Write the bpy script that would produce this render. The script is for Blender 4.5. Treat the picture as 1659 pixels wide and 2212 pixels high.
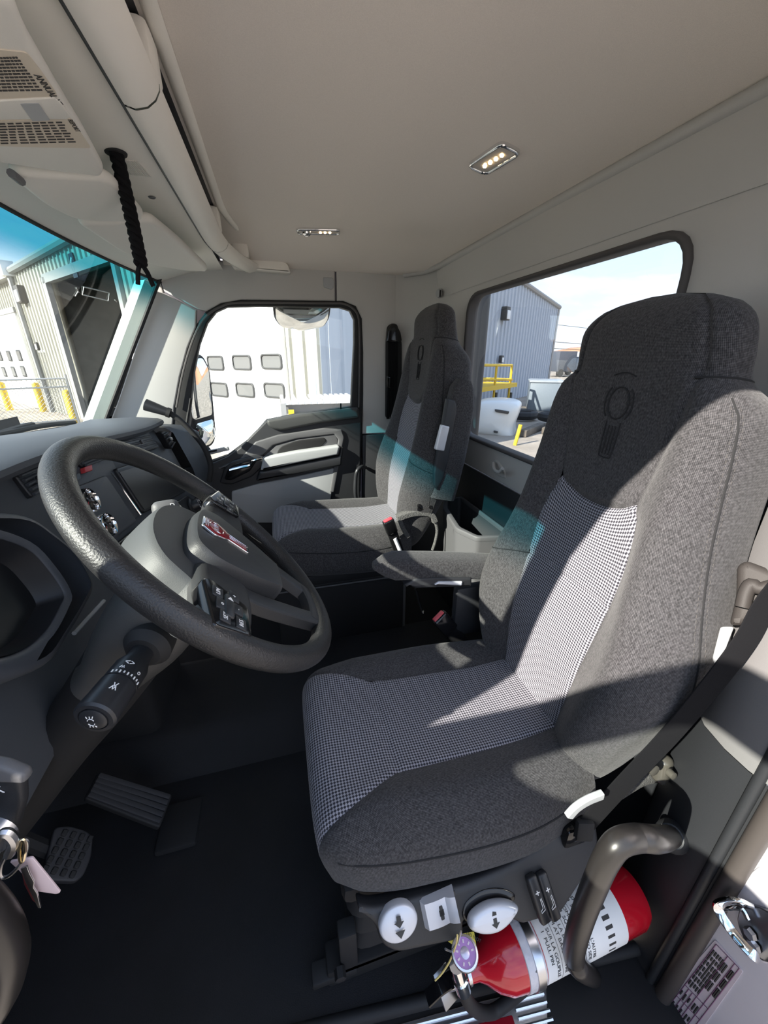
import bpy, bmesh, math, random
from mathutils import Vector, Matrix
from math import sin, cos, pi, radians, exp
random.seed(7)
for o in list(bpy.data.objects):
    bpy.data.objects.remove(o, do_unlink=True)
scene = bpy.context.scene
COL = scene.collection

# ------------------------------------------------------------------ camera
FPX, CX, CY = 831.0, 829.5, 1106.0
PITCH, AZ = radians(22.0), radians(15.0)
CAM = Vector((0.0, 0.0, 1.18))
FW = Vector((sin(AZ) * cos(PITCH), cos(AZ) * cos(PITCH), -sin(PITCH)))
RT = Vector((cos(AZ), -sin(AZ), 0.0))
UP = RT.cross(FW)
cd = bpy.data.cameras.new('camera')
cd.sensor_fit = 'HORIZONTAL'
cd.sensor_width = 36.0
cd.lens = FPX / 1659.0 * 36.0
cd.clip_start = 0.01
cd.clip_end = 2000
cam = bpy.data.objects.new('camera', cd)
COL.objects.link(cam)
M = Matrix.Identity(4)
for i in range(3):
    M[i][0], M[i][1], M[i][2], M[i][3] = RT[i], UP[i], -FW[i], CAM[i]
cam.matrix_world = M
scene.camera = cam

# ------------------------------------------------------------------ sky, sun, exposure
vs = scene.view_settings
vs.view_transform = 'Standard'
vs.look = 'None'
vs.exposure = 0.25
vs.gamma = 1.0
vs.use_curve_mapping = False

SUN_DIR = Vector((1.0, 0.42, -0.635)).normalized()      # the way the light travels
world = bpy.data.worlds.new('sky')
scene.world = world
world.use_nodes = True
wn, wl = world.node_tree.nodes, world.node_tree.links
wn.clear()
wo = wn.new('ShaderNodeOutputWorld')
wb = wn.new('ShaderNodeBackground')
wb.inputs['Strength'].default_value = 1.75
tc = wn.new('ShaderNodeTexCoord')
sep = wn.new('ShaderNodeSeparateXYZ')
wl.new(tc.outputs['Generated'], sep.inputs[0])
grad = wn.new('ShaderNodeValToRGB')
grad.color_ramp.elements[0].position = 0.0
grad.color_ramp.elements[0].color = (0.78, 0.84, 0.95, 1)
grad.color_ramp.elements[1].position = 0.75
grad.color_ramp.elements[1].color = (0.25, 0.45, 0.85, 1)
e = grad.color_ramp.elements.new(0.25)
e.color = (0.52, 0.68, 0.94, 1)
wl.new(sep.outputs['Z'], grad.inputs[0])
wmap = wn.new('ShaderNodeMapping')
wmap.inputs['Scale'].default_value = (1.2, 1.2, 4.0)
wl.new(tc.outputs['Generated'], wmap.inputs[0])
cn = wn.new('ShaderNodeTexNoise')
cn.inputs['Scale'].default_value = 2.2
cn.inputs['Detail'].default_value = 7
cn.inputs['Roughness'].default_value = 0.6
cn.inputs['Distortion'].default_value = 0.6
wl.new(wmap.outputs[0], cn.inputs['Vector'])
cr = wn.new('ShaderNodeValToRGB')
cr.color_ramp.elements[0].position = 0.42
cr.color_ramp.elements[0].color = (0, 0, 0, 1)
cr.color_ramp.elements[1].position = 0.70
cr.color_ramp.elements[1].color = (1, 1, 1, 1)
wl.new(cn.outputs['Fac'], cr.inputs[0])
wmix = wn.new('ShaderNodeMix')
wmix.data_type = 'RGBA'
wl.new(cr.outputs['Color'], wmix.inputs['Factor'])
wl.new(grad.outputs['Color'], wmix.inputs['A'])
wmix.inputs['B'].default_value = (0.95, 0.96, 1.0, 1)
wl.new(wmix.outputs['Result'], wb.inputs['Color'])
wl.new(wb.outputs[0], wo.inputs['Surface'])

sd = bpy.data.lights.new('sun', 'SUN')
sd.energy = 14.0
sd.angle = radians(0.55)
sd.color = (1.0, 0.93, 0.84)
so = bpy.data.objects.new('sun', sd)
COL.objects.link(so)
so.rotation_euler = SUN_DIR.to_track_quat('-Z', 'Y').to_euler()
so.location = -SUN_DIR * 40

# ------------------------------------------------------------------ pixel to point, on a plane at its own depth
def ray(x, y):
    return FW + RT * ((x - CX) / FPX) - UP * ((y - CY) / FPX)

def at(x, y, X=None, Y=None, Z=None):
    d = ray(x, y)
    if X is not None: t = (X - CAM.x) / d.x
    elif Y is not None: t = (Y - CAM.y) / d.y
    else: t = (Z - CAM.z) / d.z
    return CAM + d * t

def onp(x, y, O, n):
    d = ray(x, y)
    return CAM + d * ((Vector(O) - CAM).dot(n) / d.dot(n))

# ------------------------------------------------------------------ materials
MATS = {}
def mat(name, col, rough=0.5, metal=0.0, bump=None, var=None, spec=0.5, emit=None, sheen=0.0, coat=0.0):
    """bump = (scale, strength[, distance]); var = (scale, amount)"""
    if name in MATS: return MATS[name]
    m = bpy.data.materials.new(name)
    m.use_nodes = True
    nt = m.node_tree
    b = nt.nodes['Principled BSDF']
    c = (*col, 1)
    b.inputs['Base Color'].default_value = c
    b.inputs['Roughness'].default_value = rough
    b.inputs['Metallic'].default_value = metal
    b.inputs['Specular IOR Level'].default_value = spec
    if sheen:
        b.inputs['Sheen Weight'].default_value = sheen
    if coat:
        b.inputs['Coat Weight'].default_value = coat
        b.inputs['Coat Roughness'].default_value = 0.05
    if emit:
        b.inputs['Emission Color'].default_value = (*emit[0], 1)
        b.inputs['Emission Strength'].default_value = emit[1]
    t = nt.nodes.new('ShaderNodeTexCoord')
    if bump:
        n = nt.nodes.new('ShaderNodeTexNoise')
        n.inputs['Scale'].default_value = bump[0]
        n.inputs['Detail'].default_value = 3
        nt.links.new(t.outputs['Object'], n.inputs['Vector'])
        bp = nt.nodes.new('ShaderNodeBump')
        bp.inputs['Strength'].default_value = bump[1]
        bp.inputs['Distance'].default_value = bump[2] if len(bump) > 2 else 0.002
        nt.links.new(n.outputs['Fac'], bp.inputs['Height'])
        nt.links.new(bp.outputs['Normal'], b.inputs['Normal'])
    if var:
        n2 = nt.nodes.new('ShaderNodeTexNoise')
        n2.inputs['Scale'].default_value = var[0]
        n2.inputs['Detail'].default_value = 4
        nt.links.new(t.outputs['Object'], n2.inputs['Vector'])
        r = nt.nodes.new('ShaderNodeMapRange')
        r.inputs['From Min'].default_value = 0.3
        r.inputs['From Max'].default_value = 0.7
        r.inputs['To Min'].default_value = 1 - var[1]
        r.inputs['To Max'].default_value = 1 + var[1]
        nt.links.new(n2.outputs['Fac'], r.inputs['Value'])
        mx = nt.nodes.new('ShaderNodeVectorMath')
        mx.operation = 'SCALE'
        mx.inputs[0].default_value = col
        nt.links.new(r.outputs[0], mx.inputs['Scale'])
        nt.links.new(mx.outputs[0], b.inputs['Base Color'])
    MATS[name] = m
    return m

def weave_mat(name, c0, c1, period, rough=0.9, soft=0.35, mottled=0.25):
    """two-tone woven cloth; the UV map is in metres"""
    if name in MATS: return MATS[name]
    m = bpy.data.materials.new(name)
    m.use_nodes = True
    nt = m.node_tree
    L = nt.links.new
    b = nt.nodes['Principled BSDF']
    b.inputs['Roughness'].default_value = rough
    b.inputs['Specular IOR Level'].default_value = 0.15
    b.inputs['Sheen Weight'].default_value = 0.12
    uv = nt.nodes.new('ShaderNodeUVMap')
    s = nt.nodes.new('ShaderNodeSeparateXYZ')
    L(uv.outputs[0], s.inputs[0])
    def wave(out):
        a = nt.nodes.new('ShaderNodeMath'); a.operation = 'MULTIPLY'; a.inputs[1].default_value = 2 * pi / period
        L(out, a.inputs[0])
        c = nt.nodes.new('ShaderNodeMath'); c.operation = 'SINE'
        L(a.outputs[0], c.inputs[0])
        return c.outputs[0]
    ad = nt.nodes.new('ShaderNodeMath'); ad.operation = 'ADD'
    L(wave(s.outputs['X']), ad.inputs[0]); L(wave(s.outputs['Y']), ad.inputs[1])
    r = nt.nodes.new('ShaderNodeMapRange')
    r.inputs['From Min'].default_value = -soft * 2
    r.inputs['From Max'].default_value = soft * 2
    L(ad.outputs[0], r.inputs['Value'])
    n = nt.nodes.new('ShaderNodeTexNoise')
    n.inputs['Scale'].default_value = 260
    n.inputs['Detail'].default_value = 2
    t = nt.nodes.new('ShaderNodeTexCoord')
    mp = nt.nodes.new('ShaderNodeMapping'); mp.inputs['Scale'].default_value = (1, 1.6, 0.8)
    L(t.outputs['Object'], mp.inputs[0]); L(mp.outputs[0], n.inputs['Vector'])
    mix = nt.nodes.new('ShaderNodeMix'); mix.data_type = 'RGBA'
    mix.inputs['A'].default_value = (*c0, 1); mix.inputs['B'].default_value = (*c1, 1)
    L(r.outputs[0], mix.inputs['Factor'])
    mr = nt.nodes.new('ShaderNodeMapRange')
    mr.inputs['From Min'].default_value = 0.3; mr.inputs['From Max'].default_value = 0.7
    mr.inputs['To Min'].default_value = 1 - mottled; mr.inputs['To Max'].default_value = 1 + mottled
    L(n.outputs['Fac'], mr.inputs['Value'])
    sc = nt.nodes.new('ShaderNodeVectorMath'); sc.operation = 'SCALE'
    L(mix.outputs['Result'], sc.inputs[0]); L(mr.outputs[0], sc.inputs['Scale'])
    L(sc.outputs[0], b.inputs['Base Color'])
    bp = nt.nodes.new('ShaderNodeBump'); bp.inputs['Strength'].default_value = 0.35; bp.inputs['Distance'].default_value = 0.0012
    a2 = nt.nodes.new('ShaderNodeMath'); a2.operation = 'ADD'
    L(n.outputs['Fac'], a2.inputs[0]); L(r.outputs[0], a2.inputs[1])
    L(a2.outputs[0], bp.inputs['Height']); L(bp.outputs['Normal'], b.inputs['Normal'])
    MATS[name] = m
    return m

def glass_mat(name, tint=(0.93, 0.97, 0.95), band=None, refl=1.0):
    """thin pane: see-through with a mirror coat; band = (z_low, z_high, colour) of a tinted strip in world height"""
    m = bpy.data.materials.new(name)
    m.use_nodes = True
    nt = m.node_tree
    L = nt.links.new
    nt.nodes.clear()
    out = nt.nodes.new('ShaderNodeOutputMaterial')
    tr = nt.nodes.new('ShaderNodeBsdfTransparent')
    tr.inputs['Color'].default_value = (*tint, 1)
    gl = nt.nodes.new('ShaderNodeBsdfGlossy')
    gl.inputs['Roughness'].default_value = 0.0
    lw = nt.nodes.new('ShaderNodeLayerWeight')           # Schlick on the angle to the surface, same from both sides
    pw = nt.nodes.new('ShaderNodeMath'); pw.operation = 'POWER'; pw.inputs[1].default_value = 5.0
    lw.inputs['Blend'].default_value = 0.5
    L(lw.outputs['Facing'], pw.inputs[0])
    mm = nt.nodes.new('ShaderNodeMath'); mm.operation = 'MULTIPLY_ADD'
    mm.inputs[1].default_value = 0.9 * refl; mm.inputs[2].default_value = 0.045 * refl
    L(pw.outputs[0], mm.inputs[0])
    mx = nt.nodes.new('ShaderNodeMixShader')
    L(mm.outputs[0], mx.inputs[0]); L(tr.outputs[0], mx.inputs[1]); L(gl.outputs[0], mx.inputs[2])
    L(mx.outputs[0], out.inputs['Surface'])
    if band:
        g = nt.nodes.new('ShaderNodeNewGeometry')
        s = nt.nodes.new('ShaderNodeSeparateXYZ'); L(g.outputs['Position'], s.inputs[0])
        r = nt.nodes.new('ShaderNodeMapRange'); r.interpolation_type = 'SMOOTHSTEP'
        r.inputs['From Min'].default_value = band[0]; r.inputs['From Max'].default_value = band[1]
        L(s.outputs['Z'], r.inputs['Value'])
        mc = nt.nodes.new('ShaderNodeMix'); mc.data_type = 'RGBA'
        mc.inputs['A'].default_value = (*tint, 1); mc.inputs['B'].default_value = (*band[2], 1)
        L(r.outputs[0], mc.inputs['Factor']); L(mc.outputs['Result'], tr.inputs['Color'])
    MATS[name] = m
    return m

mat('light_trim', (0.47, 0.462, 0.445), 0.6, bump=(900, 0.25, 0.0006))
mat('headliner', (0.80, 0.735, 0.67), 0.95, bump=(1500, 0.4, 0.0008), var=(900, 0.05), spec=0.1)
mat('console_trim', (0.80, 0.765, 0.70), 0.6, bump=(900, 0.25, 0.0006))
mat('visor_vinyl', (0.68, 0.66, 0.61), 0.65, bump=(1200, 0.3, 0.0006))
mat('charcoal', (0.020, 0.021, 0.024), 0.55, bump=(900, 0.3, 0.0006))
mat('charcoal_smooth', (0.022, 0.023, 0.026), 0.38, bump=(1200, 0.1, 0.0004))
mat('dash_plastic', (0.058, 0.065, 0.076), 0.6, bump=(1100, 0.3, 0.0006))
mat('mid_grey', (0.10, 0.10, 0.105), 0.55, bump=(900, 0.25, 0.0006))
mat('pillar_grey', (0.17, 0.165, 0.165), 0.6, bump=(900, 0.25, 0.0006), spec=0.3)
mat('pale_grey', (0.36, 0.37, 0.38), 0.5, bump=(900, 0.2, 0.0005))
mat('leather', (0.018, 0.018, 0.019), 0.42, bump=(420, 0.55, 0.0016))
mat('rubber', (0.012, 0.012, 0.013), 0.7)
mat('floor_rubber', (0.0055, 0.0055, 0.007), 0.75, bump=(500, 0.5, 0.0015), var=(6, 0.35))
mat('gloss_black', (0.008, 0.008, 0.009), 0.12)
mat('matte_black', (0.008, 0.008, 0.009), 0.8)
mat('screen', (0.012, 0.013, 0.015), 0.28)
mat('chrome', (0.85, 0.85, 0.86), 0.07, metal=1.0)
mat('steel', (0.62, 0.62, 0.64), 0.28, metal=1.0)
mat('aluminium', (0.72, 0.73, 0.75), 0.35, metal=1.0, bump=(300, 0.1))
mat('white_print', (0.85, 0.85, 0.85), 0.6)
mat('silver_button', (0.62, 0.63, 0.67), 0.35, metal=0.25)
mat('dark_print', (0.03, 0.03, 0.03), 0.6)
mat('red_plastic', (0.55, 0.03, 0.04), 0.4)
mat('orange', (0.8, 0.16, 0.02), 0.4)
mat('red_paint', (0.52, 0.008, 0.02), 0.16, coat=0.5)
mat('red_badge', (0.25, 0.006, 0.015), 0.2, coat=0.6)
mat('paper_white', (0.80, 0.80, 0.79), 0.6)
mat('paper_cream', (0.62, 0.55, 0.45), 0.7)
mat('paper_pink', (0.72, 0.62, 0.66), 0.45)
mat('print_purple', (0.20, 0.08, 0.16), 0.6)
mat('yellow_tag', (0.75, 0.62, 0.08), 0.6)
mat('white_body', (0.72, 0.68, 0.72), 0.25, coat=0.4, var=(8, 0.03))
mat('webbing', (0.006, 0.006, 0.007), 0.9, bump=(700, 0.5, 0.0008), spec=0.15)
mat('grey_fleece', (0.10, 0.098, 0.096), 1.0, bump=(300, 1.0, 0.004), var=(250, 0.35))
mat('seam_thread', (0.012, 0.012, 0.013), 0.9)
mat('stitch', (0.060, 0.056, 0.054), 0.9)
weave_mat('seat_dark', (0.025, 0.0252, 0.0275), (0.074, 0.0705, 0.0725), 0.0021, mottled=0.45)
weave_mat('seat_insert', (0.030, 0.030, 0.037), (0.27, 0.265, 0.295), 0.0054, soft=0.22, mottled=0.12)

# ------------------------------------------------------------------ objects
WLOC = {}
def new_obj(name, me, m, parent=None, smooth=True, origin=None):
    """vertices arrive in world coordinates"""
    if parent is not None:
        org = WLOC[parent.name]
    elif origin is not None:
        org = Vector(origin)
    else:
        vs_ = [v.co for v in me.vertices]
        lo = [min(v[i] for v in vs_) for i in range(3)]
        hi = [max(v[i] for v in vs_) for i in range(3)]
        org = Vector(((lo[0] + hi[0]) / 2, (lo[1] + hi[1]) / 2, lo[2]))
    me.transform(Matrix.Translation(-org))
    o = bpy.data.objects.new(name, me)
    COL.objects.link(o)
    me.name = name
    if m is not None:
        me.materials.clear()
        me.materials.append(MATS[m] if isinstance(m, str) else m)
    if parent is not None:
        o.parent = parent
    else:
        o.location = org
    WLOC[o.name] = org
    if smooth:
        for p in me.polygons: p.use_smooth = True
        try: me.set_sharp_from_angle(angle=radians(38))
        except Exception: pass
    return o

def tag(o, label=None, cat=None, group=None, kind=None):
    if label: o['label'] = label
    if cat: o['category'] = cat
    if group: o['group'] = group
    if kind: o['kind'] = kind
    return o

def thing(name, label, cat, loc=(0, 0, 0), group=None):
    o = bpy.data.objects.new(name, None)
    o.empty_display_size = 0.05
    COL.objects.link(o)
    o.location = loc
    WLOC[o.name] = Vector(loc)
    return tag(o, label, cat, group)

def mesh_of(bm):
    me = bpy.data.meshes.new('m')
    bmesh.ops.recalc_face_normals(bm, faces=bm.faces)
    bm.to_mesh(me)
    bm.free()
    return me

def pydata(verts, faces):
    me = bpy.data.meshes.new('m')
    me.from_pydata([tuple(v) for v in verts], [], faces)
    me.update()
    return me

def join(*mes):
    bm = bmesh.new()
    for me in mes:
        bm.from_mesh(me)
        bpy.data.meshes.remove(me)
    me = bpy.data.meshes.new('m')
    bm.to_mesh(me)
    bm.free()
    return me

def frame(O, eu, ev):
    """matrix with axes eu, ev and their normal at O"""
    eu = Vector(eu).normalized()
    n = eu.cross(Vector(ev)).normalized()
    ev = n.cross(eu)
    m = Matrix.Identity(4)
    for i in range(3):
        m[i][0], m[i][1], m[i][2], m[i][3] = eu[i], ev[i], n[i], O[i]
    return m

def axis_frame(O, n, hint=(0, 0, 1)):
    n = Vector(n).normalized()
    h = Vector(hint)
    if abs(n.dot(h)) > 0.98: h = Vector((1, 0, 0))
    eu = h.cross(n).normalized()
    ev = n.cross(eu)
    m = Matrix.Identity(4)
    for i in range(3):
        m[i][0], m[i][1], m[i][2], m[i][3] = eu[i], ev[i], n[i], O[i]
    return m

def box(c, s, bevel=0.0, rot=None, seg=2):
    bm = bmesh.new()
    bmesh.ops.create_cube(bm, size=1.0)
    bmesh.ops.scale(bm, vec=Vector(s), verts=bm.verts)
    if bevel:
        bmesh.ops.bevel(bm, geom=bm.edges[:] + bm.verts[:], offset=bevel, segments=seg, affect='EDGES', profile=0.5)
    if rot is not None:
        bmesh.ops.transform(bm, matrix=rot.to_4x4(), verts=bm.verts)
    bmesh.ops.translate(bm, vec=Vector(c), verts=bm.verts)
    return mesh_of(bm)

def fbox(F, c, s, bevel=0.0, seg=2):
    """box in the frame F"""
    me = box(c, s, bevel, None, seg)
    me.transform(F)
    return me

def rounded(pts, r, n=5):
    """round the corners of a 2-D polygon"""
    out = []
    N = len(pts)
    rr = r if isinstance(r, (list, tuple)) else [r] * N
    for i in range(N):
        p = Vector(pts[i][:2]); a = Vector(pts[i - 1][:2]); b = Vector(pts[(i + 1) % N][:2])
        u = (a - p); v = (b - p)
        k = min(rr[i], u.length * 0.49, v.length * 0.49)
        if k < 1e-5:
            out.append(p); continue
        A = p + u.normalized() * k; B = p + v.normalized() * k
        for j in range(n + 1):
            t = j / n
            out.append(A * (1 - t) ** 2 + p * 2 * t * (1 - t) + B * t * t)
    return out

def plate(outline, F, thick, bevel=0.0, holes=(), seg=2):
    """filled outline (2-D, in frame F), extruded from 0 to -thick below the frame's plane"""
    cu = bpy.data.curves.new('c', 'CURVE')
    cu.dimensions = '2D'
    cu.fill_mode = 'BOTH'
    b = min(bevel, thick * 0.45)
    cu.extrude = max(thick / 2 - b, 1e-5)
    cu.bevel_depth = b
    cu.bevel_resolution = seg
    if b: cu.offset = -b
    for poly in (outline, *holes):
        s = cu.splines.new('POLY')
        s.points.add(len(poly) - 1)
        for i, p in enumerate(poly):
            s.points[i].co = (p[0], p[1], 0, 1)
        s.use_cyclic_u = True
    o = bpy.data.objects.new('tmp', cu)
    COL.objects.link(o)
    dg = bpy.context.evaluated_depsgraph_get()
    me = bpy.data.meshes.new_from_object(o.evaluated_get(dg))
    bpy.data.objects.remove(o)
    bpy.data.curves.remove(cu)
    bm = bmesh.new(); bm.from_mesh(me); bpy.data.meshes.remove(me)
    bmesh.ops.remove_doubles(bm, verts=bm.verts, dist=1e-6)
    me = mesh_of(bm)
    me.transform(F @ Matrix.Translation((0, 0, -thick / 2)))
    return me

def loc2(F, P):
    q = F.inverted() @ Vector(P)
    return Vector((q.x, q.y))

def pix_poly(F, px):
    """pixels to 2-D points on the plane of frame F"""
    O = F.to_translation(); n = F.to_3x3() @ Vector((0, 0, 1))
    return [loc2(F, onp(x, y, O, n)) for x, y in px]

def catmull(pts, n=8, closed=False):
    P = [Vector(p) for p in pts]
    out = []
    N = len(P)
    rng = range(N) if closed else range(N - 1)
    for i in rng:
        if closed:
            a, b, c, d = P[i - 1], P[i], P[(i + 1) % N], P[(i + 2) % N]
        else:
            b, c = P[i], P[i + 1]
            a = P[i - 1] if i else b * 2 - c
            d = P[i + 2] if i + 2 < N else c * 2 - b
        for j in range(n):
            t = j / n
            out.append(0.5 * ((2 * b) + (c - a) * t + (2 * a - 5 * b + 4 * c - d) * t * t + (3 * b - a - 3 * c + d) * t ** 3))
    if not closed: out.append(P[-1])
    return out

def tube(pts, r, seg=10, closed=False, flat=None, caps=True, hint=(0, 0, 1)):
    """sweep a round (or flat = (w, h)) section along points; r may be a list"""
    P = [Vector(p) for p in pts]
    N = len(P)
    verts, faces = [], []
    nrm = None
    for i in range(N):
        if closed: T = (P[(i + 1) % N] - P[i - 1])
        else: T = P[min(i + 1, N - 1)] - P[max(i - 1, 0)]
        T.normalize()
        if nrm is None:
            h = Vector(hint)
            if abs(h.dot(T)) > 0.95: h = Vector((1, 0, 0))
            nrm = (h - T * h.dot(T)).normalized()
        else:
            nrm = (nrm - T * nrm.dot(T)).normalized()
        B = T.cross(nrm)
        rad = r[i] if isinstance(r, (list, tuple)) else r
        for k in range(seg):
            a = 2 * pi * k / seg
            if flat:
                ca, sa = cos(a), sin(a)
                x = flat[0] / 2 * math.copysign(abs(ca) ** 0.35, ca)
                y = flat[1] / 2 * math.copysign(abs(sa) ** 0.35, sa)
                verts.append(P[i] + B * x + nrm * y)
            else:
                verts.append(P[i] + (nrm * cos(a) + B * sin(a)) * rad)
    M_ = N if closed else N - 1
    for i in range(M_):
        j = (i + 1) % N
        for k in range(seg):
            l = (k + 1) % seg
            faces.append((i * seg + k, i * seg + l, j * seg + l, j * seg + k))
    if not closed and caps:
        faces.append(tuple(range(seg))[::-1])
        faces.append(tuple(range((N - 1) * seg, N * seg)))
    bm = bmesh.new()
    me = pydata(verts, faces)
    bm.from_mesh(me); bpy.data.meshes.remove(me)
    return mesh_of(bm)

def lathe(prof, F, seg=32, sy=1.0):
    """profile of (radius, height) about the frame's normal"""
    verts, faces = [], []
    N = len(prof)
    for (r, h) in prof:
        for k in range(seg):
            a = 2 * pi * k / seg
            verts.append(F @ Vector((r * cos(a), r * sin(a) * sy, h)))
    for i in range(N - 1):
        for k in range(seg):
            l = (k + 1) % seg
            faces.append((i * seg + k, i * seg + l, (i + 1) * seg + l, (i + 1) * seg + k))
    faces.append(tuple(range(seg))); faces.append(tuple(range((N - 1) * seg, N * seg)))
    bm = bmesh.new()
    me = pydata(verts, faces)
    bm.from_mesh(me); bpy.data.meshes.remove(me)
    bmesh.ops.remove_doubles(bm, verts=bm.verts, dist=1e-6)
    return mesh_of(bm)

def grid(fn, nu, nv, uvfn=None):
    verts = [fn(i / nu, j / nv) for j in range(nv + 1) for i in range(nu + 1)]
    faces = [(j * (nu + 1) + i, j * (nu + 1) + i + 1, (j + 1) * (nu + 1) + i + 1, (j + 1) * (nu + 1) + i) for j in range(nv) for i in range(nu)]
    return pydata(verts, faces)

def rows(R, uv=True, closed=False):
    """surface through rows of points, UV in metres along the rows and columns"""
    nv, nu = len(R), len(R[0])
    verts = [p for r in R for p in r]
    faces = []
    for j in range(nv - 1):
        for i in range(nu - 1):
            faces.append((j * nu + i, j * nu + i + 1, (j + 1) * nu + i + 1, (j + 1) * nu + i))
    me = pydata(verts, faces)
    if uv:
        cu = [[0.0] for _ in R]
        mid = nu // 2
        cv = [0.0]
        for j in range(1, nv): cv.append(cv[-1] + (Vector(R[j][mid]) - Vector(R[j - 1][mid])).length)
        for j in range(nv):
            acc = [0.0]
            for i in range(1, nu): acc.append(acc[-1] + (Vector(R[j][i]) - Vector(R[j][i - 1])).length)
            c0 = acc[mid]
            cu[j] = [a - c0 for a in acc]
        ul = me.uv_layers.new(name='UVMap')
        for p in me.polygons:
            for li in p.loop_indices:
                vi = me.loops[li].vertex_index
                ul.data[li].uv = (cu[vi // nu][vi % nu], cv[vi // nu])
    return me

def text(s, size, F, ext=0.0003, align='CENTER', sx=1.0):
    cu = bpy.data.curves.new('t', 'FONT')
    cu.body = s
    cu.size = size
    cu.extrude = ext
    cu.align_x = align
    cu.align_y = 'CENTER'
    cu.resolution_u = 3
    o = bpy.data.objects.new('tmp', cu)
    COL.objects.link(o)
    dg = bpy.context.evaluated_depsgraph_get()
    me = bpy.data.meshes.new_from_object(o.evaluated_get(dg))
    bpy.data.objects.remove(o)
    bpy.data.curves.remove(cu)
    me.transform(F @ Matrix.Diagonal((sx, 1, 1, 1)))
    return me

def interp(tab, x):
    if x <= tab[0][0]: return tab[0][1]
    for (a, va), (b, vb) in zip(tab, tab[1:]):
        if x <= b:
            t = (x - a) / (b - a)
            t = t * t * (3 - 2 * t) if len(tab) > 2 else t
            return va + (vb - va) * t
    return tab[-1][1]

def spl(tab, x):
    """Catmull-Rom through a table"""
    n = len(tab)
    if x <= tab[0][0]: return tab[0][1]
    if x >= tab[-1][0]: return tab[-1][1]
    for i in range(n - 1):
        x0, y0 = tab[i]; x1, y1 = tab[i + 1]
        if x <= x1:
            h = x1 - x0; t = (x - x0) / h
            m0 = (y1 - tab[i - 1][1]) / (x1 - tab[i - 1][0]) if i else (y1 - y0) / h
            m1 = (tab[i + 2][1] - y0) / (tab[i + 2][0] - x0) if i + 2 < n else (y1 - y0) / h
            return (2*t**3-3*t*t+1)*y0 + (t**3-2*t*t+t)*h*m0 + (-2*t**3+3*t*t)*y1 + (t**3-t*t)*h*m1
EY = Vector((0, 1, 0)); EX = Vector((1, 0, 0)); EZ = Vector((0, 0, 1))
FPW = frame((0, 1.97, 0), EX, EZ)          # passenger wall plane (normal towards the driver: EX x EZ = -Y)
# ================================================================== the cab shell
def st(o, label=None):
    o['kind'] = 'structure'
    if label: o['label'] = label
    return o

# floor: rubber mat with the raised tunnel between the seats
bm = bmesh.new()
prof = [(0.315, 0.0), (0.90, 0.0), (0.96, 0.10), (1.00, 0.12), (1.26, 0.12), (1.30, 0.10), (1.36, 0.0), (1.97, 0.0)]
V = [[bm.verts.new((x, y, z)) for (y, z) in prof] for x in (-1.0, -0.5, 0.0, 0.4, 0.76)]
for a, b in zip(V, V[1:]):
    for k in range(len(prof) - 1):
        bm.faces.new((a[k], a[k + 1], b[k + 1], b[k]))
st(new_obj('floor', mesh_of(bm), 'floor_rubber'), 'black rubber floor mat with a raised tunnel')
# firewall and toe board, kick panel at the driver's feet
me = pydata([(-1.0, 0.2, 0), (-1.0, 1.97, 0), (-1.05, 1.97, 0.95), (-1.05, 0.2, 0.95), (-0.85, 0.2, -0.005), (-0.85, 1.97, -0.005), (-1.0, 1.97, 0.25), (-1.0, 0.2, 0.25)],
            [(0, 1, 2, 3), (4, 5, 6, 7)])
st(new_obj('wall_front', me, 'floor_rubber'), 'black firewall lining in the footwell')
me = plate([(-1.05, -0.05), (-0.62, -0.05), (-0.62, 0.5), (-0.68, 0.92), (-1.05, 0.92)], frame((0, 0.20, 0), EX, EZ), 0.03, 0.004)
st(new_obj('wall_kick_panel', me, 'charcoal'), 'charcoal kick panel beside the pedals')

# headliner
def ceil_z(x, y):
    ex = max(0.0, (x - 0.40) / 0.34)
    er = max(0.0, (y - 1.62) / 0.35)
    el = max(0.0, (0.50 - y) / 0.30)
    z = 1.605 - 0.062 * ex ** 1.7 - 0.075 * er ** 2.2 - 0.06 * el ** 2
    z += 0.018 * exp(-((x - 0.60) / 0.10) ** 2 - ((y - 1.62) / 0.16) ** 2)
    return max(z, 1.53)
me = grid(lambda u, v: (-0.16 + 0.905 * u, 0.16 + 1.815 * v, ceil_z(-0.16 + 0.905 * u, 0.16 + 1.815 * v)), 70, 110)
st(new_obj('ceiling', me, 'headliner'), 'grey-beige cloth headliner')
# outer roof skin
me = grid(lambda u, v: (-0.50 + 1.30 * u, 0.12 + 1.92 * v, 1.64 - 0.10 * (2 * u - 1) ** 4 - 0.07 * (2 * v - 1) ** 4), 16, 16)
st(new_obj('trim_roof_skin', me, 'white_body'), 'white painted roof skin')

# rear wall ---------------------------------------------------------
FRW = frame((0.74, 0, 0), EZ, EY)          # (z, y), normal towards the windscreen
def rrect(a0, a1, b0, b1, r, n=6):
    return rounded([(a0, b0), (a1, b0), (a1, b1), (a0, b1)], r, n)
RW = (0.885, 1.385, 0.645, 1.500)
hole = rrect(RW[0] - 0.010, RW[1] + 0.010, RW[2] - 0.010, RW[3] + 0.010, 0.08)
up = plate([(0.763, 0.50), (1.535, 0.50), (1.535, 1.72), (0.763, 1.72)], FRW, 0.02, 0.003, [hole])
wr = st(new_obj('wall_rear', up, 'light_trim'), 'pale grey rear wall trim of the cab')
lo = plate([(0.0, 0.30), (0.757, 0.30), (0.757, 1.80), (0.0, 1.80)], FRW, 0.02, 0.003)
new_obj('lower_panel', lo, 'charcoal', wr)
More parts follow.
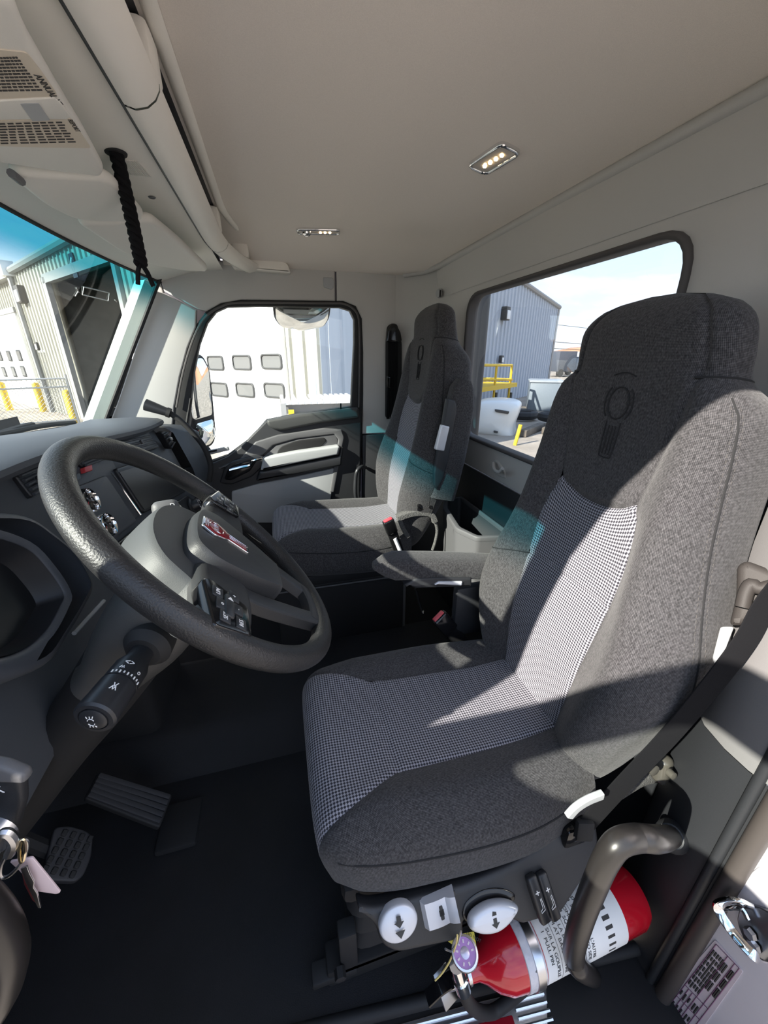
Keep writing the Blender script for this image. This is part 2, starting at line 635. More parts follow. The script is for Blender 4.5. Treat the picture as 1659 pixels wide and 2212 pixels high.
# seam rail where headliner meets the wall
me = tube([(0.722, 0.40, 1.536), (0.726, 1.1, 1.540), (0.722, 1.75, 1.536), (0.69, 1.88, 1.532), (0.62, 1.955, 1.53)], 0.013, 10)
new_obj('headliner_seam_rail', me, 'light_trim', wr)
# coved band above the window
me = rows([[(0.738 - d, y, z) for y in [0.40 + 0.05 * i for i in range(29)]] for d, z in ((0.0, 1.42), (0.006, 1.45), (0.016, 1.49), (0.020, 1.515), (0.018, 1.54))], uv=False)
new_obj('upper_cove', me, 'light_trim', wr)
def corner_panel(y0, x1, y1, z0, z1, m, name):
    s = 1 if y1 > y0 else -1
    def f(u, v):
        a = u * pi / 2
        return (x1 + (0.74 - x1) * cos(a) ** 0.9 if cos(a) > 0 else x1, y0 + (y1 - y0) * sin(a), z0 + (z1 - z0) * v)
    return new_obj(name, grid(f, 18, 6), m, wr)
corner_panel(1.70, 0.585, 1.97, 0.80, 1.535, 'light_trim', 'corner_panel')
corner_panel(1.70, 0.590, 1.97, 0.0, 0.797, 'charcoal', 'lower_corner_panel')
corner_panel(0.53, 0.63, 0.23, 0.60, 1.0, 'pillar_grey', 'corner_panel')
corner_panel(0.53, 0.632, 0.23, 1.003, 1.56, 'light_trim', 'corner_panel')
corner_panel(0.53, 0.635, 0.23, 0.0, 0.597, 'charcoal', 'lower_corner_panel')

# rear window
ring_o = rrect(RW[0] - 0.014, RW[1] + 0.014, RW[2] - 0.014, RW[3] + 0.014, 0.082)
ring_i = rrect(RW[0], RW[1], RW[2], RW[3], 0.07)
w3 = thing('window_1', None, None, (0.74, 1.07, 0.88)); st(w3, 'rear cab window with dark rubber surround')
mat('seal_grey', (0.075, 0.07, 0.07), 0.7)
new_obj('rubber_seal', plate(ring_o, frame((0.728, 0, 0), EZ, EY), 0.045, 0.008, [ring_i]), 'seal_grey', w3)
ring_i2 = rrect(RW[0] + 0.005, RW[1] - 0.005, RW[2] + 0.005, RW[3] - 0.005, 0.066)
new_obj('pane', plate(rrect(RW[0] - 0.006, RW[1] + 0.006, RW[2] - 0.006, RW[3] + 0.006, 0.075), frame((0.760, 0, 0), EZ, EY), 0.0008), glass_mat('rear_glass', (0.88, 0.90, 0.90), refl=1.6), w3, smooth=False)

# passenger side trim ------------------------------------------------
PW = lambda x, y: loc2(FPW, at(x, y, Y=1.97))
door_edge = [(372, 930), (376, 880), (388, 815), (405, 752), (425, 703), (446, 674), (476, 656), (520, 648), (700, 649), (742, 651), (768, 662), (781, 688), (784, 760), (784, 850), (781, 936)]
a_out = [(232, 925), (255, 865), (280, 790), (305, 715), (328, 650), (345, 605), (356, 580)]
roofline = 1.545
# A-pillar trim
poly = [PW(*p) for p in a_out[:6]] + [PW(353, 632), PW(424, 670)] + [PW(*p) for p in ((423, 707), (405, 752), (388, 815), (376, 880), (372, 930))] + [PW(300, 990)]
def domed_trim(poly, name, m, thick, label):
    o = new_obj(name, plate(poly, FPW, thick, 0.006), m)
    return st(o, label)
domed_trim(poly, 'trim_1', 'light_trim', 0.03, 'pale grey windscreen pillar trim')
poly = [PW(354, 629), PW(345, 603), Vector((-0.40, 1.50)), Vector((-0.36, roofline)), Vector((0.303, roofline)), PW(724, 650), PW(520, 647), PW(476, 655), PW(446, 672), PW(426, 668)]
rail = domed_trim(poly, 'trim_2', 'light_trim', 0.03, 'pale grey roof rail trim over the passenger door')
# capped grab-handle socket in the rail
F = frame((0, 1.966, 0), EX, EZ)
new_obj('handle_socket', plate(rounded(pix_poly(F, [(698, 598), (719, 600), (722, 608), (722, 620), (716, 626), (699, 620)]), 0.006), F, 0.012, 0.003), 'pale_grey', rail)
poly = [Vector((0.309, roofline)), Vector((0.62, roofline)), Vector((0.62, 0.803)), PW(783, 937), PW(785, 850), PW(785, 760), PW(782, 688), PW(769, 661), PW(742, 650), PW(728, 650)]
bp_ = domed_trim(poly, 'trim_3', 'light_trim', 0.03, 'pale grey pillar trim behind the passenger door')
poly = [PW(783, 940), Vector((0.62, 0.797)), Vector((0.62, 0.0)), Vector((0.40, 0.0))]
new_obj('lower_pillar_cover', plate(poly, FPW, 0.03, 0.004), 'charcoal', bp_)

# outer body skin behind the trims and round the door glass
FSK = frame((0, 2.034, 0), EX, EZ)
sk_out = [loc2(FSK, at(x, y, Y=2.034)) for x, y in ((236, 925), (262, 850), (290, 770), (318, 695), (346, 625), (366, 590))]
sk_out = [Vector((-0.95, -0.30)), Vector((-0.95, 0.80))] + sk_out + [Vector((-0.30, 1.56)), Vector((0.76, 1.56)), Vector((0.76, -0.30))]
sk_hole = pix_poly(FSK, [(404, 985), (408, 905), (418, 805), (430, 745), (447, 698), (466, 674), (490, 660), (560, 657), (735, 659), (760, 666), (770, 688), (770, 740), (762, 882), (640, 899), (575, 914), (540, 954), (490, 991), (430, 1012)])
st(new_obj('wall_passenger', plate(sk_out, FSK, 0.012, 0.0, [sk_hole]), 'white_body', smooth=False), 'outer body skin around the passenger door')
# windscreen ---------------------------------------------------------
def ws(y, z):
    t = (y - 1.08) / 0.90
    return Vector((-0.40 - 0.585 * (1.475 - z) - 0.085 * (1 - t * t), y, z))
w1 = thing('window_2', None, None, (-0.7, 1.08, 0.9)); st(w1, 'raked windscreen with a teal shade band along its top')
me = grid(lambda u, v: ws(0.20 + 1.745 * u, 0.80 + 0.70 * v), 40, 16)
new_obj('pane', me, glass_mat('windscreen_glass', (0.80, 0.86, 0.83), band=(1.325, 1.43, (0.030, 0.25, 0.31)), refl=0.9), w1)
edge = [ws(1.945, 0.85 + 0.62 * i / 14) + Vector((0.004, 0, 0)) for i in range(15)]
edge += [ws(1.945 - 0.02 * k, 1.474 + 0.006 * k) for k in (1, 2, 3)]
new_obj('black_seal', tube(edge, 0.008, 8), 'rubber', w1)
# pillar body outside the seal, seen through the glass edge
mat('pale_green_paint', (0.42, 0.47, 0.43), 0.35, coat=0.3)
R_ = []
for k in range(12):
    z = 0.86 + 0.60 * k / 11
    p = ws(1.945, z)
    R_.append([p + Vector((-0.004, 0.0, 0)), p + Vector((-0.045, -0.008, 0.0)), p + Vector((-0.085, 0.012, 0))])
new_obj('outer_pillar', rows(R_, uv=False), 'pale_green_paint', w1)
# the driver's side pillar, roof rail and the header
R_ = [ws(0.20, 0.80 + 0.72 * k / 6) for k in range(7)]
o = new_obj('trim_4', tube([p + Vector((0.01, 0.0, 0)) for p in R_], 0.045, 12), 'light_trim'); st(o, 'windscreen pillar on the driver side')
o = new_obj('trim_5', tube([(-0.46, 0.19, 1.53), (0.0, 0.17, 1.57), (0.45, 0.17, 1.57), (0.66, 0.20, 1.53)], 0.055, 12), 'light_trim'); st(o, 'roof rail over the driver door opening')
# header underside, from the glass to the console seam, curving with the glass
def hdr(u, y):
    a = ws(y, 1.462); b = Vector((-0.165, y, 1.515))
    p = a.lerp(b, u)
    p.z += 0.010 * sin(pi * u)
    return p
ys = [0.20 + 1.77 * i / 40 for i in range(41)]
hd = new_obj('trim_6', rows([[hdr(u / 10, y) for y in ys] for u in range(11)] , uv=False), 'console_trim')
st(hd, 'pale grey windscreen header panel behind the sun visors')
new_obj('black_edge', tube([ws(y, 1.460) for y in ys], 0.005, 6), 'rubber', hd)
# ================================================================== passenger door
dr = thing('door_1', None, None, (0.08, 1.97, 0.3)); st(dr, 'closed passenger door with charcoal trim and a framed window')
glass_px = [(404, 985), (408, 905), (418, 805), (430, 745), (447, 698), (466, 674), (490, 663), (560, 661), (735, 664), (757, 671), (766, 690), (766, 740), (759, 878), (640, 895), (575, 908), (540, 948), (490, 985), (430, 1006)]
FD = frame((0, 1.975, 0), EX, EZ)
outer_px = [(362, 1010), (370, 930), (374, 880), (386, 815), (403, 752), (423, 702), (444, 673), (475, 655), (520, 647), (700, 648), (743, 650), (770, 661), (783, 688), (786, 760), (786, 850), (783, 936), (779, 1062), (600, 1120), (400, 1120)]
gl2 = pix_poly(FD, glass_px)
me = plate(pix_poly(FD, outer_px), FD, 0.05, 0.006, [gl2])
new_obj('window_frame', me, 'rubber', dr)
# pale inner seal line
F = frame((0, 1.962, 0), EX, EZ)
line = [at(x, y, Y=1.962) for x, y in [(381, 880), (393, 815), (410, 753), (430, 705), (450, 679), (479, 662), (520, 654), (700, 655), (740, 656), (763, 667), (775, 691), (777, 760), (776, 850), (775, 880)]]
new_obj('inner_seal', tube(catmull(line, 4), 0.0045, 6), 'seal_grey', dr)
F2 = frame((0, 1.995, 0), EX, EZ)
new_obj('pane', plate(gl2, F2, 0.0008), glass_mat('door_glass', (0.88, 0.91, 0.90), refl=0.5), dr, smooth=False)
# trim panel
F = frame((0, 1.955, 0), EX, EZ)
dp = [(395, 1012), (430, 1008), (462, 1000), (492, 987), (520, 966), (545, 940), (575, 910), (640, 897), (776, 881), (781, 890), (778, 1062)]
poly = pix_poly(F, dp) + [Vector((0.40, 0.10)), Vector((-0.45, 0.10))]
panel = new_obj('trim_panel', plate(poly, F, 0.04, 0.008), 'charcoal', dr)
F = frame((0, 1.935, 0), EX, EZ)
new_obj('upper_pad', plate(rounded(pix_poly(F, [(576, 908), (640, 896), (776, 880), (777, 904), (690, 915), (610, 931), (590, 928), (578, 920)]), 0.012), F, 0.035, 0.014, seg=4), mat('pad_grey', (0.05, 0.052, 0.052), 0.6, bump=(500, 0.4, 0.001)), dr)
# sweeping moulding that frames the pull pocket
F = frame((0, 1.942, 0), EX, EZ)
new_obj('sweep_moulding', plate(rounded(pix_poly(F, [(470, 1012), (520, 990), (552, 955), (600, 940), (700, 925), (738, 928), (744, 945), (722, 1064), (712, 1064), (731, 950), (722, 938), (640, 948), (590, 962), (560, 990), (500, 1010)]), 0.006), F, 0.03, 0.006), 'mid_grey', dr)
F = frame((0, 1.948, 0), EX, EZ)
new_obj('insert_panel', plate(rounded(pix_poly(F, [(566, 990), (596, 962), (645, 948), (724, 938), (730, 950), (729, 964), (570, 992)]), 0.006), F, 0.02, 0.004), 'mid_grey', dr)
F = frame((0, 1.944, 0), EX, EZ)
pk = new_obj('pull_pocket', plate(rounded(pix_poly(F, [(596, 984), (604, 966), (640, 952), (700, 945), (706, 952), (690, 970), (640, 980)]), 0.03, 6), F, 0.012, 0.004), 'matte_black', dr)
F = frame((0, 1.905, 0), EX, EZ)
arm = new_obj('armrest', plate(rounded(pix_poly(F, [(568, 990), (640, 976), (731, 963), (735, 966), (730, 983), (640, 1001), (563, 1017)]), 0.006), F, 0.05, 0.010, seg=3), 'pale_grey', dr)
F = frame((0, 1.918, 0), EX, EZ)
new_obj('armrest_base', plate(rounded(pix_poly(F, [(560, 1019), (640, 1003), (733, 985), (736, 968), (742, 966), (738, 1006), (640, 1025), (553, 1040)]), 0.008), F, 0.05, 0.010), 'charcoal_smooth', dr)
F = frame((0, 1.945, 0), EX, EZ)
new_obj('lower_insert', plate(rounded(pix_poly(F, [(500, 1062), (560, 1045), (640, 1030), (728, 1010), (712, 1090), (620, 1130), (500, 1130)]), 0.01), F, 0.02, 0.006), 'pale_grey', dr)
# handle bowl and lever
F = frame((0, 1.935, 0), EX, EZ)
hb = new_obj('handle_bezel', plate(rounded(pix_poly(F, [(474, 1044), (484, 1012), (502, 996), (545, 984), (572, 984), (566, 1010), (545, 1030), (500, 1048)]), 0.012), F, 0.03, 0.008), 'charcoal_smooth', dr)
F = frame((0, 1.930, 0), EX, EZ)
new_obj('handle_bowl', plate(rounded(pix_poly(F, [(484, 1036), (492, 1014), (508, 1002), (545, 992), (556, 994), (540, 1018), (500, 1038)]), 0.012), F, 0.012, 0.003), 'gloss_black', hb)
lev = [at(x, y, Y=1.912) for x, y in [(496, 1016), (520, 1010), (540, 1005), (548, 995), (566, 990)]]
new_obj('door_lever', tube(catmull(lev, 5), 0.007, 8), 'chrome', dr)
new_obj('lock_pin', tube([at(736, 886, Y=1.955), at(736, 871, Y=1.955)], 0.004, 8), 'gloss_black', dr)
# mirror-mount cover at the front of the sill
F = frame((0, 1.94, 0), EX, EZ)
mc = new_obj('sill_cover', plate(rounded(pix_poly(F, [(408, 982), (492, 965), (496, 973), (412, 992)]), 0.004), F, 0.02, 0.004), 'pale_grey', dr)
new_obj('slot', plate(pix_poly(frame((0, 1.938, 0), EX, EZ), [(448, 975), (468, 971), (469, 975), (449, 979)]), frame((0, 1.938, 0), EX, EZ), 0.004), 'matte_black', mc)
# vent-window divider post
new_obj('divider_post', tube([at(397, 960, Y=1.98), at(405, 905, Y=1.98), at(412, 860, Y=1.98)], 0.008, 8), 'rubber', dr)
# ================================================================== seats
def make_seat(name, label, loc, s, rec):
    """s = +1: armrest and buckle on the +Y side (driver), -1: mirrored; rec = recline in degrees"""
    L0 = Vector(loc)
    root = thing(name, label, 'seat', (L0.x, L0.y, 0.0 if s > 0 else 0.0))
    def W(p):
        return Vector((L0.x + p[0], L0.y + s * p[1], L0.z + p[2]))
    # ---------------- cushion: z = 0 is the top of the insert, x = 0 the front lip
    EXPO = 3.6
    H = 0.185
    def c_half(x):
        return spl([(-0.02, 0.185), (0.04, 0.208), (0.15, 0.222), (0.35, 0.228), (0.50, 0.205)], x)
    def c_b(x):
        return spl([(-0.02, 0.168), (0.02, 0.160), (0.08, 0.138), (0.135, 0.112), (0.16, 0.108), (0.30, 0.104), (0.50, 0.098)], x)
    def c_pt(x, ph, drop, hwk):
        hw = c_half(x) * hwk
        y = hw * math.copysign(abs(sin(ph)) ** (2 / EXPO), sin(ph))
        cz = cos(ph)
        z = H / 2 * math.copysign(abs(cz) ** (2 / EXPO), cz) - H / 2
        top = max(0.0, cz) ** 0.25
        q = abs(y) / hw
        z += top * 0.024 * exp(-((q - 0.74) / 0.20) ** 2) * min(1, max(0, (x + 0.0) / 0.12))
        z -= top * 0.012 * sin(pi * min(1, max(0, x / 0.5))) * (1 - q * q)
        z -= drop * (0.5 + 0.5 * max(-1, cz))
        z += 0.020 * (1 - min(1, max(0, x / 0.4)))
        xs = 0.050 * max(0.0, -z / H) * max(0.0, 1 - max(0.0, x) / 0.14)
        return Vector((x + xs, y, z))
    def phi_of(x, y, hwk):
        return math.asin(min(1, (y / (c_half(x) * hwk))) ** (EXPO / 2))
    st_x = []
    for k in range(9):
        a = k / 8 * pi / 2
        st_x.append((-0.02 + 0.055 * (1 - cos(a)) ** 1.0, 0.055 * (1 - sin(a)), 0.93 + 0.07 * sin(a)))
    x = 0.036
    while x < 0.50:
        x += 0.008
        st_x.append((x, 0.0, 1.0))
    SX1 = 0.145                                   # cross seam
    def groove(d, w=0.005, a=0.0045):
        return a * exp(-(d / w) ** 2)
    def cos_sp(n, a, b):
        return [a + (b - a) * (0.5 - 0.5 * cos(pi * i / n)) for i in range(n + 1)]
    ins, bolL, bolR, und = [], [], [], []
    for (x, dr_, hk) in st_x:
        b = c_b(x)
        pb = phi_of(x, b, hk)
        row = []
        for y in cos_sp(34, -b, b):
            ph = math.copysign(phi_of(x, abs(y), hk), y)
            p = c_pt(x, ph, dr_, hk)
            p.z -= groove(b - abs(y)) + groove(x - SX1, 0.005, 0.004)
            row.append(W(p))
        ins.append(row)
        for sg, lst in ((-1, bolL), (1, bolR)):
            row = []
            for ph in cos_sp(26, pb, radians(158)):
                p = c_pt(x, sg * ph, dr_, hk)
                n_d = abs(ph - pb) * 0.10
                p.z -= groove(n_d)
                row.append(W(p))
            lst.append(row)
        und.append([W(c_pt(x, ph, dr_, hk)) for ph in cos_sp(8, radians(158), radians(202))])
    # front face closes the insert
    cu_ = rows(ins)
    insert = new_obj('cushion_insert', cu_, 'seat_insert', root)
    ring = [p for p in bolL[0][::-1]][:-1] + ins[0] + bolR[0][1:] + und[0][1:-1]
    cen = sum(ring, Vector()) / len(ring)
    fr_rows = [ring + [ring[0]], [p.lerp(cen, 0.35) + Vector((-0.004, 0, 0)) for p in ring + [ring[0]]], [p.lerp(cen, 0.97) + Vector((-0.006, 0, 0)) for p in ring + [ring[0]]]]
    new_obj('cushion_front', rows(fr_rows), 'seat_insert', root)
    for lst in (bolL, bolR):
        new_obj('cushion_bolster', rows(lst), 'seat_dark', root)
    new_obj('cushion_underside', rows(und + [[und[-1][0]] * 9]), 'seat_dark', root)
    # double seam along the outer face of each bolster
    for sg in (-1, 1):
        path = []
        for (x, dr_, hk) in st_x[6::3]:
            if x > 0.47: break
            path.append(W(c_pt(x, sg * radians(76 + 6 * sin(pi * x / 0.5)), dr_, hk)))
        new_obj('seam', tube(path, 0.0018, 6), 'seam_thread', root)
    # ---------------- backrest
    a0 = radians(rec)
    AX = Vector((sin(a0), 0, cos(a0))); AN = Vector((cos(a0), 0, -sin(a0)))     # up the back, towards the rear
    B0 = Vector((0.475, 0, -0.035))
    hwT = [(-0.085, 0.120), (-0.06, 0.150), (-0.02, 0.178), (0.03, 0.196), (0.08, 0.210), (0.15, 0.232), (0.22, 0.252), (0.30, 0.244), (0.38, 0.222), (0.46, 0.206), (0.56, 0.196), (0.62, 0.194), (0.665, 0.190), (0.692, 0.176), (0.708, 0.156), (0.72, 0.146), (0.75, 0.146), (0.79, 0.138), (0.815, 0.112), (0.825, 0.080)]
    thT = [(-0.085, 0.05), (-0.04, 0.085), (0.0, 0.10), (0.06, 0.12), (0.16, 0.15), (0.3, 0.18), (0.55, 0.165), (0.66, 0.145), (0.70, 0.110), (0.74, 0.095), (0.80, 0.075), (0.825, 0.040)]
    bT = [(-0.085, 0.090), (-0.04, 0.092), (0.03, 0.094), (0.06, 0.096), (0.15, 0.106), (0.30, 0.114), (0.40, 0.116), (0.46, 0.108), (0.50, 0.096), (0.515, 0.092), (0.56, 0.098), (0.62, 0.108), (0.69, 0.118), (0.75, 0.116), (0.80, 0.098), (0.825, 0.070)]
    bolT = [(-0.085, 0.004), (0.0, 0.022), (0.10, 0.048), (0.25, 0.052), (0.45, 0.040), (0.62, 0.028), (0.70, 0.010), (0.72, 0.0), (0.83, 0.0)]
    EB = 3.2
    HT = 0.825
    def lean(h):
        z = -0.016 * exp(-((h - 0.20) / 0.13) ** 2)
        if h > 0.56: z -= 0.028 * ((h - 0.56) / 0.26) ** 1.5
        if h > 0.77: z += 0.05 * ((h - 0.77) / 0.055) ** 2 * 0.6
        return z
    def b_pt(h, ph):
        hw, th = spl(hwT, h), spl(thT, h)
        y = hw * math.copysign(abs(sin(ph)) ** (2 / EB), sin(ph))
        cz = cos(ph)
        x_ = th / 2 - th / 2 * math.copysign(abs(cz) ** (2 / EB), cz)
        q = abs(y) / hw
        front = max(0.0, cz) ** 0.3
        x_ -= front * spl(bolT, h) * exp(-((q - 0.80) / 0.22) ** 2)
        x_ += front * 0.010 * (1 - min(1, q * 1.5) ** 2) * (1 if h < 0.5 else 0.3)
        x_ += lean(h)
        p = B0 + AX * h + AN * x_
        p.y = y
        return p
    def bphi(h, y):
        return math.asin(min(1, (y / spl(hwT, h)) ** (EB / 2)))
    hs = []
    h = -0.085
    while h < HT - 1e-6:
        hs.append(h); h += 0.0075
    hs.append(HT)
    H1, H2 = 0.325, 0.515                     # cross seam of the insert, top of the insert
    ins, head, bolL, bolR, shell = [], [], [], [], []
    def tongue(h, yq, w):
        """rows bow downwards in the middle near the insert's top edge"""
        return h - 0.030 * (1 - abs(yq) ** 2.4) * exp(-((h - H2) / 0.10) ** 2)
    for h in hs:
        b = spl(bT, h)
        pb = bphi(h, b)
        row = []
        for y in cos_sp(34, -b, b):
            hh = tongue(h, y / b, 0) + (0.018 * (1 - (y / b) ** 2) * -1 if abs(h - H1) < 0.0 else 0)
            bb = spl(bT, hh)
            ph = math.copysign(bphi(hh, min(abs(y), bb * 1.02)), y)
            p = b_pt(hh, ph)
            g = groove(b - abs(y), 0.005, 0.005) + groove(h - H2, 0.006, 0.005) + (groove(h - H1 + 0.0, 0.005, 0.004) if h < H2 else 0)
            p += AN * g
            row.append(W(p))
        if h <= H2 + 0.004: ins.append(row)
        if h >= H2 - 0.004: head.append(row)
        for sg, lst in ((-1, bolL), (1, bolR)):
            row = []
            for ph in cos_sp(28, pb, radians(140)):
                p = b_pt(h, sg * ph)
                p += AN * groove((ph - pb) * 0.09, 0.005, 0.005)
                row.append(W(p))
            lst.append(row)
        shell.append([W(b_pt(h, ph)) for ph in cos_sp(16, radians(140), radians(220))])
    new_obj('backrest_insert', rows(ins), 'seat_insert', root)
    top_c = sum((r[-1] for r in (bolL,)), []) if False else None
    hp = new_obj('head_panel', rows(head), 'seat_dark', root)
    for lst in (bolL, bolR):
        new_obj('backrest_bolster', rows(lst), 'seat_dark', root)
    new_obj('back_cover', rows(shell), 'seat_dark', root)
    # close the very top
    ring = bolL[-1][::-1][:-1] + head[-1] + bolR[-1][1:] + shell[-1][1:-1]
    cen = sum(ring, Vector()) / len(ring) + AX * 0.006
    new_obj('head_top', rows([ring + [ring[0]], [p.lerp(cen, 0.6) + AX * 0.004 for p in ring + [ring[0]]], [cen] * (len(ring) + 1)]), 'seat_dark', root)
    # long curved seams of the bolsters: head corner, shoulder and side
    for sg in (-1, 1):
        path = [W(b_pt(0.69 - 0.60 * k / 30, sg * radians(62 + 34 * (k / 30) ** 0.8)) ) for k in range(31)]
        sm = new_obj('seam', tube(path, 0.0016, 6), 'seam_thread', root)
        dash_ = []
        for k in range(70):
            hh = 0.68 - 0.60 * k / 70
            q = (0.69 - hh) / 0.60
            for dd in (-3.5, 3.5):
                ph = sg * radians(62 + 34 * q ** 0.8 + dd)
                dash_.append(tube([W(b_pt(hh, ph) - AN * 0.0004), W(b_pt(hh - 0.005, ph) - AN * 0.0004)], 0.0006, 4))
        new_obj('stitching', join(*dash_), 'stitch', sm)
        path = [W(b_pt(0.712 + 0.004 * sin(pi * k / 14), sg * radians(40 + 100 * k / 14)) ) for k in range(15)]
        new_obj('shoulder_seam', tube(path, 0.0018, 6), 'seam_thread', root)
        path = [W(b_pt(0.27 + 0.055 * (1 - k / 12) ** 2, sg * (bphi(0.3, 0.112) + (radians(100) - bphi(0.3, 0.112)) * k / 12))) for k in range(13)]
        if sg > 0: new_obj('bolster_seam', tube(path, 0.0016, 6), 'seam_thread', root)
    # embossed badge on the head panel: an oval in a broken shield over a striped stem
    def em(y, h, d=-0.0012):
        bb = spl(hwT, h)
        ph = math.copysign(bphi(h, min(abs(y), bb)), y)
        return W(b_pt(h, ph) + AN * d)
    hc = 0.665
    parts = []
    k_ = s       # keep the badge reading the same way round
    parts.append(tube([em(k_ * 0.021 * cos(a), hc + 0.026 * sin(a)) for a in [2 * pi * i / 28 for i in range(28)]], 0.0013, 6, closed=True))
    for sg in (-1, 1):
        parts.append(tube([em(sg * 0.029 * cos(a), hc + 0.034 * sin(a)) for a in [radians(-45 + 90 * i / 10) for i in range(11)]], 0.0011, 6))
        parts.append(tube([em(sg * 0.015, hc - 0.031), em(sg * 0.015, hc - 0.06), em(sg * 0.013, hc - 0.092)], 0.0011, 6))
    for yy in (-0.007, 0.0, 0.007):
        parts.append(tube([em(yy, hc - 0.038), em(yy, hc - 0.065), em(yy, hc - 0.088)], 0.0009, 6))
    parts.append(tube([em(-0.013 + 0.026 * i / 6, hc - 0.092 - 0.002 * sin(pi * i / 6)) for i in range(7)], 0.0011, 6))
    parts.append(tube([em(0.022 * (i / 5 - 1), hc + 0.044 + 0.005 * sin(pi * i / 10)) for i in range(11)], 0.0011, 6))
    new_obj('embossed_badge', join(*parts), 'seam_thread', root)
    return root, W, b_pt, AX, AN, B0

DS = (0.0, 0.552, 0.482)
drv, WD, dbp, DAX, DAN, DB0 = make_seat('driver_chair', 'driver seat of charcoal cloth with grey woven insert, armrest lowered', DS, 1, 8.0)
PS = (-0.055, 1.455, 0.572)
pas, WP, pbp, PAX, PAN, PB0 = make_seat('passenger_chair', 'passenger seat of charcoal cloth with its armrest folded upright', PS, -1, 10.0)

FT0 = frame((0, 0.318, 0.335), EX, (0, 0.57, 0.82))       # the control face leans back under the cushion
def ctl(y):
    return FT0 @ Matrix.Translation((0, 0, 0.318 - y))
# ---- driver seat: side shield with controls, pan, suspension base
F = ctl(0.318)
shield = [(772, 1955), (800, 1962), (840, 1955), (900, 1938), (1000, 1912), (1100, 1870), (1165, 1830), (1200, 1800), (1240, 1780), (1290, 1775), (1296, 1830), (1262, 1900), (1215, 1975), (1130, 2000), (1112, 1990), (1000, 1990), (1004, 2020), (985, 2036), (860, 2062), (825, 2045), (812, 2000), (775, 1972)]
sh = new_obj('side_shield', plate(rounded(pix_poly(F, shield), 0.012), F, 0.035, 0.008), 'charcoal', drv)
# pan and suspension
new_obj('seat_pan', box((0.235, 0.555, 0.315), (0.42, 0.38, 0.045), 0.015), 'matte_black', drv)
bl = []
for k in range(9):
    bl.append([(0.05 + (0.010 if k % 2 else -0.004), 0.06 + 0.026 * k)])
prof_w = [(0.19 + (0.012 if k % 2 else 0.0), 0.055 + 0.029 * k) for k in range(9)]
R_ = []
for (hw, z) in prof_w:
    pts = rounded([(-hw, -hw * 0.86), (hw, -hw * 0.86), (hw, hw * 0.86), (-hw, hw * 0.86)], 0.04, 4)
    R_.append([Vector((0.235 + p.x, 0.555 + p.y, z)) for p in pts] + [Vector((0.235 + pts[0].x, 0.555 + pts[0].y, z))])
new_obj('suspension_bellows', rows(R_, uv=False), 'rubber', drv)
bs = join(box((0.235, 0.40, 0.028), (0.50, 0.05, 0.055), 0.006), box((0.235, 0.71, 0.028), (0.50, 0.05, 0.055), 0.006), box((0.235, 0.555, 0.045), (0.40, 0.36, 0.02), 0.004))
new_obj('floor_rails', bs, 'matte_black', drv)
new_obj('rail_bracket', join(box((0.03, 0.39, 0.10), (0.035, 0.03, 0.14), 0.004), box((0.0, 0.39, 0.03), (0.09, 0.035, 0.02), 0.004), lathe([(0.0, 0.0), (0.011, 0.0), (0.011, 0.016), (0.0, 0.018)], axis_frame((0.01, 0.372, 0.075), (0, -1, 0)), 6)), 'rubber', drv)

def disc(F_, c, r, d, bev=0.004, sy=1.0, dome=0.0):
    pr = [(0.0, -0.004), (r, -0.004), (r, d - bev), (r - bev * 0.4, d - bev * 0.3), (r - bev, d), (r * 0.5, d + dome * 0.7), (0.0, d + dome)]
    return lathe(pr, F_ @ Matrix.Translation((c[0], c[1], 0)), 36, sy)
def arrow2(F_, c, s_, k=1):
    m1 = plate([(c[0] + x * s_, c[1] + y * s_) for x, y in [(-0.35, 0.9), (0.35, 0.9), (0.35, 0.1), (0.8, 0.1), (0, -0.7), (-0.8, 0.1), (-0.35, 0.1)]], F_, 0.0006)
    return m1
F = ctl(0.318)
c = pix_poly(F, [(858, 1985)])[0]
b1 = new_obj('height_button', disc(F, c, 0.032, 0.012, 0.004, 0.80, 0.002), 'silver_button', sh); b1['label'] = 'round silver push button with arrows'
FT = F @ Matrix.Translation((0, 0, 0.0168))
tri = plate([(c.x - 0.008, c.y - 0.006), (c.x + 0.008, c.y - 0.006), (c.x, c.y - 0.016)], FT, 0.0006)
new_obj('button_mark', join(arrow2(FT, (c.x, c.y + 0.005), 0.010), tri), 'dark_print', sh)
# slider
pl = pix_poly(F, [(912, 1942), (982, 1924), (986, 1972), (916, 1982)])
new_obj('slider_slot', plate(pl, ctl(0.3172), 0.004), 'gloss_black', sh)
c = pix_poly(F, [(948, 1958)])[0]
Fs = ctl(0.318) @ Matrix.Translation((c.x, c.y, 0)) @ Matrix.Rotation(radians(4), 4, 'Z')
R_ = []
for i in range(13):
    u = -0.030 + 0.060 * i / 12
    d = 0.010 + 0.004 * sin(pi * i / 12) + (0.014 * max(0, (i - 8) / 4) ** 0.7 if i > 8 else 0)
    if i in (0, 12): d = 0.0
    R_.append([Fs @ Vector((u, v, d if abs(v) < 0.019 else -0.002)) for v in (-0.021, -0.0185, -0.01, 0, 0.01, 0.0185, 0.021)])
sl = new_obj('adjust_slider', rows(R_, uv=False), 'silver_button', sh)
Fm = Fs @ Matrix.Translation((0, 0, 0.0145))
new_obj('slider_mark', join(plate(rounded([(-0.003, -0.010), (0.003, -0.010), (0.003, 0.010), (-0.003, 0.010)], 0.002), Fm, 0.0006),
        plate([(-0.004, -0.004), (0.004, -0.004), (0.004, 0.004), (-0.004, 0.004)], Fm, 0.0006)), 'dark_print', sh)
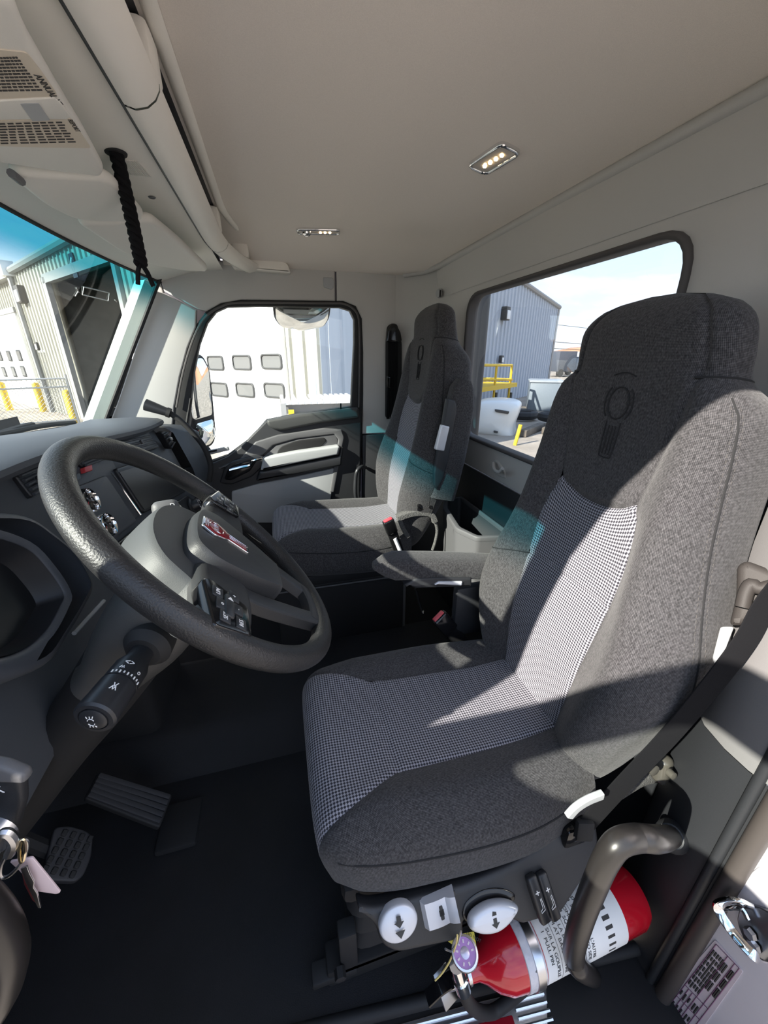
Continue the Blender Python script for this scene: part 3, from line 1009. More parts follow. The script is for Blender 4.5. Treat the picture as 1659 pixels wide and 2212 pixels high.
# large lens-shaped paddle
F5 = ctl(0.308)
pl = pix_poly(F5, [(1010, 1990), (1020, 1968), (1050, 1948), (1085, 1942), (1112, 1950), (1114, 1962), (1095, 1990), (1070, 2008), (1040, 2012), (1016, 2004)])
lens = catmull([Vector((p.x, p.y, 0)) for p in pl], 4, closed=True)
new_obj('paddle_recess', plate([((p.x - sum(q.x for q in lens) / len(lens)) * 1.10 + sum(q.x for q in lens) / len(lens), (p.y - sum(q.y for q in lens) / len(lens)) * 1.25 + sum(q.y for q in lens) / len(lens) + 0.006) for p in lens], ctl(0.3165), 0.01, 0.002), 'gloss_black', sh)
new_obj('paddle', plate([(p.x, p.y) for p in lens], ctl(0.296), 0.022, 0.009, seg=4), 'silver_button', sh)
c = pix_poly(F5, [(1062, 1975)])[0]
FT = ctl(0.2955)
new_obj('paddle_mark', join(arrow2(FT, (c.x, c.y - 0.006), 0.009), plate([(c.x - 0.004, c.y + 0.006), (c.x + 0.004, c.y + 0.006), (c.x + 0.004, c.y + 0.010), (c.x - 0.002, c.y + 0.012)], FT, 0.0006)), 'dark_print', sh)
# two lumbar rockers
pl = pix_poly(F, [(1136, 1908), (1176, 1892), (1194, 1950), (1190, 1960), (1156, 1970)])
new_obj('rocker_frame', plate(rounded(pl, 0.006), ctl(0.314), 0.012, 0.003), 'matte_black', sh)
for (cx_, cy_) in ((1158, 1936), (1180, 1929)):
    c = pix_poly(F, [(cx_, cy_)])[0]
    Fr = ctl(0.318) @ Matrix.Translation((c.x, c.y, 0)) @ Matrix.Rotation(radians(9), 4, 'Z')
    rk = new_obj('lumbar_rocker', fbox(Fr, (0, 0, 0.005), (0.020, 0.076, 0.014), 0.005, 3), 'charcoal_smooth', sh)
    Fm = Fr @ Matrix.Translation((0, 0, 0.0126))
    new_obj('rocker_mark', join(plate([(-0.004, 0.012), (0.004, 0.012), (0.004, 0.0135), (-0.004, 0.0135)], Fm, 0.0005), plate([(-0.0008, 0.009), (0.0008, 0.009), (0.0008, 0.0165), (-0.0008, 0.0165)], Fm, 0.0005),
            tube([Fm @ Vector(p) for p in [(0.003, 0.004, 0), (0.004, -0.008, 0), (0.004, -0.015, 0), (-0.004, -0.017, 0), (-0.004, -0.014, 0), (0.001, -0.011, 0), (0.001, 0.003, 0)]], 0.0006, 4)), 'white_print', sh)

# driver seat: inboard armrest, lowered
def arm_section(c, w, h, fw, upv, n=18):
    return [c + fw.cross(upv) * (w / 2 * math.copysign(abs(cos(a)) ** 0.55, cos(a))) + upv * (h / 2 * math.copysign(abs(sin(a)) ** 0.55, sin(a))) for a in [2 * pi * k / n for k in range(n + 1)]]
def armrest(parent, axis, m='seat_dark'):
    """axis: list of (centre, width, height)"""
    pts = [Vector(a[0]) for a in axis]
    R2 = []
    for i, (c, w, h) in enumerate(axis):
        T = (pts[min(i + 1, len(pts) - 1)] - pts[max(i - 1, 0)]).normalized()
        side = Vector((0, 1, 0))
        upv = side.cross(T).normalized()
        R2.append(arm_section(Vector(c), w, h, T, upv))
    cap0 = [sum(R2[0], Vector()) / len(R2[0])] * len(R2[0])
    cap1 = [sum(R2[-1], Vector()) / len(R2[-1])] * len(R2[-1])
    return new_obj('armrest', rows([cap0] + R2 + [cap1]), m, parent)
ya = 0.792
A0 = at(806, 1222, Y=ya); A1 = at(1045, 1232, Y=ya)
ax = []
for k in range(15):
    t = k / 14
    c = A0.lerp(A1 + Vector((0.07, 0, 0)), t)
    e_ = min(1, (0.10 + t * 7))
    hh = 0.060 * (e_ ** 0.6) * (1 - 0.10 * t)
    ax.append(((c.x, ya, c.z + 0.004 * sin(pi * t)), 0.075 * e_ ** 0.5, hh))
am = armrest(drv, ax)
F = frame((0, ya - 0.040, 0), EX, EZ)
pl = pix_poly(F, [(872, 1266), (900, 1250), (960, 1247), (1020, 1248), (1020, 1268), (960, 1270), (900, 1272)])
new_obj('armrest_underside', plate(rounded(pl, 0.006), F, 0.055, 0.006), 'charcoal', am)
F = frame((0, ya - 0.044, 0), EX, EZ)
pl = pix_poly(F, [(938, 1264), (948, 1257), (1000, 1257), (998, 1266)])
new_obj('tilt_thumbwheel', plate(rounded(pl, 0.003), F, 0.03, 0.003), 'silver_button', am)
# pivot plate, recliner lever and outboard belt guide
new_obj('recliner_cover', box((0.47, 0.80, 0.53), (0.12, 0.03, 0.16), 0.012), 'charcoal', drv)
# recline lever (grey) at the outboard hinge and its bracket
lv = [at(x, y, Y=0.305) for x, y in [(1228, 1762), (1245, 1744), (1270, 1728), (1300, 1716)]]
new_obj('recline_lever', tube(catmull(lv, 4), 0.012, 10, flat=(0.010, 0.015)), 'pale_grey', drv)
new_obj('hinge_bracket', join(box((0.452, 0.335, 0.365), (0.05, 0.03, 0.05), 0.008), tube([(0.44, 0.33, 0.385), (0.475, 0.33, 0.36)], 0.012, 8)), 'gloss_black', drv)
hp_ = at(1430, 1660, Y=0.35)
hb_ = join(fbox(axis_frame(hp_, (0.2, -1, 0.1)), (0, 0, 0), (0.032, 0.060, 0.03), 0.012, 3), lathe([(0, 0), (0.012, 0), (0.010, 0.012), (0, 0.014)], axis_frame(at(1402, 1654, Y=0.34), (0, -1, 0.2)), 12), lathe([(0, 0), (0.008, 0), (0.007, 0.010), (0, 0.012)], axis_frame(at(1445, 1668, Y=0.33), (0, -1, 0.2)), 12))
new_obj('recliner_mechanism', hb_, mat('bronze_paint', (0.07, 0.065, 0.055), 0.25, coat=0.4), drv)
# fleecy lower skirt at the rear of the cushion
sk = [at(x, y, Y=0.372) for x, y in [(1282, 1742), (1330, 1716), (1390, 1680), (1440, 1668)]]
new_obj('fleece_skirt', tube(catmull(sk, 5), 0.020, 10, flat=(0.012, 0.045)), 'grey_fleece', drv)

# driver seat: inboard buckle on its stalk
def buckle(parent, p_top, p_bot, hint, w=0.052, d=0.028, red_n=1):
    T = (p_top - p_bot).normalized()
    Fb = axis_frame(p_top, T, hint)
    b = new_obj('buckle', fbox(Fb, (0, 0, -0.028), (w, d, 0.060), 0.006, 3), 'gloss_black', parent)
    new_obj('release_button', fbox(Fb, (0, 0, 0.001), (w * 0.78, d * 0.62, 0.010), 0.003, 2), mat('red_release', (0.62, 0.06, 0.08), 0.4), b)
    new_obj('buckle_strap', tube([p_top - T * 0.05, p_top - T * 0.10 , p_bot], 0.02, 10, flat=(w * 0.92, d * 0.6), hint=Fb.to_3x3() @ Vector((0, 1, 0))), 'webbing', parent)
    return b
pt = at(948, 1332, Y=0.80); pb_ = at(1018, 1412, Y=0.775)
buckle(drv, pt, pb_, (0.0, -1, 0.35), 0.046, 0.026)
new_obj('buckle_anchor', lathe([(0, 0), (0.014, 0), (0.014, 0.012), (0, 0.014)], axis_frame(at(1016, 1408, Y=0.765), (0, -1, 0.2)), 16), 'steel', drv)

# ---- passenger seat: base, upright armrest, buckle, fleece skirt
new_obj('seat_pan', box((0.165, 1.455, 0.405), (0.44, 0.40, 0.05), 0.015), 'matte_black', pas)
new_obj('box_base', join(box((0.175, 1.475, 0.19), (0.50, 0.42, 0.378), 0.012), box((0.175, 1.475, 0.382), (0.515, 0.435, 0.010), 0.003)), 'matte_black', pas)
new_obj('base_edge_strip', box((0.175, 1.262, 0.372), (0.50, 0.006, 0.006), 0.001), 'mid_grey', pas)
yb = 1.225
pl = [(990, 838), (985, 880), (978, 930), (968, 985), (955, 1040), (945, 1075)]
ax = []
for k, (x, y) in enumerate(pl):
    c = at(x, y, Y=yb)
    ax.append(((c.x + 0.012, yb, c.z), 0.060, 0.098 if k else 0.075))
ax.insert(0, ((ax[0][0][0] + 0.005, yb, ax[0][0][2] + 0.025), 0.045, 0.045))
am = armrest(pas, ax)
F = frame((0, yb - 0.034, 0), EX, EZ)
pl = pix_poly(F, [(966, 860), (985, 866), (988, 885), (968, 1000), (958, 1035), (945, 1060), (938, 1050), (938, 1020)])
new_obj('armrest_underside', plate(rounded(pl, 0.006), F, 0.02, 0.006), 'charcoal', am)
F = frame((0, yb - 0.042, 0), EX, EZ)
new_obj('tilt_thumbwheel', plate(rounded(pix_poly(F, [(955, 918), (972, 922), (960, 975), (941, 972)]), 0.004), F, 0.02, 0.004), 'silver_button', am)
hc_ = at(915, 1082, Y=1.235)
new_obj('hinge_bracket', join(fbox(axis_frame(hc_, (0, -1, 0)), (0, 0, 0), (0.05, 0.075, 0.012), 0.006), *[lathe([(0, 0), (0.008, 0), (0.007, 0.006), (0, 0.008)], axis_frame(at(x, y, Y=1.229), (0, -1, 0)), 12) for x, y in ((905, 1092), (912, 1068), (929, 1094))]), 'gloss_black', pas)
sk = [at(x, y, Y=1.25) for x, y in [(858, 1118), (880, 1110), (905, 1106), (930, 1110), (938, 1125)]]
sk2 = [at(x, y, Y=1.25) for x, y in [(862, 1122), (870, 1140), (880, 1158)]]
sk3 = [at(x, y, Y=1.26) for x, y in [(938, 1120), (944, 1145), (940, 1170), (934, 1188)]]
new_obj('fleece_skirt', join(tube(catmull(sk, 5), 0.017, 12, flat=(0.034, 0.022)), tube(catmull(sk2, 5), 0.014, 12, flat=(0.028, 0.016)), tube(catmull(sk3, 4), 0.006, 8)), 'grey_fleece', pas)
buckle(pas, at(838, 1124, Y=1.215), at(862, 1192, Y=1.235), (0, -1, 0.2), 0.042, 0.024)
new_obj('buckle_cable', tube([at(852, 1162, Y=1.222), at(866, 1195, Y=1.232), at(875, 1215, Y=1.232)], 0.008, 8), 'white_print', pas)
tb = [at(x, y, Y=1.24) for x, y in [(898, 1270), (905, 1300), (913, 1322)]]
new_obj('tether_cable', tube(tb, 0.0045, 8), 'steel', pas)
new_obj('tether_ball', lathe([(0.0, -0.010), (0.007, -0.007), (0.010, 0), (0.007, 0.007), (0, 0.010)], axis_frame(tb[-1], (0, 0, 1)), 14), 'chrome', pas)
new_obj('rear_column', box((0.40, 1.30, 0.22), (0.07, 0.06, 0.44), 0.008), 'mid_grey', pas)

# ================================================================== steering wheel
TI = radians(42.5)
WC = Vector((-0.121, 0.619, 0.888))
YAW = radians(6.2)
WN = Vector((cos(TI) * cos(YAW), cos(TI) * sin(YAW), sin(TI)))
E1 = EZ.cross(WN).normalized()          # towards the passenger
E2 = WN.cross(E1)                       # up the wheel
FWH = frame(WC, E1, E2)
def wp(a, b, c=0.0):
    return WC + E1 * a + E2 * b + WN * c
sw = thing('steering_wheel', 'black leather steering wheel with switch pods and a red badge', 'steering wheel', tuple(WC))
RR, rt = 0.2335, 0.0178
rim = tube([wp(RR * cos(a), RR * sin(a)) for a in [2 * pi * i / 120 for i in range(120)]], rt, 22, closed=True, hint=WN)
new_obj('rim', rim, 'leather', sw)
# finger swelling under the rim at the spokes
# hub body: an upper bowl with three arms
def hub_shell(outline, z0, z1, inset, m, name, dome=0.0, parent=None):
    """stacked, shrinking outlines give a soft moulded body"""
    cx_ = sum(p[0] for p in outline) / len(outline); cy_ = sum(p[1] for p in outline) / len(outline)
    sm = [Vector((p.x, p.y, 0)) for p in catmull([Vector((p[0], p[1], 0)) for p in outline], 5, closed=True)]
    R2 = []
    N = 9
    for k in range(N):
        t = k / (N - 1)
        sc = 1 - inset * (1 - math.sqrt(max(0, 1 - t * t)))
        z = z0 + (z1 - z0) * math.sin(t * pi / 2)
        R2.append([wp(cx_ + (p.x - cx_) * sc, cy_ + (p.y - cy_) * sc, z) for p in sm + [sm[0]]])
    last = R2[-1]
    c0 = sum(last[:-1], Vector()) / (len(last) - 1) + WN * dome
    for t in (0.35, 0.7, 1.0):
        R2.append([p.lerp(c0, t) if t < 1 else c0.copy() for p in last])
    return new_obj(name, rows(R2, uv=False), m, parent or sw)
mat('wheel_grey', (0.030, 0.031, 0.033), 0.5, bump=(700, 0.35, 0.0008))
# upper cover: broad trapezoid that falls forward to the column
up_cover = [(-0.130, 0.030), (-0.150, 0.000), (-0.125, -0.030), (-0.05, -0.045), (0.05, -0.045), (0.125, -0.030), (0.150, 0.000), (0.130, 0.030), (0.105, 0.075), (0.06, 0.100), (0.0, 0.108), (-0.06, 0.100), (-0.105, 0.075)]
hub_shell(up_cover, -0.075, -0.008, 0.16, mat('hub_grey', (0.060, 0.064, 0.066), 0.55, bump=(800, 0.3, 0.0007)), 'hub_cover', 0.004)
# pad with the badge
pad_o = [(-0.082, 0.030), (-0.086, 0.0), (-0.070, -0.060), (-0.046, -0.115), (-0.036, -0.124), (0.036, -0.124), (0.046, -0.115), (0.070, -0.060), (0.086, 0.0), (0.082, 0.030), (0.062, 0.050), (0.0, 0.056), (-0.062, 0.050)]
pad = hub_shell(pad_o, -0.030, 0.022, 0.12, 'wheel_grey', 'airbag_pad', 0.003)
# arms to the rim at three and nine o'clock
for sg in (-1, 1):
    R2 = []
    for k in range(9):
        t = k / 8
        a = sg * (0.085 + (0.222 - 0.085) * t)
        top = 0.030 - 0.005 * t; bot = -0.060 - 0.018 * t + (0.035 * t * t)
        zc = -0.012 + 0.008 * t
        th = 0.020
        sec = []
        for q in range(21):
            g = 2 * pi * q / 20
            sec.append(wp(a, (top + bot) / 2 + (top - bot) / 2 * math.copysign(abs(cos(g)) ** 0.6, cos(g)), zc + th * math.copysign(abs(sin(g)) ** 0.6, sin(g))))
        R2.append(sec)
    new_obj('side_spoke', rows(R2, uv=False), 'wheel_grey', sw)
# lower V: two thin arms that meet the rim at six o'clock
for sg in (-1, 1):
    pth = [wp(sg * 0.092, -0.030, -0.010), wp(sg * 0.086, -0.080, -0.010), wp(sg * 0.070, -0.140, -0.006), wp(sg * 0.050, -0.200, -0.002), wp(sg * 0.040, -0.226, 0.0)]
    new_obj('lower_spoke', tube(catmull(pth, 5), 0.02, 14, flat=(0.034, 0.022), hint=WN), 'wheel_grey', sw)
pth = [wp(-0.055, -0.206, 0.0), wp(0.0, -0.214, 0.0), wp(0.055, -0.206, 0.0)]
new_obj('rim_bridge', tube(catmull(pth, 6), 0.02, 12, flat=(0.028, 0.02), hint=WN), 'wheel_grey', sw)
# switch pods
def pod(sg):
    Fp = frame(wp(0, 0, 0.019), E1, E2)
    base = [Vector((p.x, p.y)) for p in pix_poly(Fp, [(436, 1246), (456, 1248), (538, 1312), (547, 1376), (462, 1348)])]
    if sg > 0: base = [Vector((-p.x, p.y)) for p in base][::-1]
    p = new_obj('switch_pod', plate(rounded(base, 0.008), Fp, 0.024, 0.003), 'gloss_black', sw)
    c = sum(base, Vector((0, 0))) / len(base)
    Fk = Fp
    f_ = -1 if sg > 0 else 1
    def cell(px): 
        q_ = pix_poly(Fp, [px])[0]
        return Vector((q_.x * f_, q_.y))
    cells = [(470, 1279), (478, 1305), (486, 1332), (505, 1290), (513, 1318), (520, 1348)]
    words = ['LIM', 'o', 'SET', '+', '-', 'RES'] if sg < 0 else ['<', 'OK', '>', '+', '-', '<>']
    for px_, w_ in zip(cells, words):
        q_ = cell(px_)
        k_ = new_obj('switch_key', fbox(Fk, (q_.x, q_.y, 0), (0.0215, 0.0150, 0.003), 0.001), 'charcoal_smooth', p)
        new_obj('key_mark', text(w_, 0.0085, Fk @ Matrix.Translation((q_.x, q_.y, 0.0016)), 0.0002), 'white_print', k_)
    q_ = cell((494, 1311))
    rk = new_obj('rocker_key', fbox(Fk, (q_.x, q_.y, 0.001), (0.046, 0.0135, 0.006), 0.003), 'charcoal_smooth', p)
    new_obj('rocker_mark', plate([(q_.x + 0.010, q_.y - 0.004), (q_.x + 0.010, q_.y + 0.004), (q_.x + 0.017, q_.y)], Fk @ Matrix.Translation((0, 0, 0.0042)), 0.0004), 'white_print', rk)
pod(-1); pod(1)
# badge: red winged plaque with a striped tail
Fb = frame(wp(0.0, 0.016, 0.0268), E1, E2)
def bug(Fq, k, th, bev=0.0):
    a = rounded([(-0.017, 0.026), (0.017, 0.026), (0.020, 0.018), (0.024, 0.004), (0.016, -0.012), (0.011, -0.018), (0.011, -0.056), (-0.011, -0.056), (-0.011, -0.018), (-0.016, -0.012), (-0.024, 0.004), (-0.020, 0.018)], 0.003)
    return plate([(p.x * k, p.y * k + (k - 1) * 0.012) for p in a], Fq, th, bev)
bd = new_obj('badge', bug(Fb, 1.10, 0.004, 0.001), 'chrome', sw)
bd['label'] = 'red and chrome winged badge'
new_obj('badge_enamel', bug(Fb @ Matrix.Translation((0, 0, 0.0006)), 0.98, 0.003, 0.0005), 'red_badge', bd)
Fc = Fb @ Matrix.Translation((0, 0, 0.0010))
new_obj('badge_lines', join(tube([Fc @ Vector((0.015 * cos(a), 0.005 + 0.013 * sin(a), 0)) for a in [2 * pi * i / 24 for i in range(24)]], 0.0007, 5, closed=True),
        *[tube([Fc @ Vector((x, -0.020, 0)), Fc @ Vector((x, -0.054, 0))], 0.0006, 5) for x in (-0.0055, 0.0, 0.0055)],
        *[tube([Fc @ Vector((-0.014, y, 0)), Fc @ Vector((0.014, y, 0))], 0.0006, 5) for y in (0.0205, 0.0235)],
        text('KW', 0.013, Fc @ Matrix.Translation((0, 0.005, 0)), 0.0004)), 'chrome', bd)

# ================================================================== steering column with stalks
colm = thing('steering_column', 'black steering column shroud with a multi-function stalk and shift paddle', 'steering column', (-0.25, 0.626, 0.60))
R_ = []
for k in range(12):
    t = k / 11
    c = wp(0, -0.005, -0.055) - WN * (0.20 * t) + Vector((-0.02 * t, 0, -0.03 * t * t))
    w = 0.062 + 0.016 * sin(pi * min(1, t * 1.3)) ; h_ = 0.046 + 0.020 * sin(pi * min(1, t * 1.1))
    R_.append([c + E1 * (w * math.copysign(abs(cos(a)) ** 0.6, cos(a))) + E2 * (h_ * math.copysign(abs(sin(a)) ** 0.6, sin(a))) for a in [2 * pi * i / 32 for i in range(33)]])
cc0 = sum(R_[0][:-1], Vector()) / 32
new_obj('upper_shroud', rows([[cc0] * 33] + R_, uv=False), mat('column_grey', (0.055, 0.054, 0.052), 0.45, bump=(900, 0.3, 0.0006)), colm)
cs = [wp(0, -0.01, -0.20), at(215, 1500, Y=0.60), at(130, 1610, Y=0.60), at(40, 1740, Y=0.60), at(-60, 1880, Y=0.60)]
new_obj('lower_sleeve', tube(catmull(cs, 6), [0.060 - 0.022 * i / 24 for i in range(25)], 18), 'matte_black', colm)
# multi-function stalk on the driver's left, pointing at the door
s0 = at(318, 1398, Y=0.52); s1 = at(200, 1556, Y=0.405)
SD = (s1 - s0).normalized(); SL = (s1 - s0).length
Fk = axis_frame(s0, SD, EZ)
new_obj('stalk_boot', lathe([(0.0, -0.03), (0.030, -0.03), (0.034, 0.0), (0.024, 0.012), (0, 0.013)], Fk, 28), 'rubber', colm)
stl = new_obj('stalk', lathe([(0.0, 0.0), (0.015, 0.0), (0.016, SL * 0.22), (0.0215, SL * 0.34), (0.0222, SL * 0.55), (0.0222, SL * 0.57), (0.0205, SL * 0.575), (0.0205, SL * 0.59), (0.0228, SL * 0.595), (0.0235, SL * 0.80), (0.0245, SL * 0.93), (0.0245, SL * 0.96), (0.022, SL * 0.985), (0.0175, SL * 0.99), (0.0170, SL * 0.975), (0, SL * 0.975)], Fk, 40), 'charcoal_smooth', colm)
new_obj('end_button', lathe([(0.0, SL * 0.96), (0.0158, SL * 0.96), (0.0158, SL * 0.995), (0.012, SL * 1.015), (0, SL * 1.025)], Fk, 32), 'charcoal_smooth', stl)
# white marks on the stalk (they face the camera)
def on_stalk(ang, h, r):
    return Fk @ Vector((r * cos(ang), r * sin(ang), h))
tocam = (CAM - (s0 + s1) / 2); lc = Fk.to_3x3().inverted() @ tocam
A_c = math.atan2(lc.y, lc.x)
mk = []
for k in range(9):
    a = A_c - 0.9 + 0.22 * k
    mk.append(tube([on_stalk(a, SL * 0.535, 0.0224), on_stalk(a, SL * (0.555 if k % 2 else 0.565), 0.0224)], 0.0011, 5))
def stalk_text(s_, ang, h, r, size, rot=0.0):
    p = on_stalk(ang, h, r)
    nrm = (Fk.to_3x3() @ Vector((cos(ang), sin(ang), 0))).normalized()
    eu = SD.cross(nrm).normalized()
    return text(s_, size, frame(p, -eu if False else eu, nrm.cross(eu)) @ Matrix.Rotation(rot, 4, 'Z'), 0.0003)
for (s_, a, h, sz) in (('<>', A_c + 0.25, 0.42, 0.011), ('o', A_c - 0.5, 0.49, 0.009), ('w', A_c + 0.45, 0.50, 0.009), ('^', A_c + 0.15, 0.70, 0.014), ('w', A_c + 0.15, 0.765, 0.012)):
    mk.append(stalk_text(s_, a, SL * h, 0.0238, sz))
new_obj('stalk_marks', join(*mk), 'white_print', stl)
# three-ray washer symbol on the end button
Fe = Fk @ Matrix.Translation((0, 0, SL * 1.0235))
lamp = []
for sg in (1, -1):
    lamp.append(tube([Fe @ Vector((0.0035 * cos(a) , sg * (0.0022 + 0.0030 * abs(sin(a))), 0)) for a in [pi * i / 8 for i in range(9)]], 0.0005, 4))
    for x in (-0.003, 0.0, 0.003):
        lamp.append(tube([Fe @ Vector((x, sg * 0.0062, 0)), Fe @ Vector((x * 1.3, sg * 0.0088, -0.0006))], 0.0005, 4))
new_obj('button_mark', join(*lamp), 'white_print', stl)
# shift paddle on the right
g0 = wp(0.105, 0.03, -0.06); g1 = at(368, 1098, Y=0.84)
Fg = axis_frame(g0, (g1 - g0), EZ)
GL = (g1 - g0).length
new_obj('shift_boot', lathe([(0, -0.01), (0.026, -0.01), (0.024, 0.02), (0.018, 0.03), (0, 0.031)], Fg, 24), 'rubber', colm)
shf = new_obj('shift_lever', lathe([(0, 0), (0.014, 0), (0.015, GL * 0.4), (0.020, GL * 0.5), (0.022, GL * 0.9), (0.018, GL * 1.02), (0.010, GL * 1.05), (0, GL * 1.055)], Fg, 24, 0.75), 'charcoal_smooth', colm)
pc = at(363, 1118, Y=0.80)
mat('orange_mark', (0.9, 0.12, 0.03), 0.4)
cap = fbox(axis_frame(pc, (CAM - pc), EZ), (0, 0, 0.0), (0.050, 0.070, 0.034), 0.013, 3)
pd = new_obj('shift_knob', cap, 'mid_grey', colm)
Fq = axis_frame(pc, (CAM - pc), EZ)
new_obj('shift_indicator', fbox(Fq, (0.006, -0.020, 0.017), (0.008, 0.012, 0.003), 0.001), 'orange_mark', pd)
new_obj('shift_marks', join(text('D', 0.012, Fq @ Matrix.Translation((0.012, 0.022, 0.0175)), 0.0003), text('N', 0.012, Fq @ Matrix.Translation((0.012, 0.006, 0.0175)), 0.0003)), 'white_print', pd)

# ================================================================== dashboard
dash = thing('dashboard', 'dark slate dashboard with a hooded top, round gauges and a centre screen', 'dashboard', (-0.6, 1.08, 0.5))
def lip(y):
    return interp([(0.2, 1.015), (0.80, 1.012), (1.80, 0.945), (1.95, 0.93)], y)
def dprof(y):
    z = lip(y)
    xo = -0.015 * ((y - 1.1) / 0.8) ** 2
    pts = [(-0.80, z - 0.14), (-0.775, z - 0.03), (-0.72, z + 0.002), (-0.56, z + 0.006), (-0.475, z - 0.002), (-0.458, z - 0.010), (-0.455, z - 0.020), (-0.462, z - 0.030), (-0.500, z - 0.036), (-0.502, z - 0.05)]
    pts += [(-0.47, 0.84), (-0.44, 0.74), (-0.40, 0.60), (-0.402, 0.585), (-0.43, 0.57), (-0.50, 0.50), (-0.70, 0.44), (-0.80, 0.42)]
    return [Vector((x + (xo if x < -0.44 and zz > 0.85 else 0), y, zz)) for x, zz in pts]
ys = [0.22 + 1.60 * i / 32 for i in range(33)]
R_ = [dprof(y) for y in ys]
body = new_obj('dash_body', rows(R_, uv=False), 'dash_plastic', dash)
for y in (0.22, 1.82):
    p = dprof(y)
    new_obj('end_cheek', pydata(p, [tuple(range(len(p)))]), 'dash_plastic', dash, smooth=False)
# far end block beyond the hood, with the side vent
R_ = []
for y in (1.815, 1.85, 1.90, 1.955):
    k = (y - 1.815) / 0.14
    R_.append([Vector(p) for p in [(-0.80, y, 0.84), (-0.70, y, 0.915), (-0.56, y, 0.915 - 0.01 * k), (-0.47 + 0.05 * k, y, 0.905 - 0.015 * k), (-0.44 + 0.07 * k, y, 0.88 - 0.02 * k), (-0.39 + 0.05 * k, y, 0.72), (-0.37 + 0.02 * k, y, 0.58), (-0.50, y, 0.50)]])
new_obj('end_block', rows(R_, uv=False), 'dash_plastic', dash)
DO = Vector((-0.437, 1.2, 0.74)); DUP = Vector((-0.11, 0, 0.36)).normalized()
FDA = frame(DO, EY, DUP)                  # (y, up the face); normal = EY x DUP
def dF(k=0.0):
    return FDA @ Matrix.Translation((0, 0, k))
def dpl(px, th, m, name, parent=dash, k=0.0, r=0.0, bev=0.0, holes=()):
    f = dF(k)
    pl = pix_poly(f, px)
    return new_obj(name, plate(rounded(pl, r) if r else pl, f, th, bev, holes), m, parent)
mat('dash_panel', (0.060, 0.066, 0.078), 0.5, bump=(1100, 0.2, 0.0005))
mat('bezel_dark', (0.016, 0.017, 0.020), 0.4)
# gauge panel
dpl([(120, 1012), (232, 970), (300, 1115), (232, 1185), (150, 1110)], 0.03, 'dash_panel', 'switch_panel', k=0.004, r=0.01, bev=0.004)
gp = dpl([(150, 1058), (229, 1026), (297, 1126), (229, 1176), (185, 1130)], 0.02, 'dash_panel', 'gauge_panel', k=0.012, r=0.012, bev=0.004)
def gauge(cx_, cy_, r):
    f = dF(0.014)
    c = pix_poly(f, [(cx_, cy_)])[0]
    Fg_ = f @ Matrix.Translation((c.x, c.y, 0))
    g = new_obj('gauge', lathe([(r * 0.80, 0.0), (r * 0.82, 0.008), (r * 0.93, 0.014), (r, 0.010), (r * 1.02, -0.006), (r * 0.8, -0.006)], Fg_, 40), 'chrome', dash)
    new_obj('gauge_dial', lathe([(0, 0.0), (r * 0.83, 0.0), (r * 0.83, 0.002), (0, 0.002)], Fg_, 32), 'gloss_black', g)
    tk = [fbox(Fg_ @ Matrix.Rotation(radians(225 - 27 * i), 4, 'Z'), (r * 0.70, 0, 0.0026), (r * (0.16 if i % 5 == 0 else 0.09), 0.0012, 0.0008)) for i in range(11)]
    new_obj('gauge_ticks', join(*tk), 'white_print', g)
    new_obj('needle', fbox(Fg_ @ Matrix.Rotation(radians(215), 4, 'Z'), (r * 0.28, 0, 0.0045), (r * 0.7, 0.0016, 0.001)), 'red_plastic', g)
    new_obj('needle_hub', lathe([(0, 0), (r * 0.14, 0), (r * 0.12, 0.006), (0, 0.007)], Fg_, 16), 'charcoal_smooth', g)
    return g
gauge(187, 1083, 0.030); gauge(226, 1135, 0.030)
# chrome divider strip
a_ = onp(241, 1021, dF(0.012).to_translation(), FDA.to_3x3() @ EZ); b_ = onp(304, 1112, dF(0.012).to_translation(), FDA.to_3x3() @ EZ)
new_obj('chrome_strip', tube([a_, b_], 0.003, 8), 'chrome', dash)
# screen
bz = dpl([(250, 1012), (335, 985), (402, 1062), (312, 1108)], 0.03, 'bezel_dark', 'screen_bezel', k=0.014, r=0.012, bev=0.004)
dpl([(258, 1020), (335, 996), (390, 1060), (312, 1101)], 0.004, 'screen', 'screen', bz, k=0.016, r=0.006)
# climate knobs
kp = dpl([(318, 1125), (405, 1070), (442, 1095), (350, 1160)], 0.03, 'bezel_dark', 'climate_panel', k=0.008, r=0.010, bev=0.004)
for (cx_, cy_, r) in ((414, 1094, 0.033), (338, 1130, 0.030)):
    f = dF(0.010); c = pix_poly(f, [(cx_, cy_)])[0]
    Fg_ = f @ Matrix.Translation((c.x, c.y, 0))
    kb = new_obj('climate_knob', lathe([(0, 0), (r, 0), (r, 0.006), (r * 0.75, 0.010), (r * 0.70, 0.030), (r * 0.62, 0.034), (0, 0.034)], Fg_, 32), 'charcoal_smooth', dash)
    new_obj('knob_marks', join(*[fbox(Fg_ @ Matrix.Rotation(radians(30 * i), 4, 'Z'), (r * 0.48, 0, 0.0345), (r * 0.12, 0.0025, 0.001)) for i in range(9)]), 'white_print', kb)
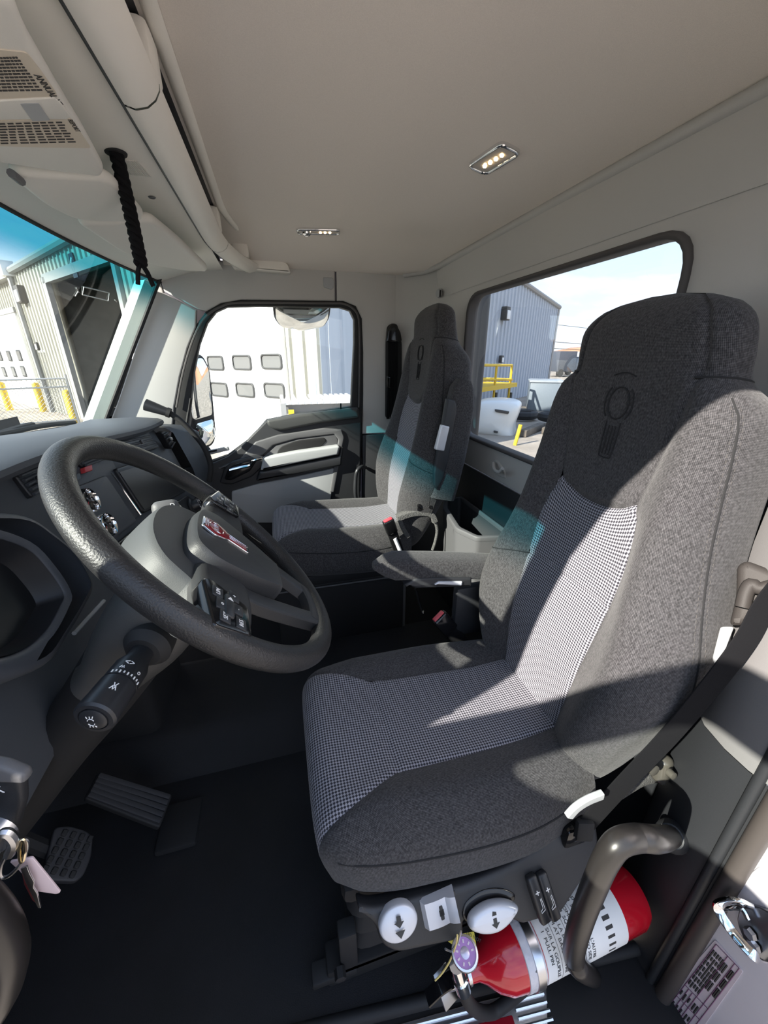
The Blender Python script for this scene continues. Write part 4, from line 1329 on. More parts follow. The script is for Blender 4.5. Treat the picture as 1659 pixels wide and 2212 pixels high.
# radio slot with a row of keys
rs = dpl([(236, 1188), (304, 1134), (336, 1152), (272, 1220)], 0.03, 'gloss_black', 'radio_panel', k=0.010, r=0.006, bev=0.003)
f = dF(0.014)
for i in range(5):
    c = pix_poly(f, [(278 + 8.5 * i, 1217 - 9 * i)])[0]
    new_obj('radio_key', fbox(f, (c.x, c.y, 0), (0.016, 0.010, 0.006), 0.002), 'pale_grey', rs)
for (x, y) in ((304, 1153), (306, 1173)):
    c = pix_poly(f, [(x, y)])[0]
    new_obj('heater_dial', lathe([(0, 0), (0.009, 0), (0.008, 0.008), (0, 0.009)], f @ Matrix.Translation((c.x, c.y, 0)), 16), 'white_print', rs)
dpl([(309, 1158), (316, 1152), (318, 1170), (311, 1174)], 0.004, mat('blue_mark', (0.02, 0.06, 0.5), 0.4), 'blue_mark', rs, k=0.014)
# hazard key
hz = dpl([(182, 1009), (199, 1003), (201, 1016), (185, 1021)], 0.012, mat('hazard_red', (0.50, 0.05, 0.06), 0.4), 'hazard_key', k=0.016, r=0.003, bev=0.002)
dpl([(150, 1030), (172, 1022), (176, 1034), (155, 1042)], 0.01, 'gloss_black', 'blank_key', k=0.012, r=0.003)
# vents
def vent(px, name='air_vent', nb=5, k=0.010):
    f = dF(k)
    pl = pix_poly(f, px)
    v = new_obj(name, plate(rounded(pl, 0.006), f, 0.03, 0.003), 'bezel_dark', dash)
    p = [Vector((q.x, q.y)) for q in pl]
    for i in range(nb):
        t = (i + 0.5) / nb
        a = p[0].lerp(p[3], t); b = p[1].lerp(p[2], t)
        a2, b2 = a.lerp(b, 0.07), b.lerp(a, 0.07)
        new_obj('vent_slat', tube([f @ Vector((a2.x, a2.y, 0.003)), f @ Vector((b2.x, b2.y, 0.003))], 0.0035, 6), 'dash_panel', v)
    m = p[0].lerp(p[1], 0.5).lerp(p[2].lerp(p[3], 0.5), 0.5)
    new_obj('vent_tab', fbox(f, (m.x, m.y, 0.008), (0.012, 0.014, 0.008), 0.002), 'charcoal_smooth', v)
vent([(32, 1026), (92, 1002), (110, 1050), (70, 1075)])
vent([(238, 946), (318, 930), (345, 966), (285, 985)])
vent([(150, 990), (225, 956), (250, 985), (180, 1010)])
f = frame((-0.405, 1.87, 0.82), Vector((0.35, 1, 0)), EZ)
pl = pix_poly(f, [(344, 936), (354, 931), (374, 958), (366, 971)])
v = new_obj('side_vent', plate(rounded(pl, 0.006), f @ Matrix.Translation((0, 0, 0.01)), 0.03, 0.003), 'bezel_dark', dash)
for i in range(4):
    t = (i + 0.5) / 4
    a = pl[0].lerp(pl[3], t); b = pl[1].lerp(pl[2], t)
    new_obj('vent_slat', tube([f @ Vector((a.x, a.y, 0.013)), f @ Vector((b.x, b.y, 0.013))], 0.003, 6), 'dash_panel', v)
new_obj('vent_tab', fbox(f, (pl[0].lerp(pl[2], 0.5).x, pl[0].lerp(pl[2], 0.5).y, 0.018), (0.014, 0.012, 0.01), 0.003), 'steel', v)
# instrument cluster hood behind the wheel
f = frame(Vector((-0.43, 0.60, 0.80)), EY, DUP)
def cl(px): return pix_poly(f, px)
outer = catmull([Vector((p.x, p.y, 0)) for p in cl([(-200, 1150), (-100, 1128), (0, 1132), (60, 1165), (120, 1215), (155, 1280), (140, 1322), (90, 1400), (40, 1460), (-80, 1500), (-200, 1480)])], 4, closed=True)
inner = catmull([Vector((p.x, p.y, 0)) for p in cl([(-190, 1200), (-100, 1180), (0, 1205), (50, 1250), (84, 1300), (78, 1325), (40, 1385), (-20, 1430), (-100, 1450), (-190, 1440)])], 4, closed=True)
def scl(P, k):
    c = sum(P, Vector()) / len(P)
    return [c + (p - c) * k for p in P]
new_obj('cluster_bezel', plate([(p.x, p.y) for p in outer], f @ Matrix.Translation((0, 0, 0.045)), 0.06, 0.012, [[(p.x, p.y) for p in inner]]), 'dash_panel', dash)
ch = inner
R_ = [[f @ Vector((p.x, p.y, z)) for p in scl(ch, k) + [scl(ch, k)[0]]] for k, z in ((1.0, 0.04), (0.93, 0.018), (0.86, 0.004))]
new_obj('cluster_recess', rows(R_, uv=False), 'bezel_dark', dash)
new_obj('cluster_screen', plate([(p.x, p.y) for p in scl(ch, 0.88)], f @ Matrix.Translation((0, 0, 0.004)), 0.004), 'screen', dash)
# pale trim line under the gauge panel
tl = [at(x, y, X=-0.385) for x, y in ((160, 1368), (190, 1335), (224, 1298))]
new_obj('trim_line', tube(tl, 0.004, 8), 'pale_grey', dash)
# knee panels below
R_ = []
for y in [0.22 + 0.12 * i for i in range(9)]:
    R_.append([Vector((x, y, z)) for x, z in ((-0.412, 0.60), (-0.44, 0.54), (-0.50, 0.46), (-0.56, 0.40), (-0.64, 0.34), (-0.80, 0.30))])
new_obj('knee_panel', rows(R_, uv=False), 'matte_black', dash)
new_obj('centre_stack_lower', box((-0.62, 1.14, 0.30), (0.36, 0.30, 0.56), 0.03, None, 3), 'matte_black', dash)

# windscreen wiper lying on the glass outside
wi = thing('windscreen_wiper', 'black windscreen wiper parked along the bottom of the glass', 'wiper', (-0.85, 1.3, 0.9))
wpnt = lambda x, y, o: (lambda p: p + Vector((-0.02 - o, 0, 0.0)))(at(x, y, X=-0.78))
bl_ = [wpnt(x, y, 0.0) for x, y in ((-60, 968), (60, 940), (150, 924), (238, 907))]
new_obj('blade', tube(catmull(bl_, 6), 0.007, 8), 'rubber', wi)
new_obj('blade_frame', tube(catmull([wpnt(x, y, 0.012) for x, y in ((-60, 958), (60, 930), (120, 918), (180, 912))], 5), 0.009, 8), 'matte_black', wi)
new_obj('wiper_arm', tube(catmull([wpnt(x, y, 0.02) for x, y in ((-80, 990), (0, 950), (60, 928), (100, 917))], 5), 0.011, 8), 'matte_black', wi)

# flexible map lamp on the passenger's side of the dash
gn = thing('gooseneck_lamp', 'black gooseneck map lamp curving up beside the passenger door', 'lamp', tuple(at(455, 1010, Y=1.80)))
nk = [at(x, y, Y=1.80) for x, y in ((452, 1040), (455, 1005), (440, 965), (412, 930), (385, 905), (364, 891))]
new_obj('flexible_neck', tube(catmull(nk, 6), 0.012, 10), 'rubber', gn)
hd_ = [at(x, y, Y=1.80) for x, y in ((366, 892), (345, 882), (314, 874))]
T_ = (hd_[2] - hd_[0])
new_obj('lamp_head', lathe([(0, 0), (0.017, 0), (0.019, 0.03), (0.021, 0.05), (0.024, T_.length), (0.019, T_.length + 0.002), (0, T_.length - 0.004)], axis_frame(hd_[0], T_), 20), 'charcoal_smooth', gn)
new_obj('lamp_collar', lathe([(0, -0.004), (0.020, -0.004), (0.020, 0.010), (0, 0.010)], axis_frame(hd_[0], T_), 20), 'rubber', gn)

# ================================================================== overhead console, visors, strap, lamps
oc = thing('overhead_console', 'pale grey overhead storage console with open pockets above the windscreen', 'console', (-0.12, 1.08, 1.49))
def ocx(y):
    return 0.0 if y < 1.45 else 0.10 * ((y - 1.45) / 0.5) ** 2
cp = [(-0.170, 1.512), (-0.165, 1.504), (-0.152, 1.501), (-0.136, 1.505), (-0.124, 1.514), (-0.117, 1.525), (-0.116, 1.533), (-0.121, 1.538), (-0.17, 1.537)]
def fascia(y0, y1, name):
    n = max(4, int((y1 - y0) / 0.04))
    R2 = [[Vector((x + ocx(y0 + (y1 - y0) * i / n), y0 + (y1 - y0) * i / n, z)) for x, z in cp] for i in range(n + 1)]
    return new_obj(name, rows(R2, uv=False), 'console_trim', oc)
fascia(0.20, 0.775, 'fascia_panel'); fascia(0.780, 1.60, 'fascia_panel'); fascia(1.604, 1.93, 'fascia_panel')
# shelf behind the pockets and its back wall
n = 24
yy = [0.20 + 1.73 * i / n for i in range(n + 1)]
new_obj('pocket_lining', rows([[Vector((-0.165, y, 1.538)) for y in yy], [Vector((-0.27, y, 1.538)) for y in yy], [Vector((-0.28, y, 1.60)) for y in yy], [Vector((-0.128, y, 1.602)) for y in yy]], uv=False), 'charcoal', oc)
# upper rim, against the headliner
new_obj('upper_rim', rows([[Vector((x + ocx(y), y, z)) for y in yy] for x, z in ((-0.122, 1.603), (-0.118, 1.599), (-0.112, 1.598), (-0.105, 1.599), (-0.100, 1.602), (-0.099, 1.604))], uv=False), 'console_trim', oc)
# dividers between the pockets
for y in (0.20, 0.80, 1.52, 1.86):
    new_obj('pocket_divider', box((-0.148 + ocx(y), y, 1.568), (0.06, 0.06 if y > 0.3 else 0.03, 0.066), 0.012), 'console_trim', oc)
# wing that closes the console at the door
F = frame((0, 1.93, 0), EX, EZ)
new_obj('end_wing', plate(rounded(pix_poly(F, [(492, 560), (510, 500), (530, 515), (575, 548), (605, 560), (622, 570), (629, 590), (505, 580)]), 0.008), F, 0.05, 0.008), 'console_trim', oc)
# seam shadow gap below the fascia
new_obj('seam_strip', tube([Vector((-0.168 + ocx(y), y, 1.508)) for y in yy], 0.003, 6), 'charcoal', oc)

# straps and clips stowed in the pocket
sp_ = thing('stowed_strap', 'black strap with steel clips stuffed in the overhead pocket', 'strap', (-0.15, 1.05, 1.540))
sp_pts = [Vector((-0.155, 0.88, 1.555)), Vector((-0.145, 0.95, 1.563)), Vector((-0.150, 1.02, 1.553)), Vector((-0.142, 1.10, 1.563)), Vector((-0.150, 1.20, 1.553))]
new_obj('webbing', tube(catmull(sp_pts, 5), 0.012, 8), 'webbing', sp_)
for y in (0.93, 1.00, 1.22):
    new_obj('clip', box((-0.133, y, 1.560), (0.012, 0.022, 0.016), 0.003), 'steel', sp_)

# visors
VO = Vector((-0.335, 1.0, 1.438)); VU = Vector((-0.21, 0, -0.035)).normalized()
FV = frame(VO, EY, VU)                       # EY x VU points up or down
if (FV.to_3x3() @ EZ).z > 0:
    FV = frame(VO, -EY, VU)
def vpoly(px, k=0.0):
    return pix_poly(FV @ Matrix.Translation((0, 0, k)), px)
def visor(px, label, r=0.03):
    pl = rounded(vpoly(px), r)
    me = plate(pl, FV, 0.022, 0.010, seg=4)
    c = sum((FV @ Vector((p.x, p.y, 0)) for p in pl), Vector()) / len(pl)
    t = thing('sun_visor', label, 'sun visor', tuple(c), 'sun visors along the header')
    new_obj('visor_pad', me, 'visor_vinyl', t)
    return t
v1 = visor([(-230, -60), (30, -10), (60, 80), (132, 205), (190, 300), (229, 372), (222, 386), (150, 378), (0, 356), (-150, 330), (-230, 250)], 'sun visor with printed inspection papers tucked under a strap')
v2 = visor([(22, 378), (150, 386), (222, 388), (250, 400), (314, 468), (308, 480), (240, 482), (165, 478), (100, 448), (40, 400)], 'plain sun visor between the paper-covered one and the door-side one')
v3 = visor([(165, 484), (240, 486), (330, 478), (390, 525), (450, 582), (446, 588), (400, 586), (330, 574), (260, 545), (190, 500)], 'plain sun visor tapering towards the passenger door')
# visor details
def vtube(px, r, k=0.0):
    f = FV @ Matrix.Translation((0, 0, k)); n_ = f.to_3x3() @ EZ
    return tube(catmull([onp(x, y, f.to_translation(), n_) for x, y in px], 4), r, 8)
new_obj('pivot_clip', vtube([(24, 374), (34, 382), (46, 392)], 0.006, 0.004), 'mid_grey', v2)
# papers on the driver's visor
f1 = FV @ Matrix.Translation((0, 0, 0.0012))
def paper(px, nm):
    return new_obj(nm, plate(rounded(vpoly(px, 0.0012), 0.004), f1, 0.0011), 'paper_cream', v1)
pA = paper([(-200, 92), (0, 108), (58, 114), (92, 158), (124, 204), (114, 213), (0, 216), (-200, 215)], 'inspection_paper')
pB = paper([(-200, 262), (0, 262), (154, 257), (197, 320), (100, 319), (0, 316), (-200, 308)], 'inspection_paper')
f2 = FV @ Matrix.Translation((0, 0, 0.0016)); n2_ = f2.to_3x3() @ EZ
def vp2(x, y): return onp(x, y, f2.to_translation(), n2_)
def print_lines(rows_px, parent):
    ms = []
    for (a, b) in rows_px:
        A, B = vp2(*a), vp2(*b)
        nseg = 9
        for i in range(nseg):
            t0 = i / nseg; t1 = (i + random.uniform(0.65, 0.92)) / nseg
            ms.append(tube([A.lerp(B, t0), A.lerp(B, t1)], 0.0009, 4))
    o = new_obj('printed_lines', join(*ms), 'dark_print', parent)
    o['kind'] = 'stuff'
    return o
print_lines([((-20, 126 + 7 * i), (40 + 5.2 * i, 124 + 7 * i)) for i in range(11)], pA)
print_lines([((-20, 268 + 6 * i), (138 + 4 * i, 264 + 6 * i)) for i in range(8)], pB)
pa, pbb = vp2(120, 203), vp2(94, 184)
ftx = frame(vp2(106, 196), vp2(120, 213) - vp2(96, 182), n2_.cross(vp2(120, 213) - vp2(96, 182)))
new_obj('heading_text', text('ANNUAL VE', 0.010, ftx, 0.0002), 'dark_print', pA)
ftx = frame(vp2(160, 272), vp2(168, 284) - vp2(150, 258), n2_.cross(vp2(168, 284) - vp2(150, 258)))
new_obj('heading_text', text('REPORT', 0.008, ftx, 0.0002), 'dark_print', pB)
sb_ = new_obj('visor_strap', plate(vpoly([(-220, 222), (0, 219), (118, 213), (132, 224), (154, 254), (145, 258), (0, 259), (-220, 256)], 0.003), FV @ Matrix.Translation((0, 0, 0.003)), 0.003, 0.001), 'visor_vinyl', v1)
tg_ = new_obj('strap_label', plate(vpoly([(44, 225), (84, 224), (108, 260), (70, 262)], 0.0036), FV @ Matrix.Translation((0, 0, 0.0036)), 0.0006), 'pale_grey', sb_)

# ribbed speaker patch on the header
def hp(x, y):
    best = None
    for k in range(0, 101):
        for_u = k / 100
        X_, Z_ = None, None
    d = ray(x, y)
    lo_, hi_ = 0.2, 3.0
    bestt, bd_ = None, 9
    for i in range(600):
        t = lo_ + (hi_ - lo_) * i / 600
        p = CAM + d * t
        if p.y < 0.2 or p.y > 1.95: continue
        a = ws(p.y, 1.462); 
        u = (p.x - a.x) / (-0.165 - a.x)
        if 0 <= u <= 1:
            dz = abs(hdr(u, p.y).z - p.z)
            if dz < bd_: bd_, bestt = dz, p
    return bestt
gq = [hp(*p) for p in ((240, 340), (296, 346), (326, 380), (268, 374))]
for i in range(14):
    t = i / 13
    new_obj('grille_rib', tube([gq[0].lerp(gq[1], t) + Vector((0, 0, -0.001)), gq[3].lerp(gq[2], t) + Vector((0, 0, -0.001))], 0.0016, 5), 'visor_vinyl', hd)
new_obj('screw_cap', lathe([(0, 0), (0.008, 0), (0.006, 0.002), (0, 0.002)], axis_frame(hp(328, 425) + Vector((0, 0, -0.001)), (0, 0, -1)), 16), 'mid_grey', hd)

# braided tether hanging through a hole in the header
h0 = hp(250, 330)
bs_ = thing('braided_strap', 'black braided strap hanging from the windscreen header', 'strap', tuple(h0))
zb = 1.18 + (1.0) * 0
def strap_z(yp):
    lo_, hi_ = 0.9, 1.52
    for _ in range(40):
        m_ = (lo_ + hi_) / 2
        d = Vector((h0.x, h0.y, m_)) - CAM
        y_ = CY - FPX * d.dot(UP) / d.dot(FW)
        if y_ > yp: lo_ = m_
        else: hi_ = m_
    return m_
zb = strap_z(572)
for s_ in range(3):
    pts = []
    for i in range(121):
        t = i / 120
        a = 2 * pi * (t * 5.0 + s_ / 3)
        pts.append(Vector((h0.x + 0.0065 * cos(a) + 0.004 * t, h0.y + 0.0085 * sin(a) + 0.006 * sin(3 * t), h0.z + 0.01 + (zb - h0.z - 0.01) * t)))
    new_obj('braid_strand', tube(pts, 0.0058, 7), 'webbing', bs_)
for dx in (-0.006, 0.007):
    new_obj('loose_end', tube([Vector((h0.x + 0.004, h0.y, zb + 0.006)), Vector((h0.x + 0.004 + dx, h0.y + dx, zb - 0.012)), Vector((h0.x + 0.004 + dx * 1.8, h0.y + dx, zb - 0.034))], 0.006, 8, flat=(0.012, 0.004)), 'webbing', bs_)
new_obj('grommet', lathe([(0.010, 0.0), (0.018, 0.0), (0.017, 0.003), (0.010, 0.003)], axis_frame(h0 + Vector((0, 0, 0.001)), (0, 0, -1)), 20), 'matte_black', bs_)

# dome lamps
mat('lamp_lens', (0.55, 0.50, 0.44), 0.2)
mat('led', (1, 0.8, 0.5), 0.3, emit=((1.0, 0.72, 0.38), 14.0))
def dome(px_a, px_b, label, w, swivel):
    def hit(x, y):
        d = ray(x, y); z = 1.59
        for _ in range(12):
            t = (z - CAM.z) / d.z
            p = CAM + d * t
            z = ceil_z(p.x, p.y)
        return p
    A_, B_ = hit(*px_a), hit(*px_b)
    c = (A_ + B_) / 2
    e_ = 0.01
    nx = (ceil_z(c.x + e_, c.y) - ceil_z(c.x - e_, c.y)) / (2 * e_); ny = (ceil_z(c.x, c.y + e_) - ceil_z(c.x, c.y - e_)) / (2 * e_)
    n_ = Vector((nx, ny, -1)).normalized()
    eu = (B_ - A_).normalized()
    Fl = frame(c, eu, n_.cross(eu))
    L_ = (B_ - A_).length
    t = thing('dome_lamp', label, 'lamp', tuple(c), 'chrome-rimmed dome lamps in the headliner')
    ol = rounded([(-L_ / 2, -w / 2), (L_ / 2, -w / 2), (L_ / 2, w / 2), (-L_ / 2, w / 2)], 0.018, 6)
    il = rounded([(-L_ / 2 + 0.008, -w / 2 + 0.008), (L_ / 2 - 0.008, -w / 2 + 0.008), (L_ / 2 - 0.008, w / 2 - 0.008), (-L_ / 2 + 0.008, w / 2 - 0.008)], 0.012, 6)
    new_obj('chrome_bezel', plate(ol, Fl @ Matrix.Translation((0, 0, 0.009)), 0.020, 0.005, [il], seg=3), 'chrome', t)
    new_obj('lens', plate(il, Fl @ Matrix.Translation((0, 0, 0.006)), 0.010, 0.002), 'lamp_lens', t)
    for i in range(4):
        if swivel and i == 0:
            Fx = Fl @ Matrix.Translation((-L_ / 2 + 0.036, 0, 0.006))
            new_obj('swivel_eye', lathe([(0.0, 0.0), (0.018, 0.0), (0.016, 0.008), (0.009, 0.012), (0.0, 0.010)], Fx, 24), 'chrome', t)
            continue
        x = (-0.010 + 0.017 * i) if swivel else (-0.030 + 0.020 * i)
        new_obj('led', lathe([(0, 0), (0.0045, 0), (0.0038, 0.003), (0, 0.004)], Fl @ Matrix.Translation((x, 0, 0.006)), 12), 'led', t)
    return t
dome((640, 497), (735, 498), 'slim chrome-rimmed dome lamp with a swivel spot, by the passenger door', 0.048, True)
dome((1030, 363), (1108, 313), 'chrome-rimmed dome lamp with four lit diodes over the rear window', 0.060, False)
# ================================================================== pedals
F = frame(Vector((-0.50, 0.80, 0.13)), Vector((0.90, -0.36, -0.10)), Vector((0.30, 0.62, 0.62)))
def ped_pts(px, F_):
    return pix_poly(F_, px)
# accelerator: wide ribbed treadle
O_ = Vector((-0.47, 0.80, 0.13)); n_ = Vector((0.50, -0.15, 0.85)).normalized()
q = [onp(x, y, O_, n_) for x, y in ((212, 1668), (373, 1716), (346, 1788), (182, 1724))]
acc = thing('accelerator_pedal', 'wide black accelerator pedal with long moulded ribs', 'pedal', ((q[0] + q[2]) / 2 - Vector((0, 0, 0.13)))[:])
Fa = frame((q[0] + q[1] + q[2] + q[3]) / 4, q[1] - q[0], n_.cross(q[1] - q[0]))
pl = [loc2(Fa, p) for p in q]
mat('pedal_rubber', (0.026, 0.026, 0.030), 0.6, bump=(500, 0.2))
new_obj('treadle', plate(rounded(pl, 0.008), Fa, 0.018, 0.004), 'rubber', acc)
for k in range(5):
    t = 0.06 + 0.18 * k
    a, b = pl[0].lerp(pl[3], t + 0.075), pl[1].lerp(pl[2], t + 0.075)
    a, b = a.lerp(b, 0.03), b.lerp(a, 0.03)
    new_obj('tread_rib', tube([Fa @ Vector((a.x, a.y, 0.003)), Fa @ Vector((b.x, b.y, 0.003))], 0.01, 10, flat=(0.0125, 0.008), hint=n_), 'pedal_rubber', acc)
new_obj('pedal_base', join(tube([Fa @ Vector((pl[0].x * 0.3, 0, -0.015)), (q[0] + q[2]) / 2 + Vector((0.03, 0.02, -0.10))], 0.02, 8), box((q[1] + q[2])[:] and ((q[1] + q[2]) / 2 + Vector((0.02, 0.0, -0.075)))[:], (0.10, 0.12, 0.03), 0.008)), 'matte_black', acc)
# brake pedal
O_ = Vector((-0.55, 0.70, 0.16)); n_ = Vector((0.62, -0.20, 0.75)).normalized()
px = [(118, 1786), (150, 1783), (186, 1793), (202, 1806), (198, 1850), (182, 1890), (165, 1904), (112, 1902), (92, 1894), (104, 1840)]
P3 = [onp(x, y, O_, n_) for x, y in px]
c_ = sum(P3, Vector()) / len(P3)
brk = thing('brake_pedal', 'black brake pedal with a square rubber pad and tread blocks', 'pedal', (c_.x, c_.y, 0.0))
Fb_ = frame(c_, P3[3] - P3[0], n_.cross(P3[3] - P3[0]))
pl = [loc2(Fb_, p) for p in P3]
new_obj('pad', plate(rounded(pl, 0.010), Fb_, 0.020, 0.004), 'pedal_rubber', brk)
xs = [p.x for p in pl]; ys_ = [p.y for p in pl]
for r_ in range(5):
    for k in range(4):
        x = min(xs) + (max(xs) - min(xs)) * (0.24 + 0.18 * k); y = min(ys_) + (max(ys_) - min(ys_)) * (0.16 + 0.17 * r_)
        new_obj('tread_block', fbox(Fb_, (x, y, 0.001), (0.011, 0.012, 0.006), 0.0015, 1), 'rubber', brk)
new_obj('pedal_arm', tube(catmull([c_ - n_ * 0.02, c_ + Vector((-0.08, 0.02, 0.05)), c_ + Vector((-0.16, 0.02, 0.20)), c_ + Vector((-0.20, 0.02, 0.38))], 5), 0.016, 8), 'matte_black', brk)

# ================================================================== ignition panel and keys at the left knee
ig = thing('ignition_panel', 'small grey switch panel with a rotary light knob left of the column', 'switch panel', at(10, 1720, Y=0.33)[:])
F = frame(at(10, 1730, Y=0.33), Vector((1, -0.25, 0)), EZ)
new_obj('panel_face', plate(rounded(pix_poly(F, [(-80, 1655), (0, 1664), (42, 1690), (46, 1740), (30, 1800), (-80, 1860)]), 0.008), F, 0.012, 0.004), 'charcoal', ig)
new_obj('light_knob', plate(rounded(pix_poly(F @ Matrix.Translation((0, 0, 0.012)), [(-60, 1650), (0, 1660), (50, 1680), (53, 1696), (0, 1694), (-60, 1690)]), 0.004), F @ Matrix.Translation((0, 0, 0.012)), 0.012, 0.004), 'mid_grey', ig)
new_obj('knob_mark', text('K', 0.012, F @ Matrix.Translation((*pix_poly(F, [(0, 1704)])[0], 0.001)), 0.0003), 'white_print', ig)
new_obj('lock_cylinder', lathe([(0, 0), (0.020, 0), (0.018, 0.012), (0, 0.013)], F @ Matrix.Translation((*pix_poly(F, [(-4, 1790)])[0], 0.0)), 24), 'steel', ig)
ky = thing('key_ring', 'steel key ring with keys and a pale paper tag hanging from the ignition', 'keys', at(20, 1800, Y=0.30)[:])
yk = 0.30
def kp_(x, y, dy=0.0): return at(x, y, Y=yk + dy)
c0 = kp_(30, 1840)
def ring_(cpx, rpx, ry, tilt, r=0.0016):
    c = kp_(*cpx); rad = (kp_(cpx[0] + rpx, cpx[1]) - c).length; rad2 = (kp_(cpx[0], cpx[1] + ry) - c).length
    ex, ez = (kp_(cpx[0] + 10, cpx[1]) - c).normalized(), (kp_(cpx[0], cpx[1] - 10) - c).normalized()
    return tube([c + ex * (rad * cos(a) * cos(tilt) - rad2 * sin(a) * sin(tilt)) + ez * (rad * cos(a) * sin(tilt) + rad2 * sin(a) * cos(tilt)) + Vector((0, rad * 0.4 * sin(a), 0)) for a in [2 * pi * i / 28 for i in range(28)]], r, 6, closed=True)
new_obj('split_ring', ring_((30, 1855), 20, 34, -0.3), 'steel', ky)
new_obj('wire_loop', ring_((48, 1838), 6, 22, 0.0), mat('brass', (0.75, 0.65, 0.45), 0.25, metal=1.0), ky)
new_obj('key_shackle', tube(catmull([kp_(-8, 1838), kp_(0, 1806), kp_(16, 1800), kp_(30, 1820), kp_(20, 1846)], 5), 0.0045, 8), 'steel', ky)
Ft = frame(kp_(80, 1895), kp_(130, 1925) - kp_(60, 1860), Vector((0, -0.25, 1)))
mat('tag_card', (0.62, 0.50, 0.52), 0.45)
tagp = frame(Vector((0, yk + 0.004, 0)), EX, EZ)
new_obj('paper_tag', plate(rounded(pix_poly(tagp, [(20, 1862), (70, 1853), (131, 1928), (122, 1932), (80, 1926), (40, 1880)]), 0.002), tagp, 0.002, 0.0005), 'tag_card', ky)
tagp = frame(Vector((0, yk - 0.003, 0)), EX, EZ)
new_obj('key', plate(pix_poly(tagp, [(44, 1878), (58, 1872), (64, 1888), (74, 1906), (72, 1918), (80, 1930), (88, 1962), (82, 1962), (66, 1930), (54, 1905)]), tagp, 0.002, 0.0004), 'steel', ky)
tagp = frame(Vector((0, yk + 0.002, 0)), EX, EZ)
new_obj('key_head', plate(pix_poly(tagp, [(46, 1884), (60, 1900), (72, 1926), (86, 1958), (70, 1946), (52, 1912)]), tagp, 0.003, 0.0005), mat('dark_red_plastic', (0.10, 0.01, 0.015), 0.4), ky)

# grab handle on the driver's door frame, close to the camera
gh = thing('door_grab_handle', 'dark satin grab bar curving beside the hanging keys', 'grab handle', at(-30, 2100, Y=0.27)[:])
pth = [at(x, y, Y=0.27) for x, y in ((-170, 1880), (-90, 1925), (-28, 1980), (8, 2045), (8, 2105), (-16, 2170), (-70, 2240), (-150, 2290))]
mat('satin_bronze', (0.026, 0.023, 0.022), 0.34, metal=0.2)
new_obj('bar', tube(catmull(pth, 6), 0.0185, 16), 'satin_bronze', gh)
for p, q_ in ((pth[0], pth[1]), (pth[-1], pth[-2])):
    new_obj('bar_mount', lathe([(0, -0.02), (0.028, -0.02), (0.028, 0.01), (0.020, 0.02), (0, 0.02)], axis_frame(p, p - q_), 20), 'charcoal', gh)

# ================================================================== driver's door frame
pj = thing('trim_7', None, None, (0.64, 0.22, 0.0)); st(pj, 'charcoal pillar trim and rubber seal of the driver door opening')
# inner pillar cover
yin = [(0.200, 0.644), (0.212, 0.636), (0.235, 0.632), (0.27, 0.634), (0.31, 0.645), (0.36, 0.68)]
new_obj('pillar_cover', rows([[Vector((x, y, z)) for (y, x) in yin] for z in (-0.30, 0.0, 0.3, 0.6)], uv=False), 'charcoal', pj)
new_obj('upper_pillar_cover', rows([[Vector((x - 0.004, y, z)) for (y, x) in yin] for z in (0.605, 0.9, 1.2, 1.5)], uv=False), 'pillar_grey', pj)
new_obj('door_seal', tube([(0.640, 0.198, z) for z in (-0.45, 0.0, 0.4, 0.8, 1.2, 1.5)], 0.014, 12), mat('seal_brown', (0.060, 0.050, 0.046), 0.5), pj)
new_obj('seal_flange', tube([(0.633, 0.222, z) for z in (-0.45, 0.0, 0.4, 0.8, 1.2, 1.5)], 0.008, 10), 'charcoal', pj)
jm = thing('trim_8', None, None, (0.66, 0.1, 0.0)); st(jm, 'white painted door jamb with a striker and data label')
FJ = frame((0.652, 0, 0), -EY, EZ)              # (-y, z), normal -X... towards the windscreen
if (FJ.to_3x3() @ EZ).x > 0: FJ = frame((0.652, 0, 0), EY, EZ)
sgn = 1 if (FJ.to_3x3() @ EX).y > 0 else -1
new_obj('jamb_panel', plate([(sgn * 0.205, -0.6), (sgn * -0.10, -0.6), (sgn * -0.10, 1.5), (sgn * 0.205, 1.5)], FJ, 0.06, 0.0), 'white_body', jm)
def jF(k): return FJ @ Matrix.Translation((0, 0, k))
def jpoly(px, k): return pix_poly(jF(k), px)
new_obj('jamb_step', plate(rounded(jpoly([(1560, 1935), (1640, 1870), (1760, 1960), (1760, 2100), (1640, 2080), (1575, 2020)], 0.004), 0.01), jF(0.004), 0.02, 0.003), 'white_body', jm)
lb = new_obj('data_label', plate(rounded(jpoly([(1545, 2030), (1605, 2098), (1500, 2245), (1400, 2360), (1320, 2290), (1440, 2150)], 0.0012), 0.004), jF(0.0012), 0.001), 'paper_pink', jm)
fl = jF(0.0018); nl = fl.to_3x3() @ EZ
def jl(a, b, r=0.0006, m='print_purple'):
    return tube([onp(*a, fl.to_translation(), nl), onp(*b, fl.to_translation(), nl)], r, 4)
T0, T1, T2 = (1547, 2040), (1597, 2092), (1393, 2320)      # corners of the printed table
def tb_(u, v):
    """u across (0..1 from T0 to T1), v down the table"""
    A_ = Vector(T0).lerp(Vector(T1), u)
    d_ = Vector((-150, 195))
    p = A_ + d_ * v
    return (p.x, p.y)
ms = [jl(tb_(u, 0), tb_(u, 1.3)) for u in (0, 0.5, 0.8, 1.0)] + [jl(tb_(0, v), tb_(1, v)) for v in (0, 0.45, 0.57, 0.69, 0.81, 0.93, 1.05, 1.17)] + [jl(tb_(u, 0.45), tb_(u, 1.3)) for u in (0.17, 0.33)]
gr_ = new_obj('table_rules', join(*ms), 'print_purple', lb); gr_['kind'] = 'stuff'
ms = []
